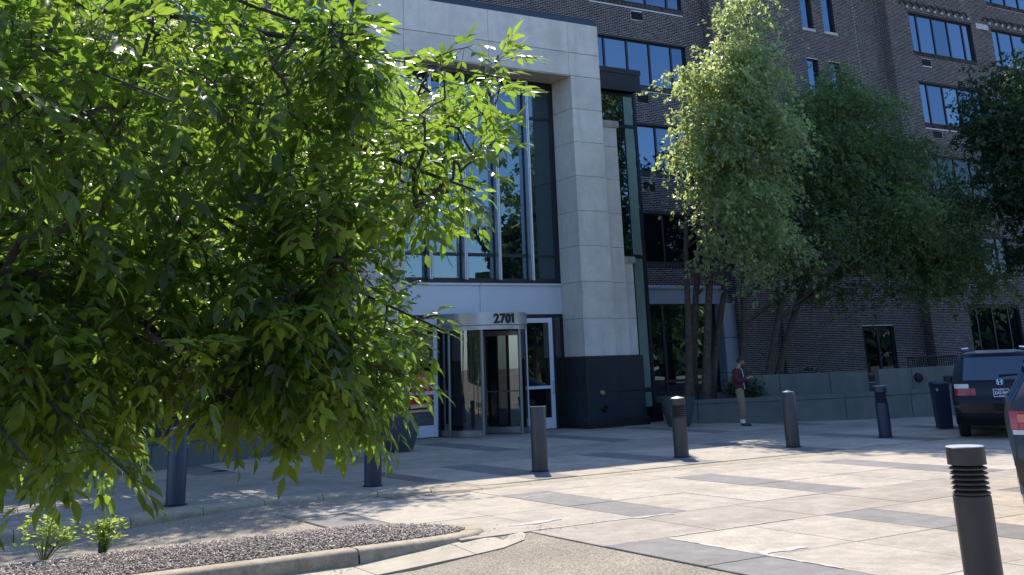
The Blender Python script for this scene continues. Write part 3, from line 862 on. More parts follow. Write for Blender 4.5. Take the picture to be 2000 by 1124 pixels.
# stepped flanks
for s in (1, -1):
    fx = (lambda x: x) if s == 1 else (lambda x: 29.83 - x)
    for a, c in zip(zs, zs[1:]):
        if c <= 8.8:
            x = sorted((fx(XR1 + .001), fx(19.37))); block('stone_panel', x[0], x[1], 25.33, WY - 0.02, a, min(c, 8.5) - 0.006, STONE)
        if c <= 4.9:
            x = sorted((fx(19.371), fx(19.77))); block('stone_panel', x[0], x[1], 25.47, WY - 0.02, a, min(c, 4.5) - 0.006, STONE)
    x = sorted((fx(XR1 + .002), fx(19.44))); b = MB(); b.bevbox(x[0], x[1], 25.28, WY - .03, 8.38, 8.58, 0.015); obj('ledge_cap', b, CAP, ent)
    x = sorted((fx(19.38), fx(19.84))); b = MB(); b.bevbox(x[0], x[1], 25.42, WY - .03, 4.42, 4.60, 0.015); obj('ledge_cap', b, CAP, ent)
    # granite base, one course break, black plinth
    for a, c in ((0.2, 0.90), (0.91, 1.855)):
        x = sorted((fx(XR0), fx(XR1))); block('granite_panel', x[0], x[1], PY - 0.012, WY - 0.02, a, c, GRANITE, c=0.012)
        x = sorted((fx(XR1 + .001), fx(19.79))); block('granite_panel', x[0], x[1], 25.30, WY - 0.02, a, c, GRANITE, c=0.012)
    x = sorted((fx(XR0 - 0.03), fx(XR1 + 0.05))); block('plinth', x[0], x[1], PY - 0.06, WY - 0.02, 0.0, 0.195, PLINTH, g=0, c=0.01)
    x = sorted((fx(XR1 + .052), fx(19.84))); block('plinth', x[0], x[1], 25.24, WY - 0.02, 0.0, 0.195, PLINTH, g=0, c=0.01)
# lintel panels
xj = [XL0, 12.20, 14.86, 17.60, XR1]
for (a, c) in ((9.775, 10.475), (10.48, 11.42)):
    for x0, x1 in zip(xj, xj[1:]):
        block('stone_panel', x0, x1, PY, PY + 0.6, a, c - 0.006, STONE)
for x0, x1 in ((XL1, 14.86), (14.86, XR0)):
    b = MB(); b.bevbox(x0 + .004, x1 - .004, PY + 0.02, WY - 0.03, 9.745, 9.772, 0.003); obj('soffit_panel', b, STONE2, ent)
b = MB(); b.box(XL0 - 0.03, XR1 - 0.02, PY + 0.03, PY + 0.5, 11.42, 11.60); b.box(XL0, XR1 - 0.1, PY + 0.5, 32, 11.3, 11.5)
obj('roof_coping', b, BLUEMETAL, ent)
b = MB(); b.box(XL0 + 0.02, XL0 + 0.3, WY, 31.99, 0, 11.3); b.box(XR1 - 0.3, XR1 - 0.02, WY, 31.99, 8.5, 11.3)
obj('side_wall', b, STONE, ent)
# pillar fittings
b = MB(); Mx = Matrix.Translation((18.13, PY - 0.012, 0.90)) @ Matrix.Rotation(R(90), 4, 'X')
b.lathe([(0, 0.05), (0.055, 0.05), (0.065, 0.035), (0.075, 0.0)], n=20, M=Mx)
BRASS = mat('tarnished_brass', (0.50, 0.36, 0.20), 0.4, metal=0.8, var=0.2, scale=20)
obj('brass_disc', b, BRASS, ent, smooth=True)
b = MB(); Mx = Matrix.Translation((18.16, PY - 0.012, 0.52)) @ Matrix.Rotation(R(90), 4, 'X')
b.lathe([(0.0, 0.02), (0.045, 0.02), (0.05, 0.09), (0.075, 0.10), (0.075, 0.06), (0.12, 0.02), (0.125, 0.0)], n=20, M=Mx)
obj('pipe_inlet', b, BLACK, ent, smooth=True)
# spandrel
for x0, x1 in ((XL1 + .005, 14.945), (14.955, XR0 - .005)):
    b = MB(); b.bevbox(x0, x1, WY - 0.06, WY + 0.1, 3.03, 3.80, 0.004); obj('spandrel_panel', b, PANELMETAL, ent)
    b = MB(); b.bevbox(x0, x1, WY - 0.12, WY + 0.1, 3.802, 3.86, 0.006); obj('window_ledge', b, PANELMETAL, ent)
# great window: frame, transoms, panes, bright fins
ml = [16.60 - 1.07 * k for k in range(5)]
ml = sorted(ml)
win = window(ent, WY - 0.08, XL1, XR0, 3.87, 9.745, ml, [4.63, 8.63], dep=0.08, glass=LOBBYGLASS, fr=0.13, mw=0.045, name='great_window')
for m in ml:
    b = MB()
    b.tube([(m + 0.035, WY - 0.20, 3.94), (m + 0.035, WY - 0.20, 9.74)], 0.032, 10)
    b.box(m - 0.03, m + 0.02, WY - 0.20, WY - 0.012, 3.95, 9.74)
    obj('fin', b, ALU, win, smooth=True)
# lobby interior
b = MB(); b.box(XL0 + .3, XR1 - .3, 31.6, 31.7, 0, 9.8); b.box(XL0 + .3, XL0 + .4, WY + .3, 31.6, 0, 9.8); b.box(XR1 - .4, XR1 - .3, WY + .3, 31.6, 0, 9.8)
b.box(XL0 + .4, XR1 - .4, WY + .26, 31.6, 9.8, 9.9)
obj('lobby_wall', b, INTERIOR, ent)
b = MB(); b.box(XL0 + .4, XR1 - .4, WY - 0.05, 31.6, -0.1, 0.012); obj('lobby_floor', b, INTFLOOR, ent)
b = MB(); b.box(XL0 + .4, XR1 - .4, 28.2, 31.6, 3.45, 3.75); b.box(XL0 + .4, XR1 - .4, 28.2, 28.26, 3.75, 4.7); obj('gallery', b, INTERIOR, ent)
b = MB()
for xx in (13.2, 16.7): b.lathe([(0.28, 0.012), (0.28, 9.8)], (xx, 28.9, 0), 16)
obj('lobby_column', b, mat('lobby_column_paint', (0.38, 0.37, 0.34), 0.6), ent, smooth=True)
# doorway header and side lights
b = MB(); b.box(XL1, XR0, WY - 0.03, WY + 0.08, 2.95, 3.028)
for xx in (XL1, 12.60, 13.64, 16.22, 17.28, 17.60): b.box(xx, xx + (0.08 if xx != 16.22 else 0.10), WY - 0.035, WY + 0.08, 0.012, 2.948)
obj('door_frame', b, DARKMETAL, ent)
for a, c in ((XL1 + .08, 12.60), (17.36, 17.60)):
    b = MB(); b.box(a, c, WY + 0.01, WY + 0.03, 0.02, 2.945); obj('side_light', b, DOORGLASS, ent)
def swing_door(x0, x1, hinge):
    f = 0.125; y0, y1 = WY - 0.045, WY + 0.01
    b = MB()
    b.bevbox(x0, x0 + f * .8, y0, y1, 0.02, 2.93, 0.006); b.bevbox(x1 - f, x1, y0, y1, 0.02, 2.93, 0.006)
    b.box(x0 + f * .8, x1 - f, y0 + .003, y1, 0.02, 0.30); b.box(x0 + f * .8, x1 - f, y0 + .003, y1, 2.80, 2.925); b.box(x0 + f * .8, x1 - f, y0 + .003, y1, 1.05, 1.13)
    d = obj('door', b, WHITEMETAL, ent)
    for za, zb in ((0.30, 1.05), (1.13, 2.80)):
        p = MB(); p.box(x0 + f * .8, x1 - f, y0 + 0.025, y0 + 0.035, za, zb); obj('pane', p, DOORGLASS, d)
    hx = x0 + 0.05 if hinge == 'R' else x1 - 0.06
    p = MB(); p.tube([(hx, y0, 0.92), (hx, y0 - 0.07, 0.94), (hx, y0 - 0.07, 1.22), (hx, y0, 1.24)], 0.014, 8); obj('handle', p, ALU, d, smooth=True)
    p = MB()
    hx = x1 if hinge == 'R' else x0
    for z in (0.25, 1.5, 2.65): p.tube([(hx, y0 - .01, z - .06), (hx, y0 - .01, z + .06)], 0.014, 8)
    obj('hinge', p, DARKMETAL, d)
swing_door(12.68, 13.64, 'R')
swing_door(16.32, 17.27, 'L')
# revolving door
RX, RY, RR = 14.95, 26.15, 1.22
b = MB(); b.lathe([(0, 3.035), (RR + 0.06, 3.035), (RR + 0.06, 2.72), (RR + 0.03, 2.70), (RR + 0.03, 2.60), (RR - 0.09, 2.60), (RR - 0.09, 2.64), (0, 2.64)], (RX, RY, 0), 64)
rev = obj('revolving_door', b, FASCIA, ent, smooth=True)
for sgn in (1, -1):
    a0 = R(-62) if sgn == 1 else R(180 + 62); a1 = R(25) if sgn == 1 else R(180 - 25)
    lo, hi = min(a0, a1), max(a0, a1)
    b = MB()
    b.lathe([(RR - 0.03, 0.012), (RR + 0.03, 0.012), (RR + 0.03, 0.16), (RR - 0.03, 0.16)], (RX, RY, 0), 20, lo, hi)
    for a in (lo, (lo + hi) / 2, hi):
        p = (RX + RR * math.cos(a), RY + RR * math.sin(a))
        b.tube([(p[0], p[1], 0.012), (p[0], p[1], 2.60)], 0.045, 8)
    obj('drum_wall', b, REVMETAL, rev, smooth=True)
    b = MB(); b.lathe([(RR, 0.16), (RR, 2.60)], (RX, RY, 0), 20, lo + 0.03, hi - 0.03); obj('drum_pane', b, DOORGLASS, rev, smooth=True)
for a in (R(-48), R(-132), R(48), R(132)):
    Mx = Matrix.Translation((RX, RY, 0)) @ Matrix.Rotation(a, 4, 'Z')
    b = MB(); L = RR - 0.07
    for r0, r1, z0, z1 in ((0.06, 0.15, 0.02, 2.58), (L - 0.08, L, 0.02, 2.58), (0.15, L - 0.08, 0.02, 0.17), (0.15, L - 0.08, 2.46, 2.58)):
        b.box(r0, r1, -0.022, 0.022, z0, z1, Mx)
    b.tube([Mx @ Vector((0.12, -0.07, 1.05)), Mx @ Vector((L - 0.05, -0.07, 1.05))], 0.014, 6)
    w = obj('door_wing', b, REVMETAL, rev)
    b = MB(); b.box(0.15, L - 0.08, -0.006, 0.006, 0.17, 2.46, Mx); obj('wing_pane', b, DOORGLASS, rev)
b = MB(); b.tube([(RX, RY, 0.012), (RX, RY, 2.64)], 0.06, 12); obj('shaft', b, REVMETAL, rev, smooth=True)
NUM = mat('black_numeral', (0.008, 0.008, 0.01), 0.5)
for i, ch in enumerate('270'):
    cu = bpy.data.curves.new('numeral', 'FONT'); cu.body = ch; cu.size = 0.318; cu.extrude = 0.012; cu.offset = 0.013; cu.align_x = 'CENTER'
    cu.materials.append(NUM)
    tmp = bpy.data.objects.new('numeral', cu); COL.objects.link(tmp)
    dg = bpy.context.evaluated_depsgraph_get(); dg.update()
    me = bpy.data.meshes.new_from_object(tmp.evaluated_get(dg)); bpy.data.objects.remove(tmp)
    o = bpy.data.objects.new('numeral', me); COL.objects.link(o); o.parent = rev
    s = -0.215 + 0.172 * i
    th = R(-90) + s / (RR + 0.06)
    rr_ = RR + 0.072
    o.location = (RX + rr_ * math.cos(th), RY + rr_ * math.sin(th), 2.765)
    o.rotation_euler = (R(90), 0, th + R(90))
b = MB()
b.prism([(-0.004, 0.0), (0.052, 0.0), (0.052, 0.232), (0.006, 0.232), (-0.050, 0.192), (-0.030, 0.158), (-0.004, 0.176)], -0.012, 0.012)
th = R(-90) + 0.272 / (RR + 0.06); rr_ = RR + 0.072
o = obj('numeral', b, NUM, rev, local=True)
o.location = (RX + rr_ * math.cos(th), RY + rr_ * math.sin(th), 2.765); o.rotation_euler = (R(90), 0, th + R(90))
# side glass bays under the dark boxes, both flanks
for s in (1, -1):
    fx = (lambda x: x) if s == 1 else (lambda x: 29.83 - x)
    x = sorted((fx(18.73), fx(20.86)))
    b = MB(); b.box(x[0], x[1], WY - 0.25, 31.98, 9.80, 10.40); b.box(x[0] - .0, x[1] + .02, WY - 0.28, WY - 0.25, 10.30, 10.46); b.box(x[0], x[1], WY - 0.28, WY - .25, 9.74, 9.86)
    obj('dark_box_roof', b, DARKMETAL, ent)
    x = sorted((fx(18.73), fx(20.80)))
    w = window(ent, WY - 0.08, x[0], x[1], 0.02, 9.73, [], [0.88, 4.68, 8.66], dep=0.05, glass=LOBBYGLASS, fr=0.09, mw=0.05, name='side_window')
    xx = fx(20.80)
    b = MB(); b.box(min(xx, xx - .06 * s), max(xx, xx - .06 * s), WY + 0.08, 31.95, 0.0, 9.8); obj('side_wall', b, BLACK, ent)
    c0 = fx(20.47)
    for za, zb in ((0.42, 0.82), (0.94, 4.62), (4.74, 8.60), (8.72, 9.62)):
        b = MB(); b.bevbox(c0 - 0.16, c0 + 0.16, WY - 0.045, WY - 0.012, za, zb, 0.004); obj('reflection_strip', b, GREENREFL, ent)  # opaque strip set before the pane, painting its edge reflection
b = MB(); b.box(18.73, 20.74, 31.5, 31.6, 0, 9.7); b.box(9.1, 11.1, 31.5, 31.6, 0, 9.7); obj('lobby_wall', b, INTERIOR, ent)

# ------------------------------------------------------------------ planter walls
def poly_wall(root, line, off0, off1, zb, zt, step, name, m, smooth=False):
    pts = resample(line, step)
    a = [Vector(p) for p in offset([tuple(p) for p in pts], off0)]; c = [Vector(p) for p in offset([tuple(p) for p in pts], off1)]
    for i in range(len(pts) - 1):
        e = (pts[i + 1] - pts[i]).normalized() * 0.008
        q = [a[i] + e, a[i + 1] - e, c[i + 1] - e, c[i] + e]
        b = MB(); zt0, zt1 = zt(pts[i]), zt(pts[i + 1])
        z0 = zb if not callable(zb) else None
        v0 = [(*q[0], zb(pts[i]) if callable(zb) else zb), (*q[1], zb(pts[i + 1]) if callable(zb) else zb), (*q[2], zb(pts[i + 1]) if callable(zb) else zb), (*q[3], zb(pts[i]) if callable(zb) else zb)]
        v1 = [(*q[0], zt0), (*q[1], zt1), (*q[2], zt1), (*q[3], zt0)]
        b.v = v0 + v1
        for f in ((0, 1, 5, 4), (1, 2, 6, 5), (2, 3, 7, 6), (3, 0, 4, 7), (4, 5, 6, 7), (3, 2, 1, 0)): b._q(f)
        obj(name, b, m, root)
rp = [(19.9, 24.75), (20.6, 24.1), (21.4, 23.2), (22.2, 22.35), (23.4, 21.35), (25.0, 20.5), (27.0, 19.8), (30.5, 19.0)]
pw = thing('planter_wall', 'low grey concrete planter wall behind the standing man right of the entrance', 'wall', (22.2, 22.4, 0))
rz = lambda p: 0.60 + 0.02 * max(0, p.x - 20)
poly_wall(pw, rp, 0.02, 0.30, 0.0, lambda p: rz(p) - 0.115, 2.0, 'wall_panel', WALLC)
poly_wall(pw, rp, 0.0, 0.33, lambda p: rz(p) - 0.105, rz, 2.0, 'coping_stone', WALLC)
up = thing('retaining_wall', 'taller grey concrete retaining wall set behind the low planter wall', 'wall', (24, 22.5, 0))
poly_wall(up, [(21.9, 24.2), (22.7, 23.0), (23.6, 22.0), (24.4, 21.35)], 0.0, 0.25, 0.0, lambda p: 1.20, 1.5, 'wall_panel', WALLC)
poly_wall(up, [(24.41, 21.0), (25.3, 20.62), (27.1, 19.98), (30.5, 19.2)], 0.0, 0.25, 0.0, lambda p: 1.24 + 0.012 * (p.x - 24), 2.2, 'wall_panel', WALLC)
b = MB(); Mx = Matrix.Translation((25.45, 20.545, 1.00)) @ Matrix.Rotation(R(-22), 4, 'Z') @ Matrix.Rotation(R(90), 4, 'X')
b.lathe([(0, 0.08), (0.08, 0.085), (0.105, 0.07), (0.12, 0.03), (0.12, -0.03)], n=24, M=Mx)
tag(obj('wall_disc', b, BLACK, smooth=True), 'round black fixture high on the grey retaining wall behind the bollards', 'fixture')  # plain black disc fitting, gives no light
lp_ = [(-6, 19.2), (-1, 20.5), (2.8, 21.45), (4.2, 21.95), (7.0, 23.25), (8.6, 24.15), (10.0, 25.0)]
pl = thing('planter_wall', 'low grey concrete planter wall under the left tree, behind the plain blue bollard', 'wall', (5, 22.3, 0))
poly_wall(pl, lp_, 0.02, 0.30, 0.0, lambda p: 0.46, 1.9, 'wall_panel', WALLC)
poly_wall(pl, lp_, 0.0, 0.33, 0.47, lambda p: 0.575, 1.9, 'coping_stone', WALLC)
b = MB(); b.prism([(-6, 19.5), (-1, 20.8), (2.8, 21.75), (4.2, 22.25), (7.0, 23.55), (8.6, 24.45), (9.9, 25.3), (9.9, 31.9), (-6, 31.9)], 0.0, 0.50)
obj('planting_bed', b, SOIL, kind='structure')
b = MB(); b.prism([(20.95, 24.6), (21.6, 23.5), (22.4, 22.66), (23.6, 21.66), (25.1, 20.85), (27.1, 20.2), (30.5, 19.5), (40, 19.5), (40, 30.9), (29.3, 30.9), (29.3, 31.4), (20.95, 31.4)], 0.0, 0.50)
obj('planting_bed', b, SOIL, kind='structure')

# railing on the terrace
rail = thing('railing', 'black metal railing with close balusters below the tower door', 'railing', (36, 27.5, 0.5))
b = MB()
rx0, rx1, ry = 33.6, 36.9, 27.5
b.box(rx0, rx1, ry - .02, ry + .02, 1.44, 1.49); b.box(rx0, rx1, ry - .015, ry + .015, 0.62, 0.66)
obj('rail', b, BLACK, rail)
i = 0
while rx0 + 0.02 + 0.125 * i < rx1:
    xx = rx0 + 0.02 + 0.125 * i
    b = MB(); b.box(xx - .011, xx + .011, ry - .011, ry + .011, 0.5, 1.44); obj('baluster', b, BLACK, rail); i += 1

# ------------------------------------------------------------------ bollards
BOLLS = [((4.40, 16.33), 'plain', BOLLB, 'plain blue-black bollard beside the kerb under the hanging branches, far left of the row'),
         ((7.42, 16.40), 'louvre', BOLLB, 'louvred bollard partly hidden by leaves in front of the left planter pot'),
         ((10.36, 16.22), 'hollow', BOLL, 'open-topped hollow bronze bollard in front of the revolving door'),
         ((13.47, 16.30), 'louvre', BOLL, 'bronze louvred bollard with domed top in front of the right planter pot'),
         ((16.22, 16.25), 'plain', BOLL, 'plain bronze bollard with low conical cap just right of the standing man'),
         ((19.02, 16.38), 'louvreflat', BOLLB, 'blue-black louvred bollard with flat top near the recycling bin'),
         ((7.24, 5.52), 'louvreflat', BOLL, 'large louvred bronze bollard with white top, nearest the camera')]
for (px, py), kind, m, lab in BOLLS:
    r = 0.133; h = 1.02
    t = thing('bollard', lab, 'bollard', (px, py, 0), random.uniform(0, 6), 'bollards along the plaza')
    b = MB(); b.lathe([(r + 0.022, -0.001), (r + 0.022, 0.012), (r + 0.004, 0.022)], n=32); obj('base_ring', b, BLACK, t, smooth=True, local=True)
    b = MB()
    if kind == 'plain':
        b.lathe([(r, 0.01), (r, h - 0.022), (r - 0.006, h - 0.012)], n=40); obj('post', b, m, t, smooth=True, local=True)
        b = MB(); b.lathe([(r - 0.006, h - 0.012), (r - 0.02, h - 0.004), (0, h + 0.022)], n=40); obj('cap', b, BOLLTOP, t, smooth=True, local=True)
    elif kind == 'hollow':
        b.lathe([(r, 0.01), (r, h - 0.004), (r - 0.002, h)], n=40); obj('post', b, m, t, smooth=True, local=True)
        b = MB(); b.lathe([(r - 0.002, h), (r - 0.016, h), (r - 0.018, h - 0.3), (0, h - 0.3)], n=40)
        o = obj('rim', b, [BOLLTOP], t, smooth=True, local=True)
        b = MB(); b.lathe([(r - 0.0175, h - 0.012), (r - 0.019, h - 0.295), (0, h - 0.295)], n=32); obj('inner_lining', b, BLACK, t, smooth=True, local=True)
    else:
        zl = h - 0.33
        b.lathe([(r, 0.01), (r, zl - 0.01), (r - 0.012, zl)], n=40); obj('post', b, m, t, smooth=True, local=True)
        b = MB(); b.lathe([(r - 0.034, zl - 0.002), (r - 0.034, h - 0.12)], n=32); obj('lamp_core', b, BLACK, t, smooth=True, local=True)
        for i in range(6):
            z = zl + 0.004 + 0.0335 * i
            b = MB(); b.lathe([(r - 0.036, z + 0.014), (r - 0.002, z), (r + 0.001, z + 0.010), (r - 0.036, z + 0.026)], n=40)
            obj('louvre_ring', b, m, t, smooth=True, local=True)
        b = MB(); b.lathe([(r - 0.03, h - 0.126), (r + 0.003, h - 0.126), (r + 0.003, h - 0.008), (r - 0.002, h - 0.004)], n=40); obj('head', b, m, t, smooth=True, local=True)
        b = MB()
        if kind == 'louvre': b.lathe([(r - 0.006, h - 0.004), (r - 0.03, h + 0.008), (0, h + 0.03)], n=40)
        else: b.lathe([(r + 0.001, h - 0.006), (r - 0.004, h - 0.001), (0, h + 0.002)], n=40)
        obj('cap', b, BOLLTOP, t, smooth=True, local=True)
# litter, repair patches and a crack or two on the ground
lr = np.random.default_rng(17)
LPt = []
while len(LPt) < 420:
    k = lr.random()
    if k < .45: x = lr.uniform(2.5, 6.5); y = 10.66 - abs(lr.normal(0, .12))
    elif k < .7: x = lr.uniform(5.9, 7.6); y = lr.normal(11.1 if x < 6.7 else 10.7, .12)
    elif k < .85: x = lr.uniform(2, 30); y = lr.normal(15.0, .12)
    else: x = lr.uniform(4, 24); y = lr.uniform(5, 18)
    LPt.append((x, y, (road_z(x, y) if x < 6.6 else 0.0) + (0.014 if (y > 10.1 and x < 6.5) else 0.004)))
LPt = np.array(LPt); n = len(LPt); th = lr.uniform(0, 6.283, n); L_ = lr.uniform(.006, .022, n); W_ = L_ * lr.uniform(.15, .6, n)
ca, sa = np.cos(th), np.sin(th)
cs = []
for sx, sy, up_ in ((-1, 0, 0), (0, -1, .15), (1, 0, .3), (0, 1, .12)):
    cs.append(LPt + np.c_[ca * L_ * sx - sa * W_ * sy, sa * L_ * sx + ca * W_ * sy, np.full(n, .002) + L_ * up_])
me = npmesh('leaf_litter', np.stack(cs, 1).reshape(-1, 3), np.full(n, 4), np.arange(4 * n), DEBRIS, lr.random(n))
o = bpy.data.objects.new('leaf_litter', me); link(o); o['kind'] = 'stuff'
PATCH = mat('pale_repair_mortar', (0.47, 0.43, 0.37), 0.9, var=0.25, scale=9)
pr_ = random.Random(4)
def strip_patch(x0, y0, x1, y1, w):
    A = Vector((x0, y0)); B = Vector((x1, y1)); t = (B - A).normalized(); nn = Vector((-t.y, t.x)); L = (B - A).length; k = max(3, int(L / .09))
    lft = [A.lerp(B, i / k) + nn * w * pr_.uniform(.15, 1) for i in range(k + 1)]; rgt = [A.lerp(B, i / k) - nn * w * pr_.uniform(.15, 1) for i in range(k + 1)]
    obj('repair_patch', MB().prism([(p.x, p.y) for p in lft + rgt[::-1]], 0.0005, 0.0042), PATCH, plaza)
for q in ((7.40, 9.25, 7.41, 7.0, .035), (7.43, 8.0, 7.95, 7.98, .12), (8.55, 10.62, 8.05, 10.66, .09), (8.05, 10.68, 6.75, 10.69, .03), (11.05, 10.72, 10.75, 10.74, .06), (6.72, 11.15, 7.4, 11.2, .10), (9.2, 9.33, 7.5, 9.31, .02), (8.2, 13.3, 8.75, 13.42, .03)):
    strip_patch(*q)
# planter pots
for (px, py), lab in (((10.86, 22.62), 'dark grey tapered planter pot left of the revolving door'), ((19.46, 23.55), 'dark grey tapered planter pot beside the granite pillar base')):
    t = thing('planter_pot', lab, 'planter', (px, py, 0), 0, 'planter pots by the entrance')
    b = MB(); b.lathe([(0.26, 0.0), (0.30, 0.05), (0.40, 0.36), (0.455, 0.70), (0.46, 0.74), (0.425, 0.745), (0.42, 0.68), (0.35, 0.66)], n=36); obj('pot', b, POT, t, smooth=True, local=True)
    b = MB(); b.lathe([(0.42, 0.665), (0.2, 0.69), (0, 0.70)], n=24); obj('soil', b, SOIL, t, smooth=True, local=True)
# recycling bin
BINB = mat('dark_blue_bin', (0.012, 0.02, 0.045), 0.45)
t = thing('recycling_bin', 'tall dark blue recycling bin standing against the minivan', 'bin', (21.72, 17.0, 0), R(-38))
b = MB(); b.v = []
Mx = None
def frustum(b, w0, d0, w1, d1, z0, z1):
    q = [(-w0, -d0, z0), (w0, -d0, z0), (w0, d0, z0), (-w0, d0, z0), (-w1, -d1, z1), (w1, -d1, z1), (w1, d1, z1), (-w1, d1, z1)]
    k = len(b.v); b.v += q
    for f in ((3, 2, 1, 0), (4, 5, 6, 7), (0, 1, 5, 4), (1, 2, 6, 5), (2, 3, 7, 6), (3, 0, 4, 7)): b._q([k + i for i in f])
frustum(b, 0.15, 0.16, 0.17, 0.19, 0.02, 0.93); obj('body', b, BINB, t, local=True)
b = MB(); frustum(b, 0.18, 0.205, 0.18, 0.205, 0.932, 0.97); frustum(b, 0.175, 0.20, 0.14, 0.16, 0.971, 1.01); obj('lid', b, BINB, t, local=True)
b = MB()
for k in range(3):
    a = R(90 + 120 * k); c = R(90 + 120 * (k + 1))
    p, q = (0.05 * math.cos(a), 0.05 * math.sin(a)), (0.05 * math.cos(c), 0.05 * math.sin(c))
    p2 = (p[0] * .8 + q[0] * .2, p[1] * .8 + q[1] * .2); q2 = (p[0] * .25 + q[0] * .75, p[1] * .25 + q[1] * .75)
    b.face([(p2[0] - .10, -0.1905, p2[1] + .84), (q2[0] - .10, -0.1905, q2[1] + .84), (q2[0] * .45 - .10, -0.1905, q2[1] * .45 + .84), (p2[0] * .45 - .10, -0.1905, p2[1] * .45 + .84)])
obj('recycling_mark', b, mat('white_print', (0.7, 0.7, 0.7), 0.5), t, local=True)
# small dark stake by the island
b = MB(); b.tube([(2.72, 12.88, -0.13), (2.72, 12.88, 0.10)], 0.028, 8); b.tube([(2.72, 12.88, 0.10), (2.72, 12.88, 0.13)], [0.034, 0.034], 8)
tag(obj('marker_stake', b, BLACK, smooth=True), 'short black stake standing at the back edge of the mulch island', 'stake')
# ------------------------------------------------------------------ vehicles
VGLASS = coated_glass('vehicle_glass', (0.008, 0.010, 0.014), 0.14, (0.8, 0.9, 1.0))
TYRE = mat('tyre_rubber', (0.012, 0.012, 0.012), 0.85)
RIM = mat('wheel_rim', (0.45, 0.45, 0.46), 0.3, metal=0.9)
REDL = mat('red_lamp_lens', (0.36, 0.012, 0.012), 0.12, coat=0.5)
CLEARL = mat('clear_lamp_lens', (0.62, 0.60, 0.58), 0.15, coat=0.5)
CHROME = mat('chrome_trim', (0.75, 0.75, 0.76), 0.12, metal=1.0)
BADGE = mat('pale_badge', (0.75, 0.75, 0.76), 0.3)
PLATE_B = mat('dark_plate', (0.02, 0.03, 0.06), 0.4)
PLATE_W = mat('white_plate_print', (0.78, 0.78, 0.78), 0.4)
def interp(t, tab):
    if t <= tab[0][0]: return tab[0][1]
    for (a, u), (c, v) in zip(tab, tab[1:]):
        if t <= c: return u + (v - u) * (t - a) / (c - a)
    return tab[-1][1]
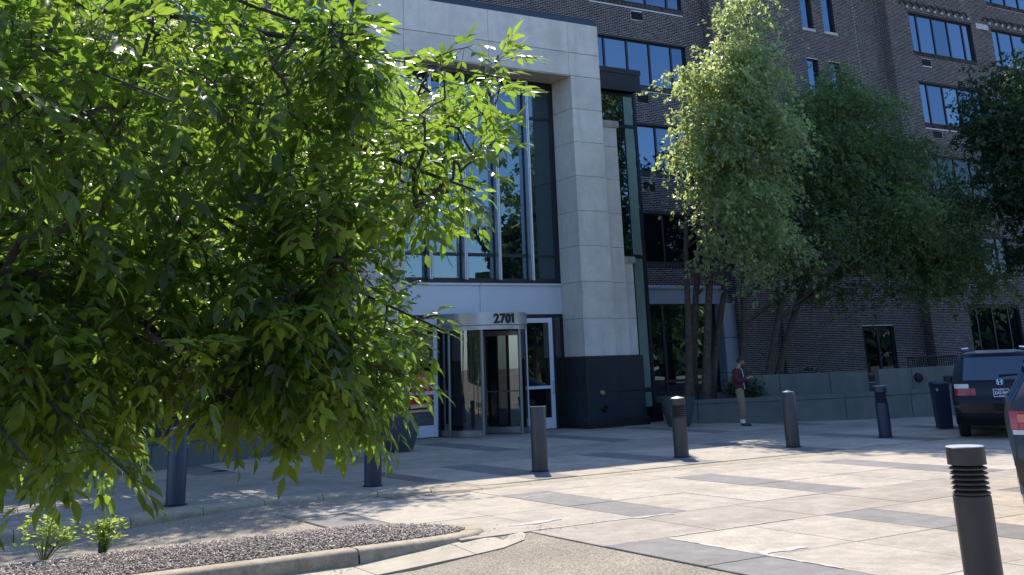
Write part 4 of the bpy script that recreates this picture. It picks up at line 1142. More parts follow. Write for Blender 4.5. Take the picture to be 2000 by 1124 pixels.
def vehicle(root, paint, trim, prof, wid, kx, L, H, belt, wheels, side_win, glass_z, wheel_r=0.34):
    # prof: rear profile x(z); wid: half width by height; kx: roof factor by station
    nz = [0.26, 0.34, 0.46, 0.60, 0.70, 0.80, 0.90, belt, belt + 0.14, belt + 0.28, belt + 0.42, H - 0.13, H - 0.06, H - 0.02, H]
    ny = 12
    rx = lambda y, z: interp(z, prof) + 0.15 * (abs(y) / interp(z, wid)) ** 5
    b = MB()
    # rear skin
    idx = {}
    for i, z in enumerate(nz):
        w = interp(z, wid)
        for j in range(ny + 1):
            y = w * (1 - 2 * j / ny)
            idx[('r', i, j)] = len(b.v); b.v.append((rx(y, z), y, z))
    for i in range(len(nz) - 1):
        for j in range(ny):
            b._q((idx['r', i, j], idx['r', i + 1, j], idx['r', i + 1, j + 1], idx['r', i, j + 1]))
    # sides and roof by station
    stx = [s for s in (0.25, 0.5, 0.8, 1.2, 1.7, 2.3, 2.9, 3.4, 3.9, 4.3, 4.7, L - 0.12, L)]
    def sec(i, s, sg):
        z = nz[i]; w = interp(z, wid)
        k = interp(s, kx)
        zz = z if z <= belt else belt + (z - belt) * k
        lim = 1.0 - 0.16 * max(0, (s - (L - 0.9)) / 0.9) ** 2
        lowx = max(s, interp(z, prof) + 0.16)
        top = interp(s, [(3.3, 0.0), (L, 0.16)])
        zz = min(zz, zz - top * max(0, (min(z, belt) - 0.6) / 0.6)) if s > 3.3 else zz
        return (lowx, sg * w * lim, zz)
    for si, s in enumerate(stx):
        for i in range(len(nz)):
            for sg in (1, -1):
                idx[(si, i, sg)] = len(b.v); b.v.append(sec(i, s, sg))
    for sg, jj in ((1, 0), (-1, ny)):
        for i in range(len(nz) - 1):
            q = (idx['r', i, jj], idx[0, i, sg], idx[0, i + 1, sg], idx['r', i + 1, jj])
            b._q(q if sg == 1 else q[::-1])
            for si in range(len(stx) - 1):
                q = (idx[si, i, sg], idx[si + 1, i, sg], idx[si + 1, i + 1, sg], idx[si, i + 1, sg])
                b._q(q if sg == 1 else q[::-1])
    n = len(nz) - 1
    for si in range(len(stx) - 1):
        b._q((idx[si, n, 1], idx[si + 1, n, 1], idx[si + 1, n, -1], idx[si, n, -1]))
        b._q((idx[si, 0, -1], idx[si + 1, 0, -1], idx[si + 1, 0, 1], idx[si, 0, 1]))
    for i in range(n):
        b._q((idx[len(stx) - 1, i, 1], idx[len(stx) - 1, i + 1, 1], idx[len(stx) - 1, i + 1, -1], idx[len(stx) - 1, i, -1])[::-1])
    for j in range(ny): pass
    b._q([idx['r', n, j] for j in range(ny + 1)] + [idx[0, n, -1], idx[0, n, 1]])
    b._q([idx['r', 0, j] for j in range(ny, -1, -1)] + [idx[0, 0, 1], idx[0, 0, -1]])
    obj('body', b, paint, root, smooth=True, local=True, ang=32)
    # rear window, side windows, wheels
    def patch(name, y0, y1, z0, z1, m, out, nyy=8, nzz=4, par=None, taper=0.0):
        p = MB(); g = {}
        for side in (0, 1):
            for i in range(nzz + 1):
                z = z0 + (z1 - z0) * i / nzz
                for j in range(nyy + 1):
                    f = 1 - taper * i / nzz
                    y = (y0 + (y1 - y0) * j / nyy) * f
                    g[side, i, j] = len(p.v); p.v.append((rx(y, z) - (out if side == 0 else -0.01), y, z))
        for i in range(nzz):
            for j in range(nyy):
                q = (g[0, i, j], g[0, i, j + 1], g[0, i + 1, j + 1], g[0, i + 1, j])
                p._q(q if y1 < y0 else q[::-1])
        ring = [(0, j) for j in range(nyy + 1)] + [(i, nyy) for i in range(1, nzz + 1)] + [(nzz, j) for j in range(nyy - 1, -1, -1)] + [(i, 0) for i in range(nzz - 1, 0, -1)]
        for k in range(len(ring)):
            a, c = ring[k], ring[(k + 1) % len(ring)]
            p._q((g[0, a[0], a[1]], g[1, a[0], a[1]], g[1, c[0], c[1]], g[0, c[0], c[1]]))
        return obj(name, p, m, par or root, smooth=True, local=True, ang=40)
    patch('rear_window', 0.72, -0.72, glass_z[0], glass_z[1], VGLASS, 0.012, taper=0.13)
    for sg in (1, -1):
        for xa, xb in side_win:
            p = MB(); N = 4
            for i in range(N + 1):
                z = belt + 0.04 + (H - 0.20 - belt) * i / N
                for x in (max(xa, interp(z, prof) + 0.24), xb - 0.5 * max(0, (z - belt) / (H - belt)) * (1 if xb > 3 else 0)):
                    k = interp(x, kx); zz = belt + (z - belt) * k
                    p.v.append((x, sg * (interp(z, wid) + 0.006), zz))
            for i in range(N):
                q = (2 * i, 2 * i + 1, 2 * i + 3, 2 * i + 2); p._q(q if sg == 1 else q[::-1])
            obj('side_window', p, VGLASS, root, smooth=True, local=True)
        for x in wheels:
            w = interp(0.4, wid)
            Mw = Matrix.Translation((x, sg * (w - 0.11), wheel_r)) @ Matrix.Rotation(R(90), 4, 'X')
            p = MB(); p.lathe([(wheel_r * 0.62, -0.10), (wheel_r - 0.03, -0.115), (wheel_r, -0.08), (wheel_r, 0.08), (wheel_r - 0.03, 0.115), (wheel_r * 0.62, 0.10)], n=28, M=Mw)
            t = obj('wheel', p, TYRE, root, smooth=True, local=True)
            p = MB(); o_ = -0.1 * sg
            p.lathe([(wheel_r * 0.63, 0.0), (wheel_r * 0.55, 0.0 + o_ * .3), (0.07, o_ * .3), (0, o_ * .5)], n=20, M=Mw @ Matrix.Translation((0, 0, o_))); obj('rim', p, RIM, t, smooth=True, local=True)
            p = MB(); Ma = Matrix.Translation((x, sg * (w + 0.001), wheel_r)) @ Matrix.Rotation(R(90), 4, 'X')
            p.lathe([(wheel_r + 0.05, -0.012), (wheel_r + 0.05, 0.012), (0, 0.012), (0, -0.012)], n=28, M=Ma)
            if False: obj('arch', p, BLACK, root, local=True)
            p = MB(); p.tube([(x + (wheel_r + .05) * math.cos(a), sg * w, wheel_r + (wheel_r + .05) * math.sin(a)) for a in [R(-10 + 20 * q) for q in range(11)]], 0.035, 6); obj('wheel_arch', p, trim, root, smooth=True, local=True)
    return rx, patch
VANP = mat('black_blue_car_paint', (0.003, 0.004, 0.008), 0.3, coat=0.3, spec=0.2)
van = thing('minivan', 'dark blue-black minivan seen from behind in the shade by the recycling bin', 'van', (19.80, 14.06, 0), R(36.5))
van.scale = (0.942, 0.942, 0.942)
vprof = [(0.26, 0.10), (0.34, 0.03), (0.46, 0.0), (0.70, 0.0), (0.74, 0.05), (0.9, 0.07), (1.10, 0.10), (1.25, 0.16), (1.6, 0.34), (1.70, 0.40), (1.76, 0.52)]
vwid = [(0.26, 0.86), (0.34, 0.92), (0.46, 0.955), (0.8, 0.975), (1.05, 0.955), (1.3, 0.89), (1.55, 0.80), (1.69, 0.72), (1.73, 0.66), (1.76, 0.5)]
vk = [(0, 1), (3.2, 1), (3.3, 0.96), (4.2, 0.12), (4.4, 0.02), (5.2, 0.0)]
rxv, patch = vehicle(van, VANP, BLACK, vprof, vwid, vk, 5.1, 1.76, 1.05, (0.95, 3.95), ((0.3, 1.25), (1.4, 2.45), (2.55, 3.6)), (1.16, 1.62))
for sg in (1, -1):
    patch('taillight', 0.905 * sg, 0.50 * sg, 0.86, 1.00, REDL, 0.012)
    patch('taillight', 0.905 * sg, 0.62 * sg, 1.003, 1.09, CLEARL, 0.012)
    patch('reflector', 0.80 * sg, 0.52 * sg, 0.725, 0.755, CLEARL, 0.006, par=None)
patch('bumper', 0.84, -0.84, 0.40, 0.70, VANP, 0.03)
b = MB(); b.v = []
for s_ in (1,):
    pass
b.bevbox(0.235, 0.56, -0.69, 0.69, 1.655, 1.735, 0.02, Matrix.Rotation(R(6), 4, 'Y'))
obj('spoiler', b, VANP, van, local=True)
b = MB(); b.box(0.40, 0.416, -0.14, 0.14, 1.655, 1.675); obj('brake_lamp', b, REDL, van, local=True)
yv = 0.06
Mp = Matrix.Translation((rxv(0, 0.88) - 0.03, 0.0, 0.90)) @ Matrix.Rotation(R(-90), 4, 'Z') @ Matrix.Rotation(R(90 - 8), 4, 'X')
b = MB(); b.bevbox(-0.155, 0.155, -0.08, 0.08, 0, 0.012, 0.004, Mp)
plate = obj('number_plate', b, PLATE_B, van, local=True)
b = MB()
for q in ((-0.155, 0.155, 0.07, 0.08), (-0.155, 0.155, -0.08, -0.07), (-0.155, -0.147, -0.07, 0.07), (0.147, 0.155, -0.07, 0.07), (-0.06, 0.06, -0.062, -0.055), (-0.06, 0.06, 0.053, 0.060)):
    b.box(q[0], q[1], q[2], q[3], 0.0125, 0.0145, Mp)
obj('plate_rim', b, PLATE_W, plate, local=True)
def text(name, body, size, m, parent, M, ext=0.001, off=0.0, align='CENTER'):
    cu = bpy.data.curves.new(name, 'FONT'); cu.body = body; cu.size = size; cu.extrude = ext; cu.offset = off; cu.align_x = align; cu.align_y = 'CENTER'
    cu.materials.append(m)
    tmp = bpy.data.objects.new(name, cu); COL.objects.link(tmp)
    dg = bpy.context.evaluated_depsgraph_get(); dg.update()
    me = bpy.data.meshes.new_from_object(tmp.evaluated_get(dg)); bpy.data.objects.remove(tmp)
    o = bpy.data.objects.new(name, me); COL.objects.link(o); o.parent = parent; o.matrix_local = M
    return o
text('plate_lettering', 'ZAS 069', 0.078, PLATE_W, plate, Mp @ Matrix.Translation((0, 0, 0.0145)), off=0.001)
# the H emblem in its rounded frame
Me = Matrix.Translation((rxv(0, 1.11) - 0.022, 0.0, 1.115)) @ Matrix.Rotation(R(-90), 4, 'Z') @ Matrix.Rotation(R(90 - 12), 4, 'X')
b = MB()
ring = []
for k in range(32):
    a = 2 * math.pi * k / 32; c, s_ = math.cos(a), math.sin(a)
    ring.append(Vector((0.062 * math.copysign(abs(c) ** 0.5, c) * (1 + 0.10 * s_), 0.052 * math.copysign(abs(s_) ** 0.5, s_), 0)))
b.tube([Me @ p for p in ring + ring[:1]], 0.006, 6, cap=False)
for sg in (1, -1):
    b.tube([Me @ Vector((sg * 0.040, 0.045, 0)), Me @ Vector((sg * 0.027, 0, 0)), Me @ Vector((sg * 0.036, -0.045, 0))], [0.013, 0.010, 0.012], 6)
b.tube([Me @ Vector((-0.03, -0.004, 0)), Me @ Vector((0.03, -0.004, 0))], 0.009, 6)
obj('emblem', b, CHROME, van, smooth=True, local=True)
b = MB(); b.tube([(rxv(0, 1.25) - 0.03, 0.0, 1.245), (rxv(0, 1.27) - 0.03, -0.3, 1.262), (rxv(0, 1.25) - .02, -0.50, 1.255)], [0.022, 0.014, 0.008], 6); obj('wiper', b, BLACK, van, smooth=True, local=True)
for sg in (1, -1):
    b = MB(); b.bevbox(3.45, 3.62, min(sg * .97, sg * 1.17), max(sg * .97, sg * 1.17), 1.02, 1.20, 0.03); obj('mirror', b, VANP, van, local=True)
    b = MB(); b.tube([(0.7, sg * 0.60, 1.79), (2.6, sg * 0.60, 1.81)], 0.018, 6); obj('roof_rail', b, CHROME, van, smooth=True, local=True)
    b = MB(); b.tube([(0.62, sg * 0.66, 1.785), (0.70, sg * 0.52, 1.80)], 0.03, 6); obj('rack_foot', b, CHROME, van, smooth=True, local=True)

SUVP = mat('dark_grey_car_paint', (0.022, 0.021, 0.020), 0.3, coat=0.4, metal=0.2)
SUVB = mat('grey_bumper_plastic', (0.16, 0.155, 0.15), 0.45)
suv = thing('suv', 'dark grey sport utility vehicle cut off by the right edge of the photo', 'car', (10.40, 6.20, 0), R(35.6))
sprof = [(0.26, 0.16), (0.34, 0.10), (0.46, 0.02), (0.62, 0.0), (0.74, 0.02), (0.9, 0.05), (1.10, 0.07), (1.25, 0.12), (1.6, 0.30), (1.72, 0.36), (1.80, 0.5)]
swid = [(0.26, 0.80), (0.34, 0.88), (0.46, 0.93), (0.8, 0.965), (1.08, 0.95), (1.35, 0.75), (1.6, 0.62), (1.72, 0.58), (1.77, 0.53), (1.80, 0.45)]
rxs, patch = vehicle(suv, SUVP, SUVB, sprof, swid, [(0, 1), (2.9, 1), (3.0, .97), (3.9, 0.1), (4.1, 0.0), (5.2, 0.0)], 4.9, 1.80, 1.12, (0.95, 3.85), ((0.35, 1.2), (1.3, 2.3), (2.4, 3.3)), (1.17, 1.64), 0.38)
for sg in (1, -1):
    t = patch('taillight', 0.93 * sg, 0.62 * sg, 0.93, 1.10, REDL, 0.02)
    AMB = bpy.data.materials.get('pale_red_lens') or mat('pale_red_lens', (0.62, 0.14, 0.09), 0.2, coat=0.4)
    patch('lamp_cell', 0.86 * sg, 0.79 * sg, 1.00, 1.07, AMB, 0.028, 2, 2, par=t); patch('lamp_cell', 0.76 * sg, 0.67 * sg, 1.00, 1.07, AMB, 0.028, 2, 2, par=t)
    patch('lamp_cell', 0.92 * sg, 0.77 * sg, 0.885, 0.927, CLEARL, 0.02, 2, 1, par=t)
    b = MB(); Mx = Matrix.Translation((0.0, sg * 0.62, 0.43)) @ Matrix.Rotation(R(-90), 4, 'Y')
    ring = [Mx @ Vector((0.05 * math.copysign(abs(math.sin(a)) ** .7, math.sin(a)), 0.11 * math.copysign(abs(math.cos(a)) ** .7, math.cos(a)), 0.03)) for a in [2 * math.pi * k / 24 for k in range(25)]]
    b.tube(ring, 0.014, 6, cap=False); ex = obj('exhaust_tip', b, CHROME, suv, smooth=True, local=True)
    b = MB(); b.face([Mx @ Vector((0.05 * math.copysign(abs(math.sin(a)) ** .7, math.sin(a)), 0.11 * math.copysign(abs(math.cos(a)) ** .7, math.cos(a)), 0.022)) for a in [2 * math.pi * k / 24 for k in range(24)]]); obj('exhaust_hole', b, BLACK, ex, local=True)
patch('bumper', 0.86, -0.86, 0.34, 0.62, SUVB, 0.025)
patch('chrome_strip', 0.74, -0.74, 0.885, 0.905, CHROME, 0.012, 8, 1)
b = MB()
for k in range(3): b.box(rxs(0.6, 0.78) - 0.012, rxs(0.6, 0.78) + .01, 0.63 + 0.022 * k, 0.648 + 0.022 * k, 0.765, 0.795)
obj('badge', b, BADGE, suv, local=True)

REDP = mat('red_car_paint', (0.42, 0.018, 0.015), 0.22, coat=1.0)
red = thing('red_car', 'bright red parked car mirrored in the glass of the left entrance door', 'car', (20.3, 7.5, 0), R(6))
rprof = [(0.26, 0.10), (0.46, 0.02), (0.7, 0.0), (0.95, 0.05), (1.05, 0.3), (1.3, 0.75), (1.45, 1.1)]
rwid = [(0.26, 0.80), (0.46, 0.90), (0.8, 0.91), (0.95, 0.88), (1.2, 0.72), (1.4, 0.6), (1.45, 0.5)]
rxr, patch = vehicle(red, REDP, BLACK, rprof, rwid, [(0, 1), (2.6, 1), (3.5, 0.1), (3.7, 0.0), (5, 0)], 4.5, 1.45, 0.93, (0.85, 3.55), ((0.9, 1.8), (1.9, 2.9)), (0.99, 1.36), 0.32)
for sg in (1, -1): patch('taillight', 0.86 * sg, 0.5 * sg, 0.72, 0.86, REDL, 0.012)

# ------------------------------------------------------------------ the man with his phone
def skin(name, verts, edges, m, parent, levels=2, root=0, **kw):
    me = bpy.data.meshes.new(name)
    me.from_pydata([v[:3] for v in verts], edges, [])
    o = bpy.data.objects.new(name, me); COL.objects.link(o)
    md = o.modifiers.new('skin', 'SKIN'); md.use_smooth_shade = True; md.branch_smoothing = 0.6
    for i, v in enumerate(verts):
        r = v[3]; me.skin_vertices[0].data[i].radius = r if isinstance(r, tuple) else (r, r)
        me.skin_vertices[0].data[i].use_root = (i == root)
    ss = o.modifiers.new('sub', 'SUBSURF'); ss.levels = levels; ss.render_levels = levels
    dg = bpy.context.evaluated_depsgraph_get(); dg.update()
    new = bpy.data.meshes.new_from_object(o.evaluated_get(dg))
    new.materials.clear(); new.materials.append(m)
    new.polygons.foreach_set('use_smooth', [True] * len(new.polygons))
    o.modifiers.clear(); o.data = new; bpy.data.meshes.remove(me)
    o.parent = parent
    return o
SKIN = mat('skin', (0.40, 0.22, 0.155), 0.55)
JACK = mat('maroon_jacket_cloth', (0.085, 0.012, 0.022), 0.8, var=0.25, scale=12, bump=0.3, bscale=25)
CHINO = mat('tan_trouser_cloth', (0.24, 0.175, 0.105), 0.85, var=0.2, scale=10, bump=0.3, bscale=22)
HAIR = mat('short_brown_hair', (0.035, 0.024, 0.017), 0.8, var=0.3, scale=60)
SHOE = mat('brown_shoe_leather', (0.055, 0.022, 0.016), 0.5)
SHIRT = mat('white_shirt_cloth', (0.62, 0.62, 0.64), 0.85)
man = thing('person', 'man in a maroon jacket and tan trousers standing side-on, head bowed over a phone', 'person', (20.28, 22.02, 0), R(-44))
Vv = [(0, 0, .93, .12), (-.015, 0, 1.12, (.12, .10)), (-.01, 0, 1.34, (.14, .11)), (.02, 0, 1.455, .055), (.055, 0, 1.515, .058), (.105, 0, 1.565, (.075, .085)), (.12, 0, 1.62, (.080, .092)), (.105, 0, 1.675, (.058, .066)),
      (.172, 0, 1.548, .012), (.196, 0, 1.522, .010),
      (-.02, .16, 1.36, .045), (-.045, .215, 1.13, .036), (.16, .13, 1.135, .033), (.245, .075, 1.175, .026), (.29, .055, 1.19, (.022, .036)),
      (-.02, -.16, 1.36, .045), (-.045, -.215, 1.13, .036), (.16, -.13, 1.135, .033), (.245, -.075, 1.175, .026), (.29, -.055, 1.19, (.022, .036)),
      (0, .09, .87, .085), (.015, .095, .50, .058), (0, .095, .10, .042), (0, -.09, .87, .085), (.045, -.095, .50, .058), (.03, -.10, .10, .042)]
Ee = [(0, 1), (1, 2), (2, 3), (3, 4), (4, 5), (5, 6), (6, 7), (5, 8), (8, 9), (2, 10), (10, 11), (11, 12), (12, 13), (13, 14), (2, 15), (15, 16), (16, 17), (17, 18), (18, 19), (0, 20), (20, 21), (21, 22), (0, 23), (23, 24), (24, 25)]
for h0, sg in ((14, 1), (19, -1)):
    hx, hy, hz = Vv[h0][:3]
    for k, (dy, ln) in enumerate(((0.030, .070), (0.012, .085), (-0.006, .088), (-0.022, .075))):
        i = len(Vv); yk = hy + sg * dy * 0.5
        Vv.append((hx + .035, yk - sg * .01, hz + .012 - dy * .4, .0095)); Vv.append((hx + .035 + ln * .5, yk - sg * 0.03, hz + .02 - dy * .5, .0085)); Vv.append((hx + .02 + ln * .6, yk - sg * .05, hz + .03 - dy * .5, .0075))
        Ee += [(h0, i), (i, i + 1), (i + 1, i + 2)]
    i = len(Vv); Vv.append((hx + .015, hy - sg * .02, hz + .035, .011)); Vv.append((hx + .045, hy - sg * .035, hz + .045, .009)); Ee += [(h0, i), (i, i + 1)]
skin('body', Vv, Ee, SKIN, man, 1)
skin('jacket', [(-.01, 0, .88, (.20, .16)), (-.03, 0, 1.06, (.19, .155)), (-.035, 0, 1.24, (.20, .165)), (-.03, 0, 1.36, (.19, .165)), (.0, 0, 1.45, .105),
      (-.03, .12, 1.365, .125), (-.035, .19, 1.32, .105), (-.05, .22, 1.21, .092), (-.045, .222, 1.11, .088), (.05, .185, 1.115, .078), (.14, .14, 1.14, .068), (.215, .092, 1.165, .056),
      (-.03, -.12, 1.365, .125), (-.035, -.19, 1.32, .105), (-.05, -.22, 1.21, .092), (-.045, -.222, 1.11, .088), (.05, -.185, 1.115, .078), (.14, -.14, 1.14, .068), (.215, -.092, 1.165, .056)],
     [(0, 1), (1, 2), (2, 3), (3, 4), (3, 5), (5, 6), (6, 7), (7, 8), (8, 9), (9, 10), (10, 11), (3, 12), (12, 13), (13, 14), (14, 15), (15, 16), (16, 17), (17, 18)], JACK, man)
skin('trousers', [(0, 0, .97, (.155, .135)), (0, 0, .88, (.17, .15)), (0, .088, .79, (.118, .124)), (.015, .095, .50, (.092, .096)), (.0, .095, .17, (.080, .084)), (0, -.088, .79, (.118, .124)), (.045, -.095, .50, (.092, .096)), (.03, -.10, .17, (.080, .084))], [(0, 1), (1, 2), (2, 3), (3, 4), (1, 5), (5, 6), (6, 7)], CHINO, man)
for sg, dx in ((1, 0.0), (-1, 0.03)):
    skin('shoe', [(dx - .055, sg * .097, .052, (.044, .040)), (dx + .03, sg * .10, .055, (.048, .044)), (dx + .13, sg * .107, .042, (.046, .034)), (dx + .20, sg * .112, .034, (.034, .024))], [(0, 1), (1, 2), (2, 3)], SHOE, man)
    b = MB(); b.lathe([(.052, .08), (.050, .17)], (dx - .002, sg * .097, 0), 14); obj('sock', b, SHIRT, man, smooth=True, local=True)
b = MB()
prs = [(1.43, .085, .035), (1.36, .128, .04), (1.25, .143, .035), (1.12, .132, .03), (1.0, .142, .03), (.90, .152, .03)]
for (z0, x0, w0), (z1, x1, w1) in zip(prs, prs[1:]):
    b.face([(x0 - .02, w0 + .01, z0), (x0 - .02, -w0 - .01, z0), (x1 - .02, -w1 - .01, z1), (x1 - .02, w1 + .01, z1)])
    b.face([(x0 - .005, w0, z0), (x1 - .005, w1, z1), (x1 - .005, -w1, z1), (x0 - .005, -w0, z0)])
    for s_ in (1, -1): b.face([(x0 - .02, s_ * (w0 + .01), z0), (x1 - .02, s_ * (w1 + .01), z1), (x1 - .005, s_ * w1, z1), (x0 - .005, s_ * w0, z0)])
obj('shirt', b, SHIRT, man, local=True)
b = MB(); Mh = Matrix.Translation((.092, 0, 1.617)) @ Matrix.Rotation(R(26), 4, 'Y')
prof_h = [(0.0, .103), (.045, .095), (.075, .070), (.090, .030), (.092, -.01), (.083, -.055), (.06, -.075)]
b.lathe([(r * 1.03, z) for r, z in prof_h[::-1]], n=24, a0=R(62), a1=R(298), M=Mh)
b.lathe([(r * 1.02, z) for r, z in prof_h[:4][::-1]], n=12, a0=R(-62), a1=R(62), M=Mh)
obj('hair', b, HAIR, man, smooth=True, local=True)
for sg in (1, -1):
    b = MB(); b.tube([(.10, sg * .083, 1.595), (.092, sg * .096, 1.575), (.10, sg * .088, 1.552)], [.012, .014, .008], 6); obj('ear', b, SKIN, man, smooth=True, local=True)
    b = MB(); b.tube([(.180, sg * .032, 1.580), (.187, sg * .030, 1.575)], [.010, .006], 8); obj('eye', b, HAIR, man, smooth=True, local=True)
b = MB(); b.tube([(.160, .022, 1.500), (.166, 0, 1.498), (.160, -.022, 1.500)], .006, 6); obj('mouth', b, mat('lip', (0.30, 0.12, 0.10), 0.5), man, smooth=True, local=True)
ph = thing('phone', 'black phone held in both hands by the man in the maroon jacket', 'phone', (20.28, 22.02, 0), R(-44))
b = MB(); Mq = Matrix.Translation((.335, 0, 1.225)) @ Matrix.Rotation(R(-35), 4, 'Y')
b.bevbox(-.072, .072, -.036, .036, -.004, .004, .003, Mq); obj('case', b, BLACK, ph, local=True)
b = MB(); b.box(-.066, .066, -.032, .032, .0042, .005, Mq); obj('screen', b, VGLASS, ph, local=True)

# ------------------------------------------------------------------ trees
def frames(axis, nrm):
    a = axis / np.linalg.norm(axis, axis=1)[:, None]
    s = np.cross(nrm, a); s /= np.maximum(np.linalg.norm(s, axis=1), 1e-6)[:, None]
    return a, s, np.cross(a, s)
def diamonds(P, A, Nr, L, W):
    # one folded, pointed blade per row
    a, s, n = frames(A, Nr)
    v0 = P; v1 = P + a * (L * 0.45)[:, None] + s * (W * 0.5)[:, None] + n * (W * 0.18)[:, None]; v2 = P + a * L[:, None]; v3 = P + a * (L * 0.45)[:, None] - s * (W * 0.5)[:, None] + n * (W * 0.18)[:, None]
    V = np.stack([v0, v1, v2, v3], 1).reshape(-1, 3); k = len(P)
    lp = (np.array([[0, 1, 2], [0, 2, 3]])[None] + 4 * np.arange(k)[:, None, None]).reshape(-1)
    return V, np.full(2 * k, 3), lp
def crown(lobes, n_strand, per, rng, lsize, hang=0.8, slen=0.7, shell=0.55):
    big = np.array(lobes, float); sub_ = []
    for L_ in big:                       # every lobe breaks up into boughs of its own, with air between them
        k_ = int(np.clip(7 + 5 * L_[3] * L_[5], 9, 32))
        for _ in range(k_):
            q = rng.normal(size=3); q /= np.linalg.norm(q); q *= rng.uniform(.25, 1.0) ** .5 * .86
            r_ = rng.uniform(.17, .36)
            sub_.append((*(L_[:3] + q * L_[3:6]), L_[3] * r_ * 1.15, L_[4] * r_ * 1.1, L_[5] * r_ * .8))
    lob = np.array(sub_)
    wts = lob[:, 3] * lob[:, 4] * lob[:, 5]; wts = wts / wts.sum()
    li = rng.choice(len(lob), n_strand, p=wts)
    d = rng.normal(size=(n_strand, 3)); d /= np.linalg.norm(d, axis=1)[:, None]
    rad = 1 - np.abs(rng.normal(0, 1 - shell, n_strand)); rad = np.clip(rad, 0.12, 1.12)
    # uneven outline: some directions push out, some pull in
    lump = 1 + 0.22 * np.sin(d[:, 0] * 7 + li) * np.sin(d[:, 1] * 6 + 2 * li) + 0.16 * np.sin(d[:, 2] * 9 + li * 1.7)
    P0 = lob[li, :3] + d * lob[li, 3:6] * (rad * lump)[:, None]
    out = d.copy(); out[:, 2] = out[:, 2] * 0.4 - 0.15 + rng.normal(0, .25, n_strand)
    out /= np.linalg.norm(out, axis=1)[:, None]
    L = slen * rng.uniform(0.5, 1.3, n_strand)
    t = rng.random((n_strand, per))
    P = P0[:, None] + out[:, None] * (t * L[:, None])[..., None]
    P[..., 2] -= hang * (t ** 2) * L[:, None]
    P += rng.normal(0, 0.035, P.shape)
    P = P.reshape(-1, 3); k = len(P)
    ax = np.repeat(out, per, 0) * 0.5 + rng.normal(0, 0.6, (k, 3)); ax[:, 2] -= 0.55
    nr = rng.normal(0, 0.7, (k, 3)); nr[:, 2] += 0.7
    Ls = lsize * rng.uniform(0.6, 1.35, k)
    V, sz, lp = diamonds(P, ax, nr, Ls, Ls * 0.62)
    tone = np.clip(np.repeat(rng.beta(2, 2, n_strand), per) * 0.6 + rng.random(k) * 0.4, 0, 1)
    return V, sz, lp, np.repeat(tone, 2), P0
def stems(root, base, tops, m, r0=0.13, part='trunk', wob=0.25, limbs=None, rng=None):
    for i, tp in enumerate(tops):
        bx = base[i] if isinstance(base[0], (tuple, list)) else base
        A = Vector(bx); B = Vector(tp); n = 9; pts = []; rad = []
        ph1, ph2 = rng.uniform(0, 6), rng.uniform(0, 6)
        for k in range(n + 1):
            t = k / n; p = A.lerp(B, t)
            p = Vector((A.x + (B.x - A.x) * (t ** 1.25), A.y + (B.y - A.y) * (t ** 1.25), p.z))
            p += Vector((math.sin(t * 5 + ph1), math.cos(t * 4 + ph2), 0)) * wob * t * (1 - t)
            pts.append(p); rad.append(r0 * (1 - 0.82 * t) * (1 + (0.5 if k == 0 else 0)))
        b = MB(); b.tube(pts, rad, 8)
        tr = obj(part, b, m, root, smooth=True, ang=80)
        if limbs is not None:
            b = MB()
            for q in limbs[i::len(tops)]:
                q = Vector(q)
                k = min(range(3, n), key=lambda j: abs(pts[j].z - (q.z - 0.35 * (q - pts[j]).to_2d().length)) )
                s0 = pts[k]; mid = s0.lerp(q, 0.55) + Vector((0, 0, 0.12 * (q - s0).length))
                b.tube([s0, s0.lerp(mid, .5) + Vector((0, 0, .03)), mid, q], [max(rad[k] * .5, .012), max(rad[k] * .4, .01), .009, .004], 5, cap=False)
            if b.f: obj('branch', b, m, tr, smooth=True, ang=80)
def far_tree(name, label, loc, lobes, n_strand, per, seed, lsize, leafm, barkm, bases, tops, r0=0.12, group=None, hang=0.8, slen=0.7, cat='tree', shell=.55, nl=26):
    rng = np.random.default_rng(seed); pr = random.Random(seed)
    t = thing(name, label, cat, loc, 0, group)
    V, sz, lp, tone, P0 = crown(lobes, n_strand, per, rng, lsize, hang, slen, shell)
    me = npmesh('crown', V, sz, lp, leafm, tone)
    o = bpy.data.objects.new('crown', me); link(o, t); o['kind'] = 'stuff'
    lim = [tuple(P0[i]) for i in rng.choice(len(P0), min(nl * len(tops), len(P0)), replace=False)]
    stems(t, bases, tops, barkm, r0, rng=pr, limbs=lim)
    return t
far_tree('river_birch', 'tall slender river birch with sunlit pale leaves just right of the entrance', (20.6, 24.6, 0.5),
         [(22.3, 22.6, 11.3, 1.3, .9, 1.6), (21.2, 22.6, 9.6, 1.6, 1.0, 1.2), (22.9, 22.6, 9.2, 1.3, .9, 1.2), (21.6, 22.4, 8.0, 2.0, 1.1, 1.2), (20.2, 22.2, 6.9, 1.6, 1.0, 1.2), (22.2, 22.6, 6.2, 1.7, 1.1, 1.4), (20.7, 22.0, 5.2, 1.5, .9, 1.2), (22.6, 22.6, 4.6, 1.0, .9, 0.9), (20.9, 22.0, 3.9, .8, .6, .6)],
         2900, 11, 21, 0.13, BIRCHLEAF, BIRCHBARK, [(20.75, 24.6, .4), (21.05, 24.8, .4), (21.5, 24.6, .4), (21.2, 24.4, .4)], [(20.6, 23.4, 8.2), (21.8, 23.6, 9.5), (23.4, 23.8, 7.2), (22.2, 23.0, 12.0)], 0.125)
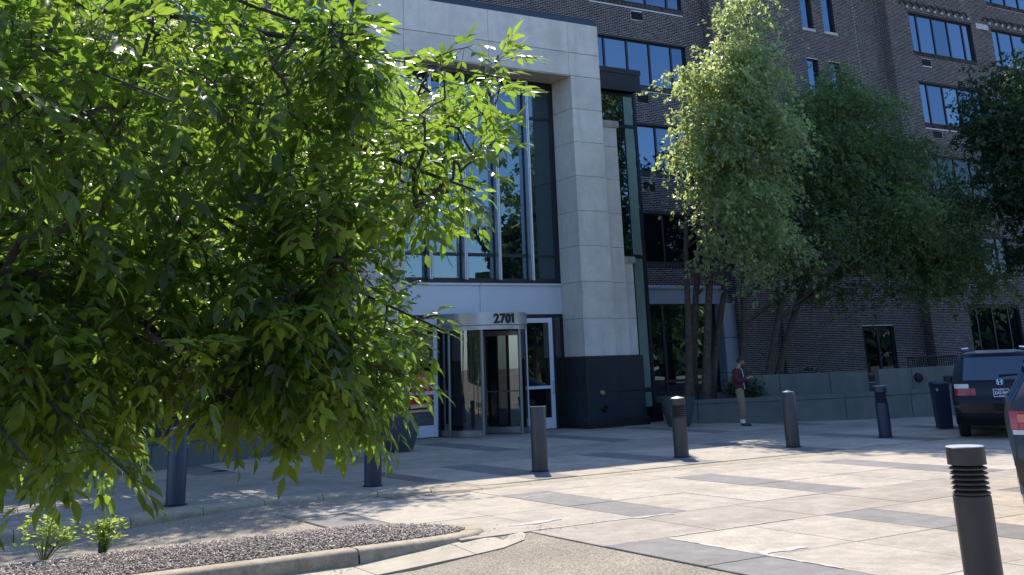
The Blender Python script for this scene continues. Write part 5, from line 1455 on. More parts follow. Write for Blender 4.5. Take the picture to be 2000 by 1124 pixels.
far_tree('river_birch', 'broad leaning river birch in deep shade right of the sunlit one', (24.0, 24.8, 0.5),
         [(28.0, 24.3, 9.3, 2.5, 2.0, 1.5), (26.0, 24.2, 7.6, 2.2, 2.0, 1.9), (30.2, 24.0, 7.6, 2.6, 2.1, 1.6), (31.2, 23.6, 5.6, 2.4, 1.9, 1.4), (28.2, 23.5, 5.8, 2.7, 2.0, 1.6), (25.3, 23.6, 5.2, 1.9, 1.6, 1.5), (32.4, 23.6, 4.0, 1.6, 1.4, .9), (29.6, 23.6, 3.9, 1.9, 1.4, 0.9), (26.8, 23.6, 3.9, 1.4, 1.2, .8), (32.2, 23.8, 2.7, .5, .6, .7), (33.6, 23.6, 4.3, 1.3, 1.2, .8), (32.9, 23.7, 6.7, 1.2, 1.2, 1.0), (28.0, 24.2, 10.7, 1.3, 1.0, .8), (25.4, 24.0, 9.2, 1.2, 1.0, .9)],
         5600, 13, 22, 0.12, BIRCHLEAF_SHADE, BIRCHBARK, [(23.3, 24.2, .4), (23.9, 24.5, .4), (22.5, 24.3, .4)], [(26.2, 24.2, 7.5), (29.2, 24.3, 9.0), (23.5, 24.4, 7.0)], 0.12, nl=22)
far_tree('river_birch', 'river birch left of the entrance, half hidden behind the near leaves', (6.2, 23.0, 0.5),
         [(9.0, 20.4, 7.3, 1.7, 1.2, 1.4), (7.0, 20.8, 7.3, 2.0, 1.4, 1.5), (8.9, 20.3, 5.4, 1.3, 1.0, 1.2), (9.0, 20.3, 3.9, .9, .8, .9), (6.2, 20.6, 5.6, 2.1, 1.4, 1.5), (3.6, 20.6, 7.4, 2.3, 1.5, 1.9), (1.0, 20.5, 8.2, 2.3, 1.5, 2.0), (3.0, 20.6, 4.9, 1.8, 1.3, 1.2)],
         7600, 13, 23, 0.10, BIRCHLEAF, BIRCHBARK, [(5.7, 23.4, .4), (6.3, 23.6, .4), (2.4, 22.3, .4)], [(6.6, 21.0, 7.8), (8.9, 20.8, 7.4), (1.4, 20.8, 7.8)], 0.14, nl=30)
far_tree('maple_tree', 'dark leafy tree at the right edge with a few sunlit tips', (34.5, 21.8, 0.5),
         [(34.2, 21.4, 9.6, 2.5, 2.2, 2.2), (33.4, 21.2, 7.0, 2.3, 2.1, 1.9), (36.6, 21.6, 8.2, 2.6, 2.2, 2.8), (34.8, 21.2, 5.2, 2.0, 1.9, 1.4), (32.3, 21.3, 8.6, 1.2, 1.2, .8), (36.5, 21.5, 11.0, 1.6, 1.6, 1.6)],
         3600, 13, 24, 0.15, DARKLEAF, BARK, [(34.8, 21.8, .4)], [(35.0, 21.8, 11.0)], 0.16, hang=0.3, slen=0.55, nl=40)
# low planting behind the walls
far_tree('shrub', 'dark green shrub behind the low wall beside the standing man', (22.6, 23.9, 0.5), [(22.4, 23.7, 0.85, .9, .6, .45), (23.3, 23.1, .8, .5, .4, .35)], 260, 12, 31, 0.075, DARKLEAF, BARK, [(22.5, 23.8, .4)], [(22.6, 23.8, 1.0)], .03, hang=.2, slen=.3, cat='shrub', nl=10)
far_tree('shrub', 'dark green shrub at the foot of the tower behind the retaining wall', (27.5, 25.5, 0.5), [(27.3, 25.5, 0.75, 1.2, .8, .5)], 260, 12, 32, 0.085, DARKLEAF, BARK, [(27.5, 25.5, .4)], [(27.5, 25.5, 1.0)], .03, hang=.2, slen=.3, cat='shrub', nl=10)
far_tree('shrub', 'dark clipped shrub behind the left planter wall', (4.6, 24.2, 0.5), [(4.2, 24.2, 1.0, 1.4, .8, .7), (1.5, 23.4, .95, 1.4, .8, .6)], 420, 12, 33, 0.085, DARKLEAF, BARK, [(4.6, 24.2, .4)], [(4.6, 24.2, 1.2)], .03, hang=.2, slen=.3, cat='shrub', nl=12)
# trees across the drive that the glass mirrors
for i, (x, y, h, lab) in enumerate([(44, -12, 19, 'tallest broad tree across the drive, mirrored in the entrance glass'), (40.5, -11, 13, 'round tree across the drive, mirrored in the middle of the entrance glass'), (30, -15, 7.5, 'low tree across the drive, mirrored left in the entrance glass'), (54, -8, 15, 'tree across the drive mirrored in the glass bay beside the portal'), (64, -9, 13, 'tree across the drive mirrored in the street-level glazing'), (74, -12, 13, 'tree across the drive mirrored in the lowest wing windows'), (86, -12, 14, 'farthest tree across the drive, mirrored in the dark lower windows')]):
    far_tree('roadside_tree', lab, (x, y, -0.16), [(x, y, h * .62, h * .27, h * .27, h * .36), (x + 2, y + 1, h * .45, h * .22, h * .2, h * .2), (x - 2.2, y, h * .42, h * .2, h * .2, h * .2)], 650, 8, 60 + i, 0.55, DARKLEAF if i % 2 else BIRCHLEAF, BARK, [(x, y, -0.16)], [(x, y, h * .8)], .25, hang=.2, slen=1.0, nl=14, group=None)

# the wood beyond the road, one mass of leaves that only the glass shows
rg = np.random.default_rng(90)
n = 16000
wx = rg.uniform(-110, 190, n); wy = -38 - rg.random(n) * 9; top = 9 + 3.5 * np.sin(wx * .11) + 2.5 * np.sin(wx * .31 + 1) + rg.normal(0, 1.2, n)
P = np.c_[wx, wy, np.maximum(0.2, top * rg.random(n) ** .75)]
A = rg.normal(0, 1, (n, 3)); Nn = rg.normal(0, .6, (n, 3)); Nn[:, 1] += 1
Ls = rg.uniform(1.2, 2.6, n)
V, sz, lp = diamonds(P, A, Nn, Ls, Ls * .8)
me = npmesh('wood', V, sz, lp, DARKLEAF, np.repeat(rg.random(n), 2)); o = bpy.data.objects.new('wood', me); link(o); o['kind'] = 'stuff'
# ------------------------------------------------------------------ two sunlit saplings in the mulch
for (px, py, h, sd_, lab) in ((2.02, 12.05, 0.42, 41, 'larger bright green sapling sprouting from the mulch at the far left'), (2.62, 12.22, 0.31, 42, 'smaller bright green sapling sprouting from the mulch nearer the stake')):
    t = thing('sapling', lab, 'plant', (px, py, 0.05), 0, 'saplings in the mulch')
    rg = np.random.default_rng(sd_)
    P = []; A = []
    b = MB()
    for k in range(30):
        a = rg.uniform(0, 6.283); rr_ = rg.uniform(0.02, h * 0.62); zz = h * rg.uniform(0.35, 1.0) * (1.05 - 0.35 * rr_ / h)
        tip = Vector((px + rr_ * math.cos(a), py + rr_ * math.sin(a), 0.05 + zz))
        b.tube([(px, py, 0.03), Vector((px, py, 0.03)).lerp(tip, .5) + Vector((0, 0, .03)), tip], [.004, .003, .0015], 4, cap=False)
        for j in range(11):
            P.append(tuple(tip + Vector(rg.normal(0, .022, 3)))); th = rg.uniform(0, 6.283); A.append((math.cos(th), math.sin(th), rg.uniform(-.3, .6)))
    obj('stem', b, SHRUBLEAF, t)
    P = np.array(P); A = np.array(A); nr = rg.normal(0, .4, A.shape); nr[:, 2] += 1
    Ls = rg.uniform(.05, .085, len(P))
    V, sz, lp = diamonds(P, A, nr, Ls, Ls * .5)
    me = npmesh('leaves', V, sz, lp, SHRUBLEAF, np.repeat(rg.random(len(P)), 2)); o = bpy.data.objects.new('leaves', me); link(o, t); o['kind'] = 'stuff'

# ------------------------------------------------------------------ near ash tree whose boughs hang into view from the left
ash = thing('ash_tree', 'large ash tree whose long leafy boughs hang in front of everything on the left', 'tree', (-1.25, 11.0, 0.05))
TP = np.array([  # spray points; unseen upper ones packed densely to shade the hanging boughs
252,469,253,116,405,278,221,433,265,78,417,252,161,485,221,93,452,166,168,415,310,177,439,248,70,411,235,103,392,319,62,407,207,154,473,208,251,455,282,32,362,297,143,450,229,239,438,262,131,474,198,148,446,175,24,356,287,
67,386,268,80,422,194,106,430,245,242,463,297,149,445,167,105,451,219,45,408,207,150,461,197,152,444,204,171,439,280,192,452,300,118,404,265,37,436,268,88,519,178,76,419,179,153,430,228,213,459,288,88,393,296,95,383,277,38,
375,261,91,453,193,210,425,262,129,398,301,131,465,251,41,394,253,50,422,206,31,374,271,61,430,241,56,418,232,192,444,280,68,411,247,124,452,178,108,450,231,176,487,196,221,433,280,80,495,157,149,451,281,229,441,246,185,432,
293,42,404,280,26,370,288,167,449,294,108,482,167,76,382,248,52,425,197,102,496,175,170,454,199,42,376,243,34,356,243,80,473,156,107,429,210,129,421,275,32,384,267,138,413,274,58,422,244,131,445,297,50,419,253,127,452,287,
234,437,291,139,419,297,232,465,251,32,401,265,60,409,257,123,474,260,173,490,218,144,465,234,30,393,267,43,395,204,53,417,217,247,447,259,61,409,232,82,422,231,168,458,285,88,493,146,167,427,241,132,441,230,121,485,225,196,
459,353,132,433,233,42,447,218,96,417,299,38,459,252,155,429,193,200,490,298,49,404,264,30,357,271,166,439,192,122,432,217,91,450,227,136,444,204,106,403,320,188,453,223,74,486,193,148,411,279,48,384,259,52,427,286,107,481,
209,107,433,194,107,426,225,124,490,202,146,424,305,48,409,165,79,388,258,172,464,217,45,378,283,206,462,192,70,388,279,27,392,301,149,469,226,40,360,297,124,459,178,59,417,181,146,437,248,99,428,324,36,358,257,176,438,310,
113,457,186,112,439,181,44,423,180,57,437,192,132,493,301,145,486,171,179,440,298,158,417,335,103,396,280,82,400,265,217,457,247,160,469,267,190,448,164,175,415,281,122,445,224,125,412,264,64,424,207,56,412,295,30,372,246,
193,470,235,134,442,316,89,438,246,280,486,290,202,465,300,85,406,298,168,468,204,186,512,171,150,423,223,35,407,249,121,443,179,89,509,155,78,439,176,217,469,178,135,409,327,33,351,259,55,431,185,76,399,251,195,466,160,60,
408,218,109,506,161,65,376,255,80,464,241,269,453,310,79,418,297,184,423,267,234,461,284,175,422,305,66,437,207,51,394,268,38,368,253,57,443,232,75,443,185,55,368,266,71,411,265,65,390,290,111,395,299,62,452,162,48,416,241,
105,420,251,28,399,308,51,454,127,74,424,229,191,429,286,130,434,255,113,438,229,74,439,164,139,406,288,183,465,187,128,487,187,232,436,304,188,439,240,147,409,300,162,472,189,182,447,202,172,444,235,76,457,162,138,473,256,
146,430,211,46,378,274,213,468,296,69,402,262,130,445,212,58,405,192,173,429,283,189,471,223,170,503,222,128,498,182,161,440,170,112,439,205,83,434,234,95,495,163,56,488,116,154,436,181,99,431,283,151,449,241,49,435,210,197,
425,260,57,370,241,128,458,213,139,452,268,64,433,294,64,383,258,223,448,253,58,445,202,203,465,269,246,484,251,188,455,238,122,425,273,64,537,156,161,429,306,247,445,251,150,445,342,87,444,218,53,390,309,34,435,278,66,469,
200,91,473,253,144,455,177,114,516,146,149,462,269,165,435,268,89,461,198,177,444,257,61,438,255,115,451,239,160,417,255,160,448,204,52,461,207,174,440,190,208,447,278,86,394,312,63,437,183,51,420,164,152,423,250,106,473,
173,42,357,246,149,448,216,154,402,328,293,493,324,88,462,177,108,475,227,173,430,255,36,370,297,72,376,259,86,399,280,103,445,304,157,466,296,133,431,267,136,451,286,249,437,304,37,395,308,115,468,212,212,437,263,43,443,
208,51,398,285,40,423,274,178,460,231,177,419,288,29,374,296,81,460,179,193,490,257,222,440,283,156,479,171,102,534,173,103,435,311,98,435,302,90,475,146,104,485,201,236,434,253,140,463,172,73,410,217,155,438,218,115,456,
202,101,448,183,60,390,246,137,420,227,59,424,255,80,497,243,71,373,286,225,473,282,90,431,223,64,424,322,51,434,203,70,409,225,135,418,213,114,500,169,83,485,229,33,402,283,139,438,258,173,467,167,57,504,167,206,487,278,
81,491,259,205,597,181,137,455,311,172,492,310,203,684,203,201,541,340,110,620,203,264,652,214,157,538,378,110,474,250,113,552,177,79,480,220,74,606,125,93,521,280,175,597,313,136,695,245,255,621,253,46,462,242,197,542,196,
98,638,257,347,743,183,73,495,173,208,616,197,82,669,276,348,587,328,176,525,198,81,568,188,226,606,167,103,572,274,260,657,229,84,456,260,64,576,173,284,552,289,104,510,261,96,489,282,322,594,338,282,626,161,171,516,197,
177,468,295,156,565,218,239,496,291,166,542,170,50,452,218,234,654,246,360,596,369,270,668,197,207,655,199,87,700,118,105,728,144,278,532,336,168,508,333,39,453,286,229,497,321,230,602,190,155,652,196,109,501,204,268,528,
323,223,564,248,184,648,195,318,669,308,163,549,339,55,461,242,56,519,323,74,661,167,215,530,256,63,460,292,59,543,255,213,532,352,119,458,342,214,567,180,175,470,258,217,547,203,214,487,323,148,571,219,253,565,189,139,578,
326,63,443,275,89,423,321,185,520,336,91,467,292,233,476,274,77,530,190,210,530,283,252,642,217,88,722,364,159,553,209,176,562,320,118,499,311,225,591,173,172,481,335,320,550,316,120,518,269,156,607,211,303,569,278,111,475,
263,100,528,254,220,541,353,100,555,145,218,576,309,60,530,279,80,597,186,163,512,187,175,492,322,171,566,240,130,578,216,214,539,210,137,600,145,238,670,225,192,467,323,112,451,274,142,455,320,76,692,148,75,665,150,101,703,
146,210,548,250,80,500,207,130,441,337,164,523,333,277,524,258,338,572,329,203,489,310,53,493,162,50,470,177,82,469,213,157,581,220,258,586,158,333,638,323,276,521,272,183,590,212,69,449,257,149,506,318,144,531,207,97,495,
255,236,547,181,86,524,209,46,503,298,40,461,271,129,506,294,45,445,297,61,553,318,235,514,173,309,635,272,150,506,216,98,478,263,171,624,264,101,642,216,125,603,200,227,591,360,64,549,246,201,661,261,183,537,186,69,479,185,
83,512,297,185,542,277,118,480,305,214,529,304,72,539,189,157,641,382,64,461,273,275,510,303,61,635,310,291,588,292,105,474,294,117,540,232,88,580,176,118,530,224,86,594,281,95,455,334,173,487,271,137,478,313,114,522,187,
206,607,175,102,476,284,225,584,272,233,618,297,78,462,286,141,529,232,141,466,299,69,512,312,230,581,255,150,521,339,184,526,170,177,503,207,226,513,297,188,608,228,162,592,263,44,521,346,231,627,180,78,424,326,54,530,175,
196,604,334,201,571,365,177,506,181,254,582,176,77,463,297,128,520,210,189,615,170,191,553,252,125,546,252,70,518,172,60,500,255,128,600,215,145,671,124,59,536,320,188,514,181,349,577,339,91,681,217,297,606,298,54,447,283,
58,542,212,86,682,136,123,488,252,62,570,343,245,506,287,273,550,307,177,516,300,144,472,288,165,591,396,42,463,223,270,587,182,151,580,347,242,503,264,201,484,244,131,508,184,140,483,349,73,549,314,335,722,335,169,496,281,
116,648,292,216,500,178,126,529,257,42,466,287,105,570,147,226,518,334,201,496,231,85,469,272,62,474,260,205,641,245,131,601,224,223,550,341,148,572,265,57,492,344,138,678,204,254,521,184,105,559,198,353,637,280,382,771,308,
163,672,203,354,643,340,180,779,137,66,561,299,91,612,175,79,615,284,228,635,244,54,774,397,62,570,320,270,599,281,224,722,257,82,710,331,161,623,265,286,658,151,71,635,273,95,618,220,133,736,311,159,702,386,120,673,259,365,
667,322,111,590,277,285,700,255,171,675,245,97,641,202,182,567,260,43,567,318,224,651,391,183,788,144,86,590,239,259,845,179,117,648,159,169,624,346,171,657,252,184,668,335,106,577,254,68,790,372,293,909,239,265,661,314,274,
673,163,128,835,412,278,666,407,66,642,285,75,612,149,365,621,339,229,547,317,136,599,168,278,666,300,281,680,207,69,721,222,302,720,337,288,647,360,75,515,325,156,738,291,219,640,236,236,805,345,83,573,321,114,570,311,77,
733,220,219,645,214,90,602,191,91,823,163,55,531,351,379,709,317,122,588,238,188,571,383,122,717,223,214,600,167,203,623,181,348,818,152,86,638,239,291,580,331,214,671,345,210,621,242,102,702,179,114,584,171,227,589,379,126,
629,134,120,704,379,141,586,267,301,558,333,179,546,357,205,560,346,54,593,251,157,697,163,77,643,226,112,817,238,78,629,352,322,791,193,306,796,259,75,540,354,100,692,203,202,644,355,122,583,387,202,671,310,57,547,294,59,
614,264,296,783,297,130,602,254,89,609,271,268,628,190,383,740,302,227,562,359,239,583,310,307,898,221,100,610,299,260,429,311,271,447,304,268,449,291,256,438,273,257,449,266,234,451,246,225,451,242,218,465,240,195,447,234,
181,429,214,181,426,221,184,434,211,224,470,205,244,480,193,231,463,189,211,446,169,219,475,162,218,504,157,192,470,160,174,459,158,138,462,162,91,425,146,88,417,148,74,432,145,237,419,312,230,434,311,203,426,304,180,416,
310,168,415,319,113,408,178,72,428,152,222,478,210,165,447,214,187,505,204,203,493,159,187,436,182,188,463,245,187,474,185,208,493,197,151,425,200,183,512,226,158,431,201,191,482,171,173,427,214,174,465,246,183,492,213,232,
480,182,193,451,173,173,451,243,166,434,175,213,492,174,203,504,168,204,447,170,182,471,228,231,491,178,164,467,231,160,443,192,192,489,189,184,489,167,190,519,203,177,455,205,197,512,169,154,432,208,200,476,184,203,493,173,
162,447,169,167,429,221,218,483,165,212,481,175,185,465,201,215,472,185,160,438,232,230,534,165,166,438,204,179,436,230,198,513,212,199,467,181,177,474,212,200,476,195,180,479,226,191,473,197,169,461,239,178,443,233,286,576,
264,164,453,172,187,461,165,219,437,243,193,453,179,196,452,163,200,458,174,183,440,195,197,494,201,195,467,175,212,518,162,217,584,201,176,463,175,201,497,182,202,445,188,187,496,187,180,445,211,168,426,233,173,444,223,184,
444,182,194,500,158,234,569,161,178,475,197,183,478,172,171,477,164,158,418,230,192,496,208,233,564,228,171,428,205,215,504,257,193,478,183,212,481,182,195,477,207,200,519,228,198,537,228,173,438,210,205,450,163,218,496,159,
191,496,168,211,456,185,223,501,185,160,440,244,255,565,166,189,440,173,213,435,247,178,481,190,209,516,210,223,459,187,196,491,161,185,461,224,191,466,192,184,447,174,200,502,174,215,545,181,166,462,166,174,452,172,197,519,
164,159,423,240,220,516,169,211,455,247,189,500,248,235,526,154,235,508,167,174,420,242,185,509,189,260,514,255,208,495,248,161,450,224,176,427,240,165,460,210,196,438,241,166,445,200,161,439,215,165,492,165,165,509,177,181,
466,194,134,448,165,186,453,190,222,474,184,193,480,196,149,429,188,173,434,178,209,457,171,205,474,171,162,455,159,187,436,188,159,430,185,176,441,179,156,429,173,141,441,196,189,488,181,185,473,166,154,452,177,146,471,170,
184,456,175,155,479,187,154,465,177,188,454,197,155,472,163,170,488,190,183,438,170,178,448,165,213,457,191,149,422,191,148,470,198,143,452,162,174,440,164,205,467,183,139,464,180,146,463,160,176,498,180,156,502,180,132,444,
183,147,464,184,166,485,183,212,491,166,207,481,191,159,491,164,157,432,161,232,547,200,229,499,160,233,493,190,172,428,193,207,452,157,169,450,187,199,510,195,146,464,173,220,482,194,207,473,162,205,524,183,198,486,172,142,
476,188,145,434,172,179,456,196,145,435,178,152,452,168,154,483,178,212,530,165,142,455,192,160,500,171,170,456,181,160,457,186,140,465,197,218,485,174,155,479,165,147,478,164,231,516,154,175,470,158,164,467,177,144,448,182,
143,471,181,135,448,175,197,470,167,138,463,189,151,489,173,178,560,190,168,493,177,150,499,160,159,526,182,224,492,173,232,522,165,144,435,187,161,465,187,73,452,177,85,496,179,75,542,220,49,443,197,63,441,163,72,461,172,
104,610,153,66,474,161,139,555,174,87,437,189,43,435,187,102,458,205,49,482,175,114,474,188,97,470,192,74,453,216,59,438,176,103,440,186,53,464,179,44,436,218,60,476,155,62,477,220,101,480,175,57,441,209,54,492,179,62,462,
216,67,455,196,97,445,197,74,425,209,50,448,161,83,503,215,106,464,193,56,480,202,75,484,168,122,526,185,99,489,192,46,446,182,88,486,198,73,431,178,73,471,169,96,501,214,88,459,211,63,468,185,72,425,197,93,475,162,60,498,
222,115,546,204,135,534,195,77,444,212,87,434,201,51,415,186,47,459,168,97,450,206,107,435,219,119,526,215,57,468,156,109,447,174,119,524,176,92,467,185,65,447,196,118,483,215,101,474,166,132,612,187,84,494,166,116,493,184,
74,426,170,84,490,219,50,468,213,110,449,186,61,445,172,66,488,157,88,434,181,101,476,156,45,454,191,42,423,202,98,434,186,108,463,172,86,481,204,63,427,185,90,445,167,93,430,194,88,488,167,98,554,202,46,447,168,57,538,156,
92,442,175,64,425,168,83,482,158,119,519,198,59,516,181,103,525,224,142,584,180,108,511,185,84,460,170,81,556,230,104,441,219,83,453,205,107,521,167,80,470,168,59,504,175,55,516,160,118,481,175,103,500,207,52,503,219,74,426,
163,75,434,206,64,460,208,72,437,194,54,475,216,71,461,214,176,429,310,182,428,302,166,402,298,185,462,314,202,453,312,193,460,330,195,463,316,184,441,314,193,455,317,169,423,312,181,449,315,178,422,311,175,404,295,174,429,
317,170,410,303,208,484,320,176,437,317,195,444,310,189,436,308,169,405,310,161,402,307,179,413,301,213,478,320,183,450,328,191,422,301,187,453,309,182,441,324,181,429,318,188,447,318,194,469,333,45,700,482,76,684,362,148,
653,320,16,635,252,137,582,454,17,547,422,29,675,254,30,690,307,120,617,308,52,546,384,-21,651,352,39,758,369,-38,734,302,138,620,265,54,652,418,171,673,361,173,631,234,-50,687,392,-10,704,417,60,750,365,80,659,271,11,661,
439,-38,617,387,127,556,368,23,697,380,46,833,283,107,772,240,-1,864,268,101,652,236,-32,566,417,-32,683,296,168,690,303,25,634,387,75,661,461,-33,789,267,109,696,474,153,686,435,28,907,289,137,634,316,179,717,522,60,696,
293,138,583,413,10,623,395,81,555,433,156,749,526,82,655,326,113,787,246,5,625,336,8,710,269,101,676,428,37,584,335,-42,657,354,71,751,248,37,645,219,134,621,324,83,686,426,49,666,458,-39,624,370,18,766,506,168,718,338,188,
708,365,71,685,258,50,795,282,-54,600,428,-7,733,300,31,789,243,133,827,300,174,697,420,247,935,344,156,745,481,192,737,235,147,606,315,42,759,518,119,629,414,104,551,447,119,632,308,-22,596,302,-25,704,266,-35,764,511,7,
652,380,96,598,303,227,881,239,156,936,288,81,663,239,21,659,329,62,720,328,18,592,287,68,753,527,13,852,537,60,613,427,42,637,233,55,727,388,139,585,401,78,576,304,149,658,423,-16,575,424,85,733,489,74,714,275,59,585,453,
34,659,250,133,670,408,86,647,327,72,669,371,9,601,417,123,663,348,-18,657,378,24,721,456,11,767,244,-42,581,390,111,569,297,-4,687,257,82,628,241,80,807,259,77,625,301,-1,740,383,171,644,324,-9,697,302,116,615,433,32,592,
366,33,761,254,151,576,305,-16,638,352,6,630,344,17,565,383,45,589,335,-20,590,377,27,619,260,131,588,426,101,608,242,128,683,367,105,628,237,69,624,221,29,632,289,14,670,378,-7,640,279,148,588,316,-29,696,475,136,571,416,
51,613,225,30,632,346,66,560,338,56,906,312,106,627,309,-11,678,298,59,739,284,119,727,478,-33,593,400,113,614,241,-7,638,321,141,738,248,42,735,516,73,706,381,-44,771,327,34,666,367,70,609,350,31,608,278,48,660,468,-16,590,
332,96,547,394,166,650,281,-41,823,382,95,618,249,29,604,310,61,608,291,161,678,275,-15,785,320,-12,698,374,7,672,267,186,716,300,115,619,392,-13,554,409,11,730,386,6,665,339,78,596,373,-39,729,334,-35,907,262,1,686,298,27,
640,301,-48,747,478,-3,767,371,94,747,529,10,618,299,165,606,319,77,835,246,80,607,302,131,626,356,145,664,337,28,569,374,80,632,261,26,754,499,3,572,329,81,735,359,-47,706,462,95,808,338,79,648,304,41,622,293,36,568,401,
192,835,520,10,636,240,69,589,384,126,565,407,-15,648,290,-22,627,289,165,624,332,89,732,302,57,562,429,133,673,466,-14,589,314,72,627,270,124,565,376,-33,783,252,152,656,237,77,565,406,-3,712,359,25,531,420,53,634,298,-44,
842,547,-37,693,338,108,578,310,116,635,271,-29,607,374,-9,727,273,64,656,222,-51,654,453,47,586,451,-17,619,333,12,760,394,-8,657,315,-30,672,374,98,614,462,116,582,312,-40,812,306,-66,766,503,60,706,277,49,617,313,196,781,
246,-34,704,435,155,768,253,25,720,385,20,701,298,-61,680,456,2,688,282,-6,702,365,-10,560,382,7,735,298,-39,720,290,49,716,297,90,580,349,17,579,334,162,847,273,71,552,438,175,701,379,148,607,482,-4,843,456,149,756,443,93,
560,337,-46,874,354,-7,622,389,148,700,302,209,825,276,63,545,386,31,868,400,208,855,243,95,616,228,131,652,302,45,606,295,13,576,399,27,579,298,98,611,344,175,682,396,208,697,359,230,581,283,175,603,299,181,593,284,225,627,
334,244,625,307,242,548,334,229,571,320,211,597,305,229,562,398,164,554,299,266,716,324,152,537,305,165,529,346,152,583,443,255,604,466,185,557,297,206,583,424,197,625,442,191,682,475,162,574,394,199,612,426,222,540,413,186,
540,389,213,583,337,189,562,337,269,673,367,230,554,420,193,536,425,230,630,304,219,554,327,140,504,412,223,555,300,200,555,390,213,598,435,147,525,373,192,527,428,230,714,362,265,684,308,229,680,363,220,560,311,153,542,326,
215,524,440,286,721,312,257,704,319,152,565,305,178,552,307,185,549,376,194,620,334,269,615,321,181,591,425,281,699,323,196,624,342,148,567,395,183,585,291,218,540,380,198,572,431,250,623,437,281,640,337,143,512,394,-120,
455,360,79,596,417,-97,643,408,-64,501,336,-129,719,695,-126,540,348,-222,726,412,-20,506,521,-9,408,437,10,906,659,-12,369,588,18,604,599,47,289,418,73,383,436,-18,586,602,88,623,850,90,616,705,40,473,344,-157,432,494,-82,
614,777,-253,558,576,-29,350,432,-105,513,486,93,526,393,-46,734,551,76,626,616,-70,615,430,-124,725,429,-12,559,684,-183,540,673,-111,423,423,54,346,356,-56,428,327,45,347,543,19,788,605,-108,480,413,-102,839,479,-58,559,
393,-172,398,483,-90,776,666,-120,927,621,-122,461,389,-82,612,448,-180,795,501,24,340,464,-76,524,711,57,301,403,13,494,415,-195,806,476,-155,501,494,-46,520,500,-54,753,753,-83,713,622,-119,848,547,92,862,615,-72,536,724,
-113,649,575,-111,853,626,-56,457,549,84,561,603,-204,845,593,3,564,419,-135,822,622,93,466,699,-62,631,432,-77,407,485,102,587,670,-89,358,449,-92,720,434,-182,820,672,100,402,457,-27,589,390,-188,521,392,80,356,618,-76,
553,690,-173,639,469,-149,553,420,-111,658,818,-148,405,445,-160,627,463,-159,492,436,-167,687,573,-15,403,634,19,463,421,48,474,415,-100,551,618,-126,434,587,-121,466,570,-210,666,450,79,409,435,140,605,473,-223,608,550,
-75,726,738,-172,484,511,-5,856,759,98,541,533,51,399,396,104,602,736,80,724,602,-182,558,489,84,368,517,157,639,731,108,829,611,-50,747,798,-56,521,371,58,584,430,-27,554,447,-158,602,703,-180,769,542,101,787,724,68,469,
732,-25,584,608,-121,878,727,-204,471,482,101,740,608,-99,506,375,-47,939,605,-89,655,801,120,621,428,-231,777,433,55,852,521,-94,729,504,46,699,629,-169,576,344,-49,808,589,-195,674,497,-110,417,548,2,339,398,-247,840,524,
-198,652,676,-216,725,570,-48,400,351,-7,596,624,1,573,674,-162,451,470,18,757,543,-20,771,460,43,772,769,106,645,422,-163,468,440,-191,492,546,-48,923,493,5,484,631,-113,754,501,-34,633,686,-221,645,384,-31,307,504,42,912,
518,-132,574,515,92,605,474,37,407,492,-78,604,612,-94,420,463,-151,606,645,-232,653,680,4,518,363,58,404,451,-60,384,569,-61,393,388,71,643,792,-167,827,447,-225,573,535,-4,597,776,-191,401,494,-114,526,388,64,485,386,60,
658,575,78,487,665,-192,708,712,21,443,415,55,768,505,69,419,607,-167,783,410,50,489,551,-239,671,444,214,782,603,-51,550,676,-86,443,585,-33,777,713,-66,494,353,74,490,799,-117,404,378,114,525,571,-97,391,427,50,710,569,
-104,684,588,-278,753,656,-200,552,553,-133,586,491,-178,511,595,-248,598,503,-271,752,513,-147,767,472,1,507,587,-84,603,397,-201,553,419,66,810,536,-48,431,480,-253,749,562,131,582,410,29,827,528,-148,495,513,-182,642,506,
-46,380,362,-214,568,401,-252,688,668,-100,394,510,71,318,530,-136,530,624,-50,927,707,-82,639,416,-72,515,699,-187,824,700,-130,376,519,-53,465,530,-138,555,456,-76,424,436,-168,674,384,-180,720,675,37,873,686,72,685,477,
48,445,401,-123,739,665,-16,370,437,162,611,459,107,542,504,121,528,598,25,882,609,31,461,715,-180,452,523,-158,400,429,-209,533,415,-22,603,431,72,422,488,31,890,501,-137,690,542,-23,670,826,-44,833,558,-133,453,421,63,669,
791,110,702,639,-177,471,577,-28,435,366,92,480,407,-74,328,506,-10,605,385,-118,620,698,-218,653,444,-131,733,629,-157,499,611,-39,437,401,-264,596,556,115,694,573,38,466,358,-110,509,651,64,282,494,-102,427,350,-130,609,
734,-205,667,740,35,427,509,-144,873,532,-94,526,414,-63,428,538,34,581,686,42,313,489,62,489,396,-90,379,462,95,547,440,147,848,623,-124,803,765,-91,447,454,95,590,814,-56,519,439,-15,452,588,-29,374,520,-125,660,391,-3,
593,681,-63,402,562,-208,723,455,-148,919,533,-69,486,410,-153,766,488,27,604,762,27,328,519,29,728,606,-66,630,485,-103,404,521,7,683,731,-79,501,664,-296,742,536,-37,410,485,-35,473,352,-94,472,628,-287,723,618,-30,468,
668,-174,896,601,144,701,695,-98,515,534,-125,846,594,-47,808,765,66,393,660,-197,496,609,-101,662,425,-20,692,556,-130,875,622,-69,633,408,-242,560,555,-1,501,456,-132,755,528,-146,611,694,17,666,728,-241,750,468,-214,672,
538,81,366,555,80,859,533,-40,546,491,-182,636,488,-5,397,403,19,403,503,48,530,797,-126,494,566,-263,771,539,-206,508,496,-32,844,579,151,651,493,-61,644,566,-55,822,467,-179,637,391,-202,455,495,-102,714,773,59,773,533,
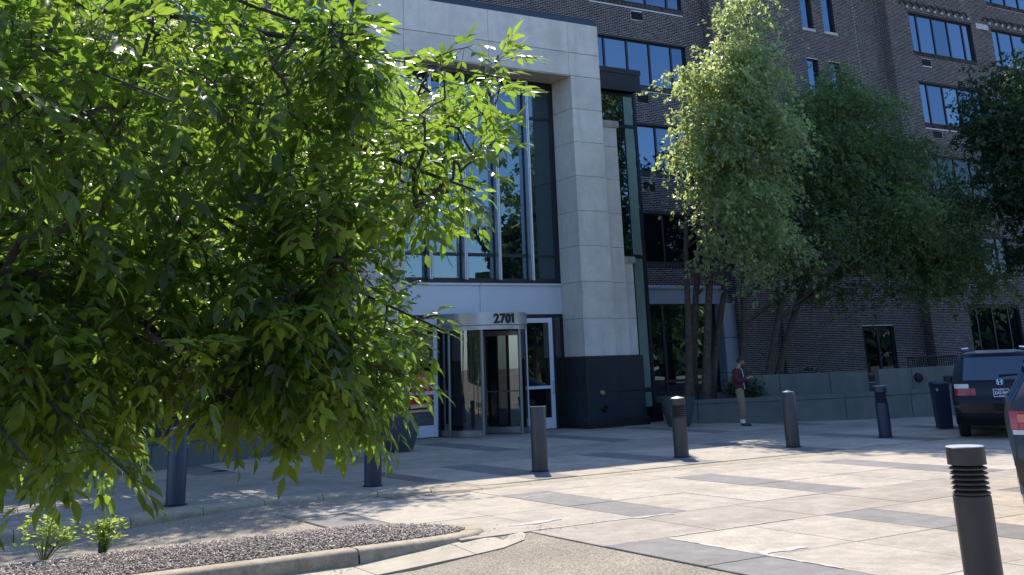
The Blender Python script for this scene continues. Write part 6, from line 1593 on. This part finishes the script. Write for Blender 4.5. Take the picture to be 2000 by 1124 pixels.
-188,402,489,-266,767,513,-132,566,675,-63,514,517,31,425,493,-97,388,441,-111,404,388,-161,547,351,-250,828,612,-171,467,421,92,462,503,-84,483,670,-117,562,509,75,582,474,52,385,476,11,532,686,-50,402,392,63,272,443,-208,
844,650,-79,755,463,-212,561,605,-212,812,691,-222,874,614,-34,493,713,53,469,612,-15,470,499,22,408,410,-191,549,401,-17,666,767,35,885,506,49,736,731,64,518,803,52,393,619,183,784,478,-89,763,605,19,762,693,36,463,531,-107,
722,711,-209,775,445,-101,507,526,14,706,438,-211,681,543,-79,427,375,-84,378,529,-33,487,666,-174,563,693,114,496,489,62,537,745,-234,650,635,-113,742,584,-77,409,445,195,794,582,-62,700,687,-82,426,516,8,556,624,-233,801,
488,-157,501,391,14,906,645,-160,762,728,-231,605,551,-15,421,465,-180,542,636,153,788,524,-192,523,558,-25,672,524,-116,436,528,-79,945,639,-184,660,707,-20,394,518,-32,535,599,-150,385,494,-1,844,489,-52,500,587,137,656,
555,-154,801,655,130,774,788,-22,766,569,13,469,660,-49,681,419,-243,550,622,-128,630,496,-91,486,403,-19,502,369,-25,379,370,-126,450,524,20,416,462,35,424,453,-144,570,516,-208,696,453,-14,433,438,62,713,591,-182,532,396,
-172,780,488,-189,673,524,13,391,577,-56,552,739,-109,689,437,16,320,431,-207,773,566,70,812,614,-22,795,575,-130,519,678,-87,424,533,6,637,534,-77,774,625,128,617,546,3,491,362,-59,413,582,36,558,666,4,521,579,-75,455,578,
-74,778,531,-43,551,743,-80,444,552,-108,543,610,101,788,746,-77,614,418,-46,684,528,-196,757,616,-77,401,451,-27,648,697,45,359,560,-50,431,414,-53,618,514,140,875,536,-29,441,488,-6,437,519,-76,784,790,-24,331,489,72,423,
628,-122,610,357,-25,726,455,-166,786,620,-90,824,512,-126,423,390,-133,402,423,-12,808,599,-15,399,572,15,565,430,-145,489,367,-125,449,585,145,710,651,-37,410,448,-222,718,690,-180,413,452,-82,771,440,136,676,627,80,421,
527,114,623,402,-12,461,452,-132,537,458,-16,779,680,-99,474,552,-216,659,442,-110,678,442,-96,883,621,-180,529,475,-222,517,465,-34,708,812,62,486,562,114,565,465,55,385,329,-99,704,480,-99,514,360,75,486,459,67,426,421,
-185,734,739,90,582,778,6,437,450,-155,621,609,-105,599,388,-215,505,600,-218,624,372,-111,499,575,49,327,560,18,886,677,-82,478,482,129,528,573,-233,829,609,67,547,534,-159,540,381,-120,576,561,-66,569,462,-32,447,544,82,
364,574,16,463,434,83,557,583,-88,432,551,-89,937,627,108,452,598,7,414,510,-119,676,466,55,719,552,8,401,565,47,795,770,-242,627,468,-168,476,504,-38,787,702,25,606,802,-160,613,354,-24,919,567,-189,742,601,52,505,790,-137,
627,595,-20,717,513,160,634,573,-54,495,540,-111,416,441,-92,509,417,-173,645,675,-8,385,373,89,596,638,9,808,595,154,807,631,49,730,636,28,546,619,-127,569,558,-69,635,727,3,367,514,80,591,828,-25,495,362,29,859,715,-59,
442,540,-33,693,492,-88,929,493,35,869,477,-64,570,504,102,514,384,-43,675,451,-66,595,387,-239,623,401,-61,814,714,-39,382,431,0,485,362,75,628,626,123,522,544,22,394,469,31,671,816,115,673,718,50,472,474,-58,720,704,97,
417,592,-83,416,396,91,497,571,-159,591,523,-26,598,410,4,620,729,120,578,682,-185,760,541,16,657,555,32,369,409,45,514,680,90,694,491,43,340,543,-157,468,453,-122,439,419,120,531,818,-107,401,505,58,828,530,-231,594,594,
-241,680,494,-150,485,521,54,486,722,-36,595,478,-184,796,630,69,464,389,-256,629,477,-158,824,681,137,661,669,44,481,498,42,432,510,-228,787,541,-260,770,601,35,862,614,-148,567,384,-188,564,475,-47,652,799,19,306,405,-106,
833,768,-219,760,643,-147,457,465,-68,779,495,-195,510,371,101,454,389,-183,702,568,-149,637,624,-36,545,666,-223,651,541,103,812,730,-90,500,364,-232,815,438,-187,520,638,-18,726,450,-7,551,750,-108,484,440,-171,592,633,
-224,558,543,83,583,856,-62,708,448,1,446,535,-1,820,611,113,771,662,-132,511,406,57,465,504,104,703,463,-41,657,546,-227,475,543,-101,606,379,-215,569,382,5,574,521,18,771,531,-10,647,834,-217,560,516,-194,675,390,30,578,
460,-26,659,591,68,314,419,-245,729,499,14,350,428,33,288,513,-62,577,615,-192,665,457,-130,474,445,173,656,570,-201,446,517,-152,389,471,-230,821,597,107,433,345,97,602,481,-68,479,507,-159,612,752,-28,522,423,-156,571,727,
30,544,366,-164,594,410,172,660,715,-85,460,389,79,431,494,62,571,438,-41,343,493,-170,464,440,-195,482,471,88,488,546,-32,392,588,-135,752,557,-208,720,727,40,692,837,35,413,364,-110,541,601,-144,576,496,-31,425,346,-60,
798,580,49,623,826,155,651,856,-87,616,733,-127,418,504,-181,729,750,-177,448,496,-94,399,494,-213,579,404,36,464,555,-219,650,663,-9,490,414,-127,611,737,-74,905,552,-280,703,610,36,468,734,56,469,525,-174,547,368,-197,721,
417,-32,473,473,7,628,556,-114,529,518,-41,784,620,-216,527,473,-12,573,706,-7,409,495,-95,462,379,-123,677,432,-142,560,539,117,517,433,-154,754,707,23,307,498,-161,656,433,-231,688,741,-33,741,496,-127,581,546,-10,522,497,
-113,540,367,-165,415,464,73,425,436,-247,674,561,-175,469,543,-18,409,579,-112,859,523,-86,582,509,49,370,459,77,662,728,-158,408,406,14,374,527,-181,561,659,87,470,389,35,448,585,174,775,499,30,385,608,-165,557,452,134,
795,554,-152,736,640,105,545,393,110,714,608,-118,463,436,-51,815,721,-192,542,418,-228,518,501,7,722,455,33,657,441,-21,602,807,-35,334,413,-154,552,692,-106,422,583,61,607,775,-87,347,487,61,406,582,-164,490,363,121,732,
529,54,572,467,-131,604,697,52,318,456,-20,439,337,-222,735,700,-185,485,569,24,454,645,-226,614,388,98,670,774,-276,724,538,48,309,425,-91,571,475,-224,751,559,60,623,750,75,616,590,37,388,385,-90,447,460,-4,567,642,15,746,
586,-110,628,473,35,482,492,-279,686,593,-218,499,500,-58,646,655,-158,505,476,-280,679,657,-183,444,454,-133,553,470,-2,666,688,4,740,499,-47,328,511,14,388,584,-26,490,551,39,674,710,-42,699,651,-230,728,431,-284,655,592,
-10,731,816,13,347,574,31,450,469,45,414,530,-200,584,704,-60,525,480,-50,462,563,-46,334,468,-91,559,496,57,513,378,-219,578,365,-65,598,570,-257,622,543,-19,723,495,-74,382,427,73,690,508,-102,551,457,-52,479,334,-197,795,
728,26,496,534,-218,622,366,63,440,517,-193,518,628,160,714,452,-184,537,389,61,722,548,-180,492,617,-94,414,420,-181,470,452,-147,449,506,-218,798,542,-130,392,420,53,521,678,-34,423,599,-176,458,446,-185,784,417,-295,649,
642,46,743,683,-75,675,763,18,364,439,-28,387,339,-68,536,379,-91,708,465,-55,494,477,83,458,716,-65,826,749,-269,570,627,114,564,645,48,272,458,57,462,445,-234,672,575,-203,650,665,63,498,806,-215,683,423,-37,355,448,156,
785,538,4,566,551,130,640,659,-35,861,708,-14,528,700,-167,668,742,49,687,614,33,821,757,-66,899,655,0,380,336,-19,405,333,-240,796,483,-38,803,474,-37,461,659,52,717,451,-225,628,755,-12,808,499,148,820,588,-231,819,602,
41,562,749,-86,707,613,-177,449,522,-7,409,525,28,851,738,-71,922,513,39,334,510,-127,678,510,32,528,413,-121,589,411,-173,600,439,26,423,405,-83,489,392,46,360,433,76,578,454,148,754,474,74,438,562,-68,354,479,25,433,594,
-90,619,655,-154,416,388,20,679,671,121,684,489,-160,632,663,-225,604,392,-118,499,349,101,725,686,-133,445,588,-219,655,360,140,759,836,62,451,427,-18,522,695,-49,623,511,-228,741,597,-203,437,526,55,555,555,19,586,636,-26,
312,473,123,623,794,42,501,370,-171,501,560,-106,439,523,-115,590,527,-4,517,397,-149,569,435,-208,817,466,-3,411,326,36,361,528,-124,520,636,-94,743,728,59,473,719,-65,511,471,-20,656,467,68,537,413,-217,717,730,-291,742,
625,151,732,547,-21,528,464,79,467,613,-36,645,800,-165,481,474,80,549,393,59,691,518,-51,703,434,114,838,654,49,439,584,-225,521,494,68,510,639,-168,587,649,77,719,598,-28,523,555,-6,453,373,-42,626,383,-150,623,404,67,452,
722,-9,691,545,137,594,402,-21,350,508,85,473,439,43,310,525,-67,405,562,-37,545,681,-135,763,759,-189,475,515,-118,820,561,49,528,757,-207,535,497,-273,757,542,-132,672,627,-85,413,502,-83,671,638,-16,428,416,-202,511,390,
48,356,521,-219,528,526,-123,695,736,-218,511,608,-121,554,487,33,291,455,42,415,507,-116,628,515,-190,833,465,-202,572,595,48,474,603,-158,764,470,-72,609,600,-100,486,565,11,771,552,23,361,512,-25,323,437,-18,395,602,22,
431,562,-262,678,511,48,631,811,-89,349,483,-95,713,539,-136,544,477,15,856,536,-158,631,551,-145,705,458,-227,571,456,-71,428,387,-128,433,364,-255,681,520,7,612,742,-126,833,468,-198,573,437,-67,469,523,-51,379,384,-209,
631,502,-103,470,350,-128,624,378,-219,530,537,-80,562,450,181,841,553,-78,593,507,-190,581,349,-208,767,498,-227,606,580,-50,337,476,-260,650,523,-17,438,585,-90,830,526,-43,497,430,-158,434,547,62,378,563,-165,454,545,4,
406,489,-128,515,336,-54,470,494,-11,381,395,48,558,433,-241,785,654,34,283,454,-73,605,738,-144,565,372,-161,490,398,59,619,547,-2,563,691,-188,828,550,-46,785,487,-174,463,493,-43,886,587,41,631,849,44,530,448,131,647,602,
-195,584,415,-171,587,345,-241,832,579,6,519,393,-123,441,440,30,662,468,-31,492,614,4,337,491,52,375,439,64,337,531,-70,393,399,-173,420,417,-17,458,666,41,653,493,20,281,507,83,448,527,-88,441,618,7,306,473,-32,470,432,
41,497,583,-91,551,404,-96,627,421,-69,745,661,-103,392,378,-75,847,591,42,422,480,-231,664,740,-64,502,481,-171,443,556,22,496,655,45,362,496,-24,720,756,-14,772,558,26,626,387,-54,498,604,-55,572,599,-19,962,509,60,676,
683,62,329,406,127,866,530,101,561,571,-215,705,495,-64,406,561,-66,462,556,12,765,563,47,396,605,-84,837,574,-160,594,397,-100,428,394,-25,329,505,-73,423,600,-136,591,421,-186,550,401,-67,656,528,-43,883,575,-151,569,622,
-150,580,507,-18,638,623,-130,494,556,-132,453,438,-174,633,429,34,488,487,-87,372,511,-149,526,360,71,750,828,-213,582,363,-169,630,499,-254,687,691,95,794,546,-189,461,589,-10,354,380,-151,619,411,-122,691,560,35,585,756,
-167,628,563,128,649,454,-194,523,544,-142,469,543,-264,668,677,83,531,811,-159,524,354,-54,539,775,24,791,797,-107,852,738,-2,445,534,61,487,466,135,757,551,-193,731,493,-210,506,569,-184,484,520,-35,853,519,-240,616,425,
108,654,420,-26,630,575,2,522,569,-261,656,583,3,388,426,-106,342,495,-83,605,662,92,632,524,19,383,418,72,400,690,-249,685,408,158,796,688,-208,775,465,-152,733,728,-170,712,506,-286,621,636,-44,398,400,-43,824,576,-154,
451,522,-29,483,692,-174,630,451,17,450,553,-27,537,391,-152,711,574,-104,654,437,43,750,245,-57,647,190,-234,609,296,-89,619,176,-44,470,240,-157,491,193,-190,689,280,-34,537,182,49,705,171,-93,789,175,-54,389,255,-210,714,
273,-97,478,273,-140,733,305,-9,514,166,-200,582,242,-208,787,348,-178,855,260,-165,652,238,-23,379,192,34,812,219,-37,578,201,-123,461,212,-30,595,307,-60,591,309,-37,796,382,24,529,304,-172,622,178,-211,637,334,16,421,266,
-128,561,226,-122,449,199,-127,533,322,-51,436,304,-208,755,262,33,582,252,-227,653,300,-95,737,354,-240,627,279,-57,469,193,-47,696,264,49,631,305,-18,375,241,24,481,233,-63,481,204,-66,648,298,-262,736,324,-226,807,280,
-192,740,361,-28,594,303,-223,627,250,-137,636,255,-177,490,221,-18,535,169,-120,640,292,-192,707,226,-82,460,301,-31,524,317,-227,682,192,53,712,325,-26,433,284,-170,439,272,-84,467,187,-17,485,173,27,392,183,-223,655,186,
-180,826,343,-306,801,363,-99,710,216,-106,631,322,2,603,226,-172,887,268,-163,540,292,-59,615,144,-55,696,254,-249,647,328,-174,795,238,-13,698,298,-118,749,264,35,774,216,-86,598,253,-141,417,282,3,412,175,-152,609,275,
-73,492,261,-130,671,324,-209,609,188,-13,760,139,15,615,360,-70,470,290,-180,560,217,-118,708,320,-226,705,254,-75,548,341,-71,553,279,-80,551,229,-142,860,337,4,623,294,29,737,250,-7,457,188,17,587,253,-86,637,324,-149,
763,188,47,555,216,34,492,172,-191,759,366,-54,507,261,5,421,175,14,388,267,-70,479,235,-91,650,186,1,398,204,8,357,257,-116,514,269,-189,825,264,-133,488,220,-70,758,186,-273,736,252,-46,445,197,-227,837,290,35,516,297,78,
767,144,-39,514,181,-188,532,274,-117,515,215,-189,642,283,53,674,140,-76,501,219,-95,796,184,63,643,173,-143,756,393,52,616,139,-150,588,174,-140,568,222,-31,513,199,10,696,292,-34,699,224,-29,834,254,-55,402,225,-239,719,
277,-4,469,175,-163,775,274,-165,481,260,-239,902,435,22,340,270,-83,429,280,-47,822,261,-200,729,215,-113,457,255,41,461,179,-17,476,201,-104,825,308,-149,703,323,-21,768,209,-295,781,323,8,588,328,46,537,154,-41,668,148,
-62,495,153,-144,470,287,-194,611,170,-223,729,267,-212,578,289,-140,844,214,-190,856,379,-148,705,252,-134,571,326,25,434,186,-163,585,245,-19,644,367,-250,645,311,-33,458,270,-269,819,333,-159,820,289,-42,626,177,-134,574,
161,-21,460,294,6,609,177,-151,427,280,-221,647,349,-53,530,246,33,778,338,-60,567,190,16,579,356,-224,599,314,-88,711,185,36,626,211,-120,456,176,-137,471,291,-19,704,341,22,620,377,43,533,188,-42,711,232,29,628,151,-49,
495,321,-95,646,157,-164,701,161,-115,656,241,-118,792,295,-189,641,272,-35,637,142,-40,600,160,-114,586,323,-193,533,224,4,440,149,-215,627,194,10,361,200,20,561,237,1,368,264,-67,788,381,-65,530,225,54,676,188,-262,738,
311,56,683,216,-49,549,260,-212,634,258,-117,563,222,10,463,317,-42,538,258,33,490,165,9,508,197,-109,707,366,-40,583,199,-110,508,313,-164,624,236,-97,511,227,-41,590,267,-203,685,314,-12,647,164,-208,720,209,-33,711,227,
-98,860,343,-73,823,237,-256,790,376,-247,684,250,-45,562,170,-18,665,383,26,483,243,-110,478,284,-265,790,298,-2,580,281,-158,577,332,-171,535,239,5,562,200,-82,488,234,-4,439,255,-162,493,209,-228,745,284,-19,486,189,58,
657,149,-80,595,260,-46,381,268,31,520,278,-115,694,163,48,465,145,46,714,273,-214,644,254,-200,762,304,-50,437,282,-24,645,181,-199,614,251,59,752,258,-102,764,395,14,490,230,-26,439,180,-192,878,344,0,699,380,-158,436,284,
7,653,302,-150,797,302,20,496,315,23,813,271,-96,700,170,6,544,192,-24,785,313,-21,537,170,-31,521,294,-179,553,175,10,412,222,-228,597,281,-6,545,170,43,644,182,-10,458,231,-57,736,225,-86,429,293,-16,765,224,-163,529,233,
12,496,331,-50,530,281,-146,692,331,-86,405,240,-46,753,398,-42,825,261,-110,482,172,-8,448,168,-218,697,279,-35,650,256,-118,709,335,-150,734,195,-132,700,359,16,723,258,-189,747,241,9,423,219,-35,590,229,-56,729,389,12,
571,270,-179,588,328,-154,711,350,-73,717,284,-80,410,198,-103,634,199,-111,466,234,-214,886,318,-60,758,380,-278,751,266,-147,579,162,-170,699,204,-39,734,345,26,458,175,-44,511,328,28,403,190,11,346,234,1,574,268,-263,717,
355,-112,473,282,-60,532,298,-263,756,288,5,399,244,-145,814,274,-35,739,190,-13,455,234,-213,787,271,29,410,173,34,691,280,-135,599,189,-55,520,184,-99,806,350,31,765,367,-294,792,363,-86,500,199,5,489,182,14,634,315,-132,
807,310,-269,798,358,-5,571,191,-35,567,226,-104,659,167,-181,536,321,38,668,347,-165,516,301,-1,446,236,-10,402,195,-214,641,233,42,582,174,-54,463,171,-118,455,188,-142,571,210,-64,788,199,-142,491,273,-175,875,416,-5,565,
153,-258,640,328,-160,718,208,-156,675,260,-79,472,226,-191,690,322,-213,609,185,-37,393,276,-79,603,165,-37,473,320,-249,615,328,-179,564,247,-84,554,186,26,591,322,-5,450,165,-42,508,242,-196,502,304,-93,450,173,-51,452,
261,-130,512,229,], float).reshape(-1, 3) / 100.0
rg = np.random.default_rng(77)
TR = [Vector((-1.25, 11.0, 0.0)), Vector((-1.2, 10.9, 1.5)), Vector((-1.1, 10.7, 3.0)), Vector((-0.95, 10.4, 4.6)), Vector((-0.8, 10.0, 6.4))]
b = MB(); b.tube([TR[0], TR[0].lerp(TR[1], .12), TR[1], TR[2], TR[3], TR[4]], [.34, .25, .21, .18, .13, .06], 14)
obj('trunk', b, BARK, ash, smooth=True, ang=80)
BG = [((2.36, 3.89, 2.9), 3, .25), ((2.38, 4.17, 2.45), 3, .35), ((1.81, 4.38, 2.17), 2, 1.0), ((2.3, 4.32, 1.85), 2, .8), ((2.0, 4.37, 1.54), 2, .6), ((1.47, 4.35, 1.49), 2, .5), ((0.84, 3.66, 1.42), 2, .7), ((0.8, 3.28, 2.51), 3, .7), ((1.6, 4.2, 2.68), 3, .9), ((0.59, 3.92, 1.46), 2, .9), ((1.5, 4.07, 3.09), 3, .7), ((0.77, 3.95, 2.07), 2, 1.2), ((2.2, 6.0, 5.6), 3, 1.0), ((0.4, 4.2, 5.8), 4, .4), ((-1.8, 6.0, 4.6), 3, .6), ((2.8, 7.8, 5.2), 3, .8), ((-2.4, 8.2, 5.6), 3, .6)]
nodes = []; par = []
bough_chain = []
for tip, ti, arch in BG:
    A = TR[ti].copy(); T = Vector(tip); pts = []
    side = Vector((rg.normal(0, .35), rg.normal(0, .25), 0))
    for k in range(23):
        t = k / 22
        p = A.lerp(T, t) + Vector((0, 0, arch * 1.1 * math.sin(math.pi * min(1, t * 1.0)) * (1 - .35 * t))) + side * math.sin(math.pi * t) + Vector(rg.normal(0, .010, 3)) * (1 if 0 < t < 1 else 0)
        pts.append(p)
    s0 = len(nodes)
    for k, p in enumerate(pts):
        nodes.append(p); par.append(-1 if k == 0 else s0 + k - 1)
nb = len(nodes)
X = np.array([tuple(p) for p in nodes])
# connect every spray point to the nearest wood, nearest first
todo = list(range(len(TP)))
D = np.full(len(TP), 1e9); J = np.zeros(len(TP), int)
ok_nodes = np.array([i for i in range(nb) if (i % 23) > 5])
for i in range(len(TP)):
    dd = np.linalg.norm(X[ok_nodes] - TP[i], axis=1); k = dd.argmin(); D[i] = dd[k]; J[i] = ok_nodes[k]
alive = np.ones(len(TP), bool); nid = np.full(len(TP), -1)
Xl = [tuple(p) for p in X]
for _ in range(len(TP)):
    i = int(np.where(alive, D, 1e9).argmin()); alive[i] = False
    nid[i] = len(Xl); Xl.append(tuple(TP[i])); par.append(int(J[i]))
    dd = np.linalg.norm(TP - TP[i], axis=1) * 1.04
    upd = alive & (dd < D); D[upd] = dd[upd]; J[upd] = nid[i]
X = np.array(Xl); par = np.array(par); N = len(X)
cnt = np.ones(N); cnt[:nb] = 0.4
kids = [[] for _ in range(N)]
order = list(range(N))
for i in range(N):
    if par[i] >= 0: kids[par[i]].append(i)
for i in reversed(range(nb, N)): cnt[par[i]] += cnt[i]
for i in reversed(range(nb)):
    if par[i] >= 0: cnt[par[i]] += cnt[i]
rad = 0.0021 * cnt ** 0.47
for bi in range(len(BG)):
    s0 = bi * 23
    b = MB(); b.tube([tuple(X[s0 + k]) for k in range(23)], [min(.045 * (1 - k / 24) + .004, max(.004, rad[s0 + k])) for k in range(23)], 8)
    obj('bough', b, BARK, ash, smooth=True, ang=80)
b = MB()
for i in range(nb, N):
    p, q = Vector(X[par[i]]), Vector(X[i])
    L = (q - p).length
    m1 = p.lerp(q, .5) + Vector((rg.normal(0, .03 * L), rg.normal(0, .03 * L), .05 * L))
    r0, r1 = min(rad[par[i]], rad[i] * 1.3), max(rad[i], .0014)
    b.tube([p, m1, q], [r0, (r0 + r1) / 2, r1], 4, cap=False)
tw = obj('twigs', b, BARK, ash, smooth=True, ang=80); tw['kind'] = 'stuff'
# compound leaves: rachis with three pairs and an end leaflet
LP = []; LA = []; LN = []; LL = []; LT = []
b = MB()
for i in range(nb, N):
    P0 = Vector(X[i]); pd = (P0 - Vector(X[par[i]])); pd = pd.normalized() if pd.length > 1e-6 else Vector((1, 0, 0))
    nc = 4 if not kids[i] else 3
    tone0 = rg.beta(2, 2)
    for c_ in range(nc):
        d = pd * 0.55 + Vector(rg.normal(0, .62, 3)); d.z -= 0.25; d = d.normalized()
        RL = rg.uniform(.15, .235); droop = rg.uniform(.25, .75)
        st = P0.lerp(Vector(X[par[i]]), rg.uniform(0, .25))
        cur = lambda t: st + d * (RL * t) + Vector((0, 0, -droop * RL * t * t * .6))
        b.tube([cur(0), cur(.5), cur(1)], [.0016, .0013, .0009], 3, cap=False)
        sdv = d.cross(Vector((0, 0, 1))); sdv = sdv.normalized() if sdv.length > .05 else Vector((1, 0, 0))
        tone = min(1, max(0, tone0 * .6 + rg.random() * .4))
        base_l = rg.uniform(.050, .094)
        upv = sdv.cross(d).normalized()
        if upv.z < 0: upv = -upv
        for t, pair in ((.36, 1), (.62, 1), (.86, 1), (1.0, 0)):
            for sg in ((1, -1) if pair else (0,)):
                o_ = cur(t)
                a = (d * .75 + sdv * (sg * .75) + Vector(rg.normal(0, .16, 3))); a.z -= droop * (0.30 + .30 * t); a = a.normalized()
                nn = upv * 1.0 + Vector(rg.normal(0, .42, 3))
                LP.append(tuple(o_)); LA.append(tuple(a)); LN.append(tuple(nn)); LL.append(base_l * (0.82 + .3 * t) * rg.uniform(.85, 1.15)); LT.append(tone)
rc = obj('leaf_stalks', b, LEAF, ash); rc['kind'] = 'stuff'
LP = np.array(LP); LA = np.array(LA); LN = np.array(LN); LL = np.array(LL); LT = np.array(LT)
a, s, n_ = frames(LA, LN)
# blade: pointed oval, folded on the midrib, tip curling down  (t along, half width, rise)
shape = [(0, 0, 0), (.18, .12, .03), (.18, 0, 0), (.18, -.12, .03), (.48, .195, .02), (.48, 0, -.02), (.48, -.195, .02), (.78, .098, -.03), (.78, 0, -.06), (.78, -.098, -.03), (1.0, 0, -.13)]
bf = [(0, 2, 1), (0, 3, 2), (1, 2, 5, 4), (2, 3, 6, 5), (4, 5, 8, 7), (5, 6, 9, 8), (7, 8, 10), (8, 9, 10)]
cv = np.array(CAMR); rel = (LP + a * (LL * .5)[:, None] - np.array([0, 0, 1.7])) @ cv.T
px_ = 1.05 * rel[:, 0] / rel[:, 2]; py_ = 1.05 * rel[:, 1] / rel[:, 2]
infr = (rel[:, 2] > .3) & (np.abs(px_) < .5) & (py_ > -.0264) & (py_ < .535)
size = np.where(infr, LL / np.maximum(rel[:, 2], .1), 0)
pick = np.argsort(-size)[:300]
rest = np.ones(len(LP), bool); rest[pick] = False
curl = rg.uniform(.6, 1.5, len(LP)); wdt = rg.uniform(.85, 1.2, len(LP))
def blades(sel):
    k = sel.sum(); vs_ = []
    for t, w, h in shape:
        vs_.append(LP[sel] + a[sel] * (LL[sel] * t)[:, None] + s[sel] * (LL[sel] * w * wdt[sel])[:, None] + n_[sel] * (LL[sel] * h * curl[sel])[:, None])
    V = np.stack(vs_, 1).reshape(-1, 3)
    fl = []; sz = []
    for f in bf: sz.append(len(f)); fl += list(f)
    lp = (np.array(fl)[None] + len(shape) * np.arange(k)[:, None]).reshape(-1)
    return V, np.tile(sz, k), lp, np.repeat(LT[sel], len(bf))
V, sz, lp, tn = blades(rest)
me = npmesh('foliage', V, sz, lp, LEAF, tn, smooth=True)
o = bpy.data.objects.new('foliage', me); link(o, ash); o['kind'] = 'stuff'
leaf_meshes = []
for q in range(6):
    vv = [(t, w * (.9 + .06 * q), h * (.6 + .16 * q)) for t, w, h in shape]
    fl = []; szs = []
    for f in bf: szs.append(len(f)); fl += list(f)
    leaf_meshes.append(npmesh('leaf', np.array(vv), szs, fl, LEAF, np.full(len(bf), q / 5), smooth=True))
for i in pick:
    o = bpy.data.objects.new('leaf', leaf_meshes[int(LT[i] * 5.99)]); COL.objects.link(o); o.parent = ash
    Mx = Matrix(((a[i][0], s[i][0], n_[i][0], 0), (a[i][1], s[i][1], n_[i][1], 0), (a[i][2], s[i][2], n_[i][2], 0), (0, 0, 0, 1)))
    o.matrix_parent_inverse = Matrix.Translation(-Vector(ash.location))
    o.matrix_basis = Matrix.Translation(LP[i]) @ Mx @ Matrix.Scale(LL[i], 4)
print('leaflets', len(LP))
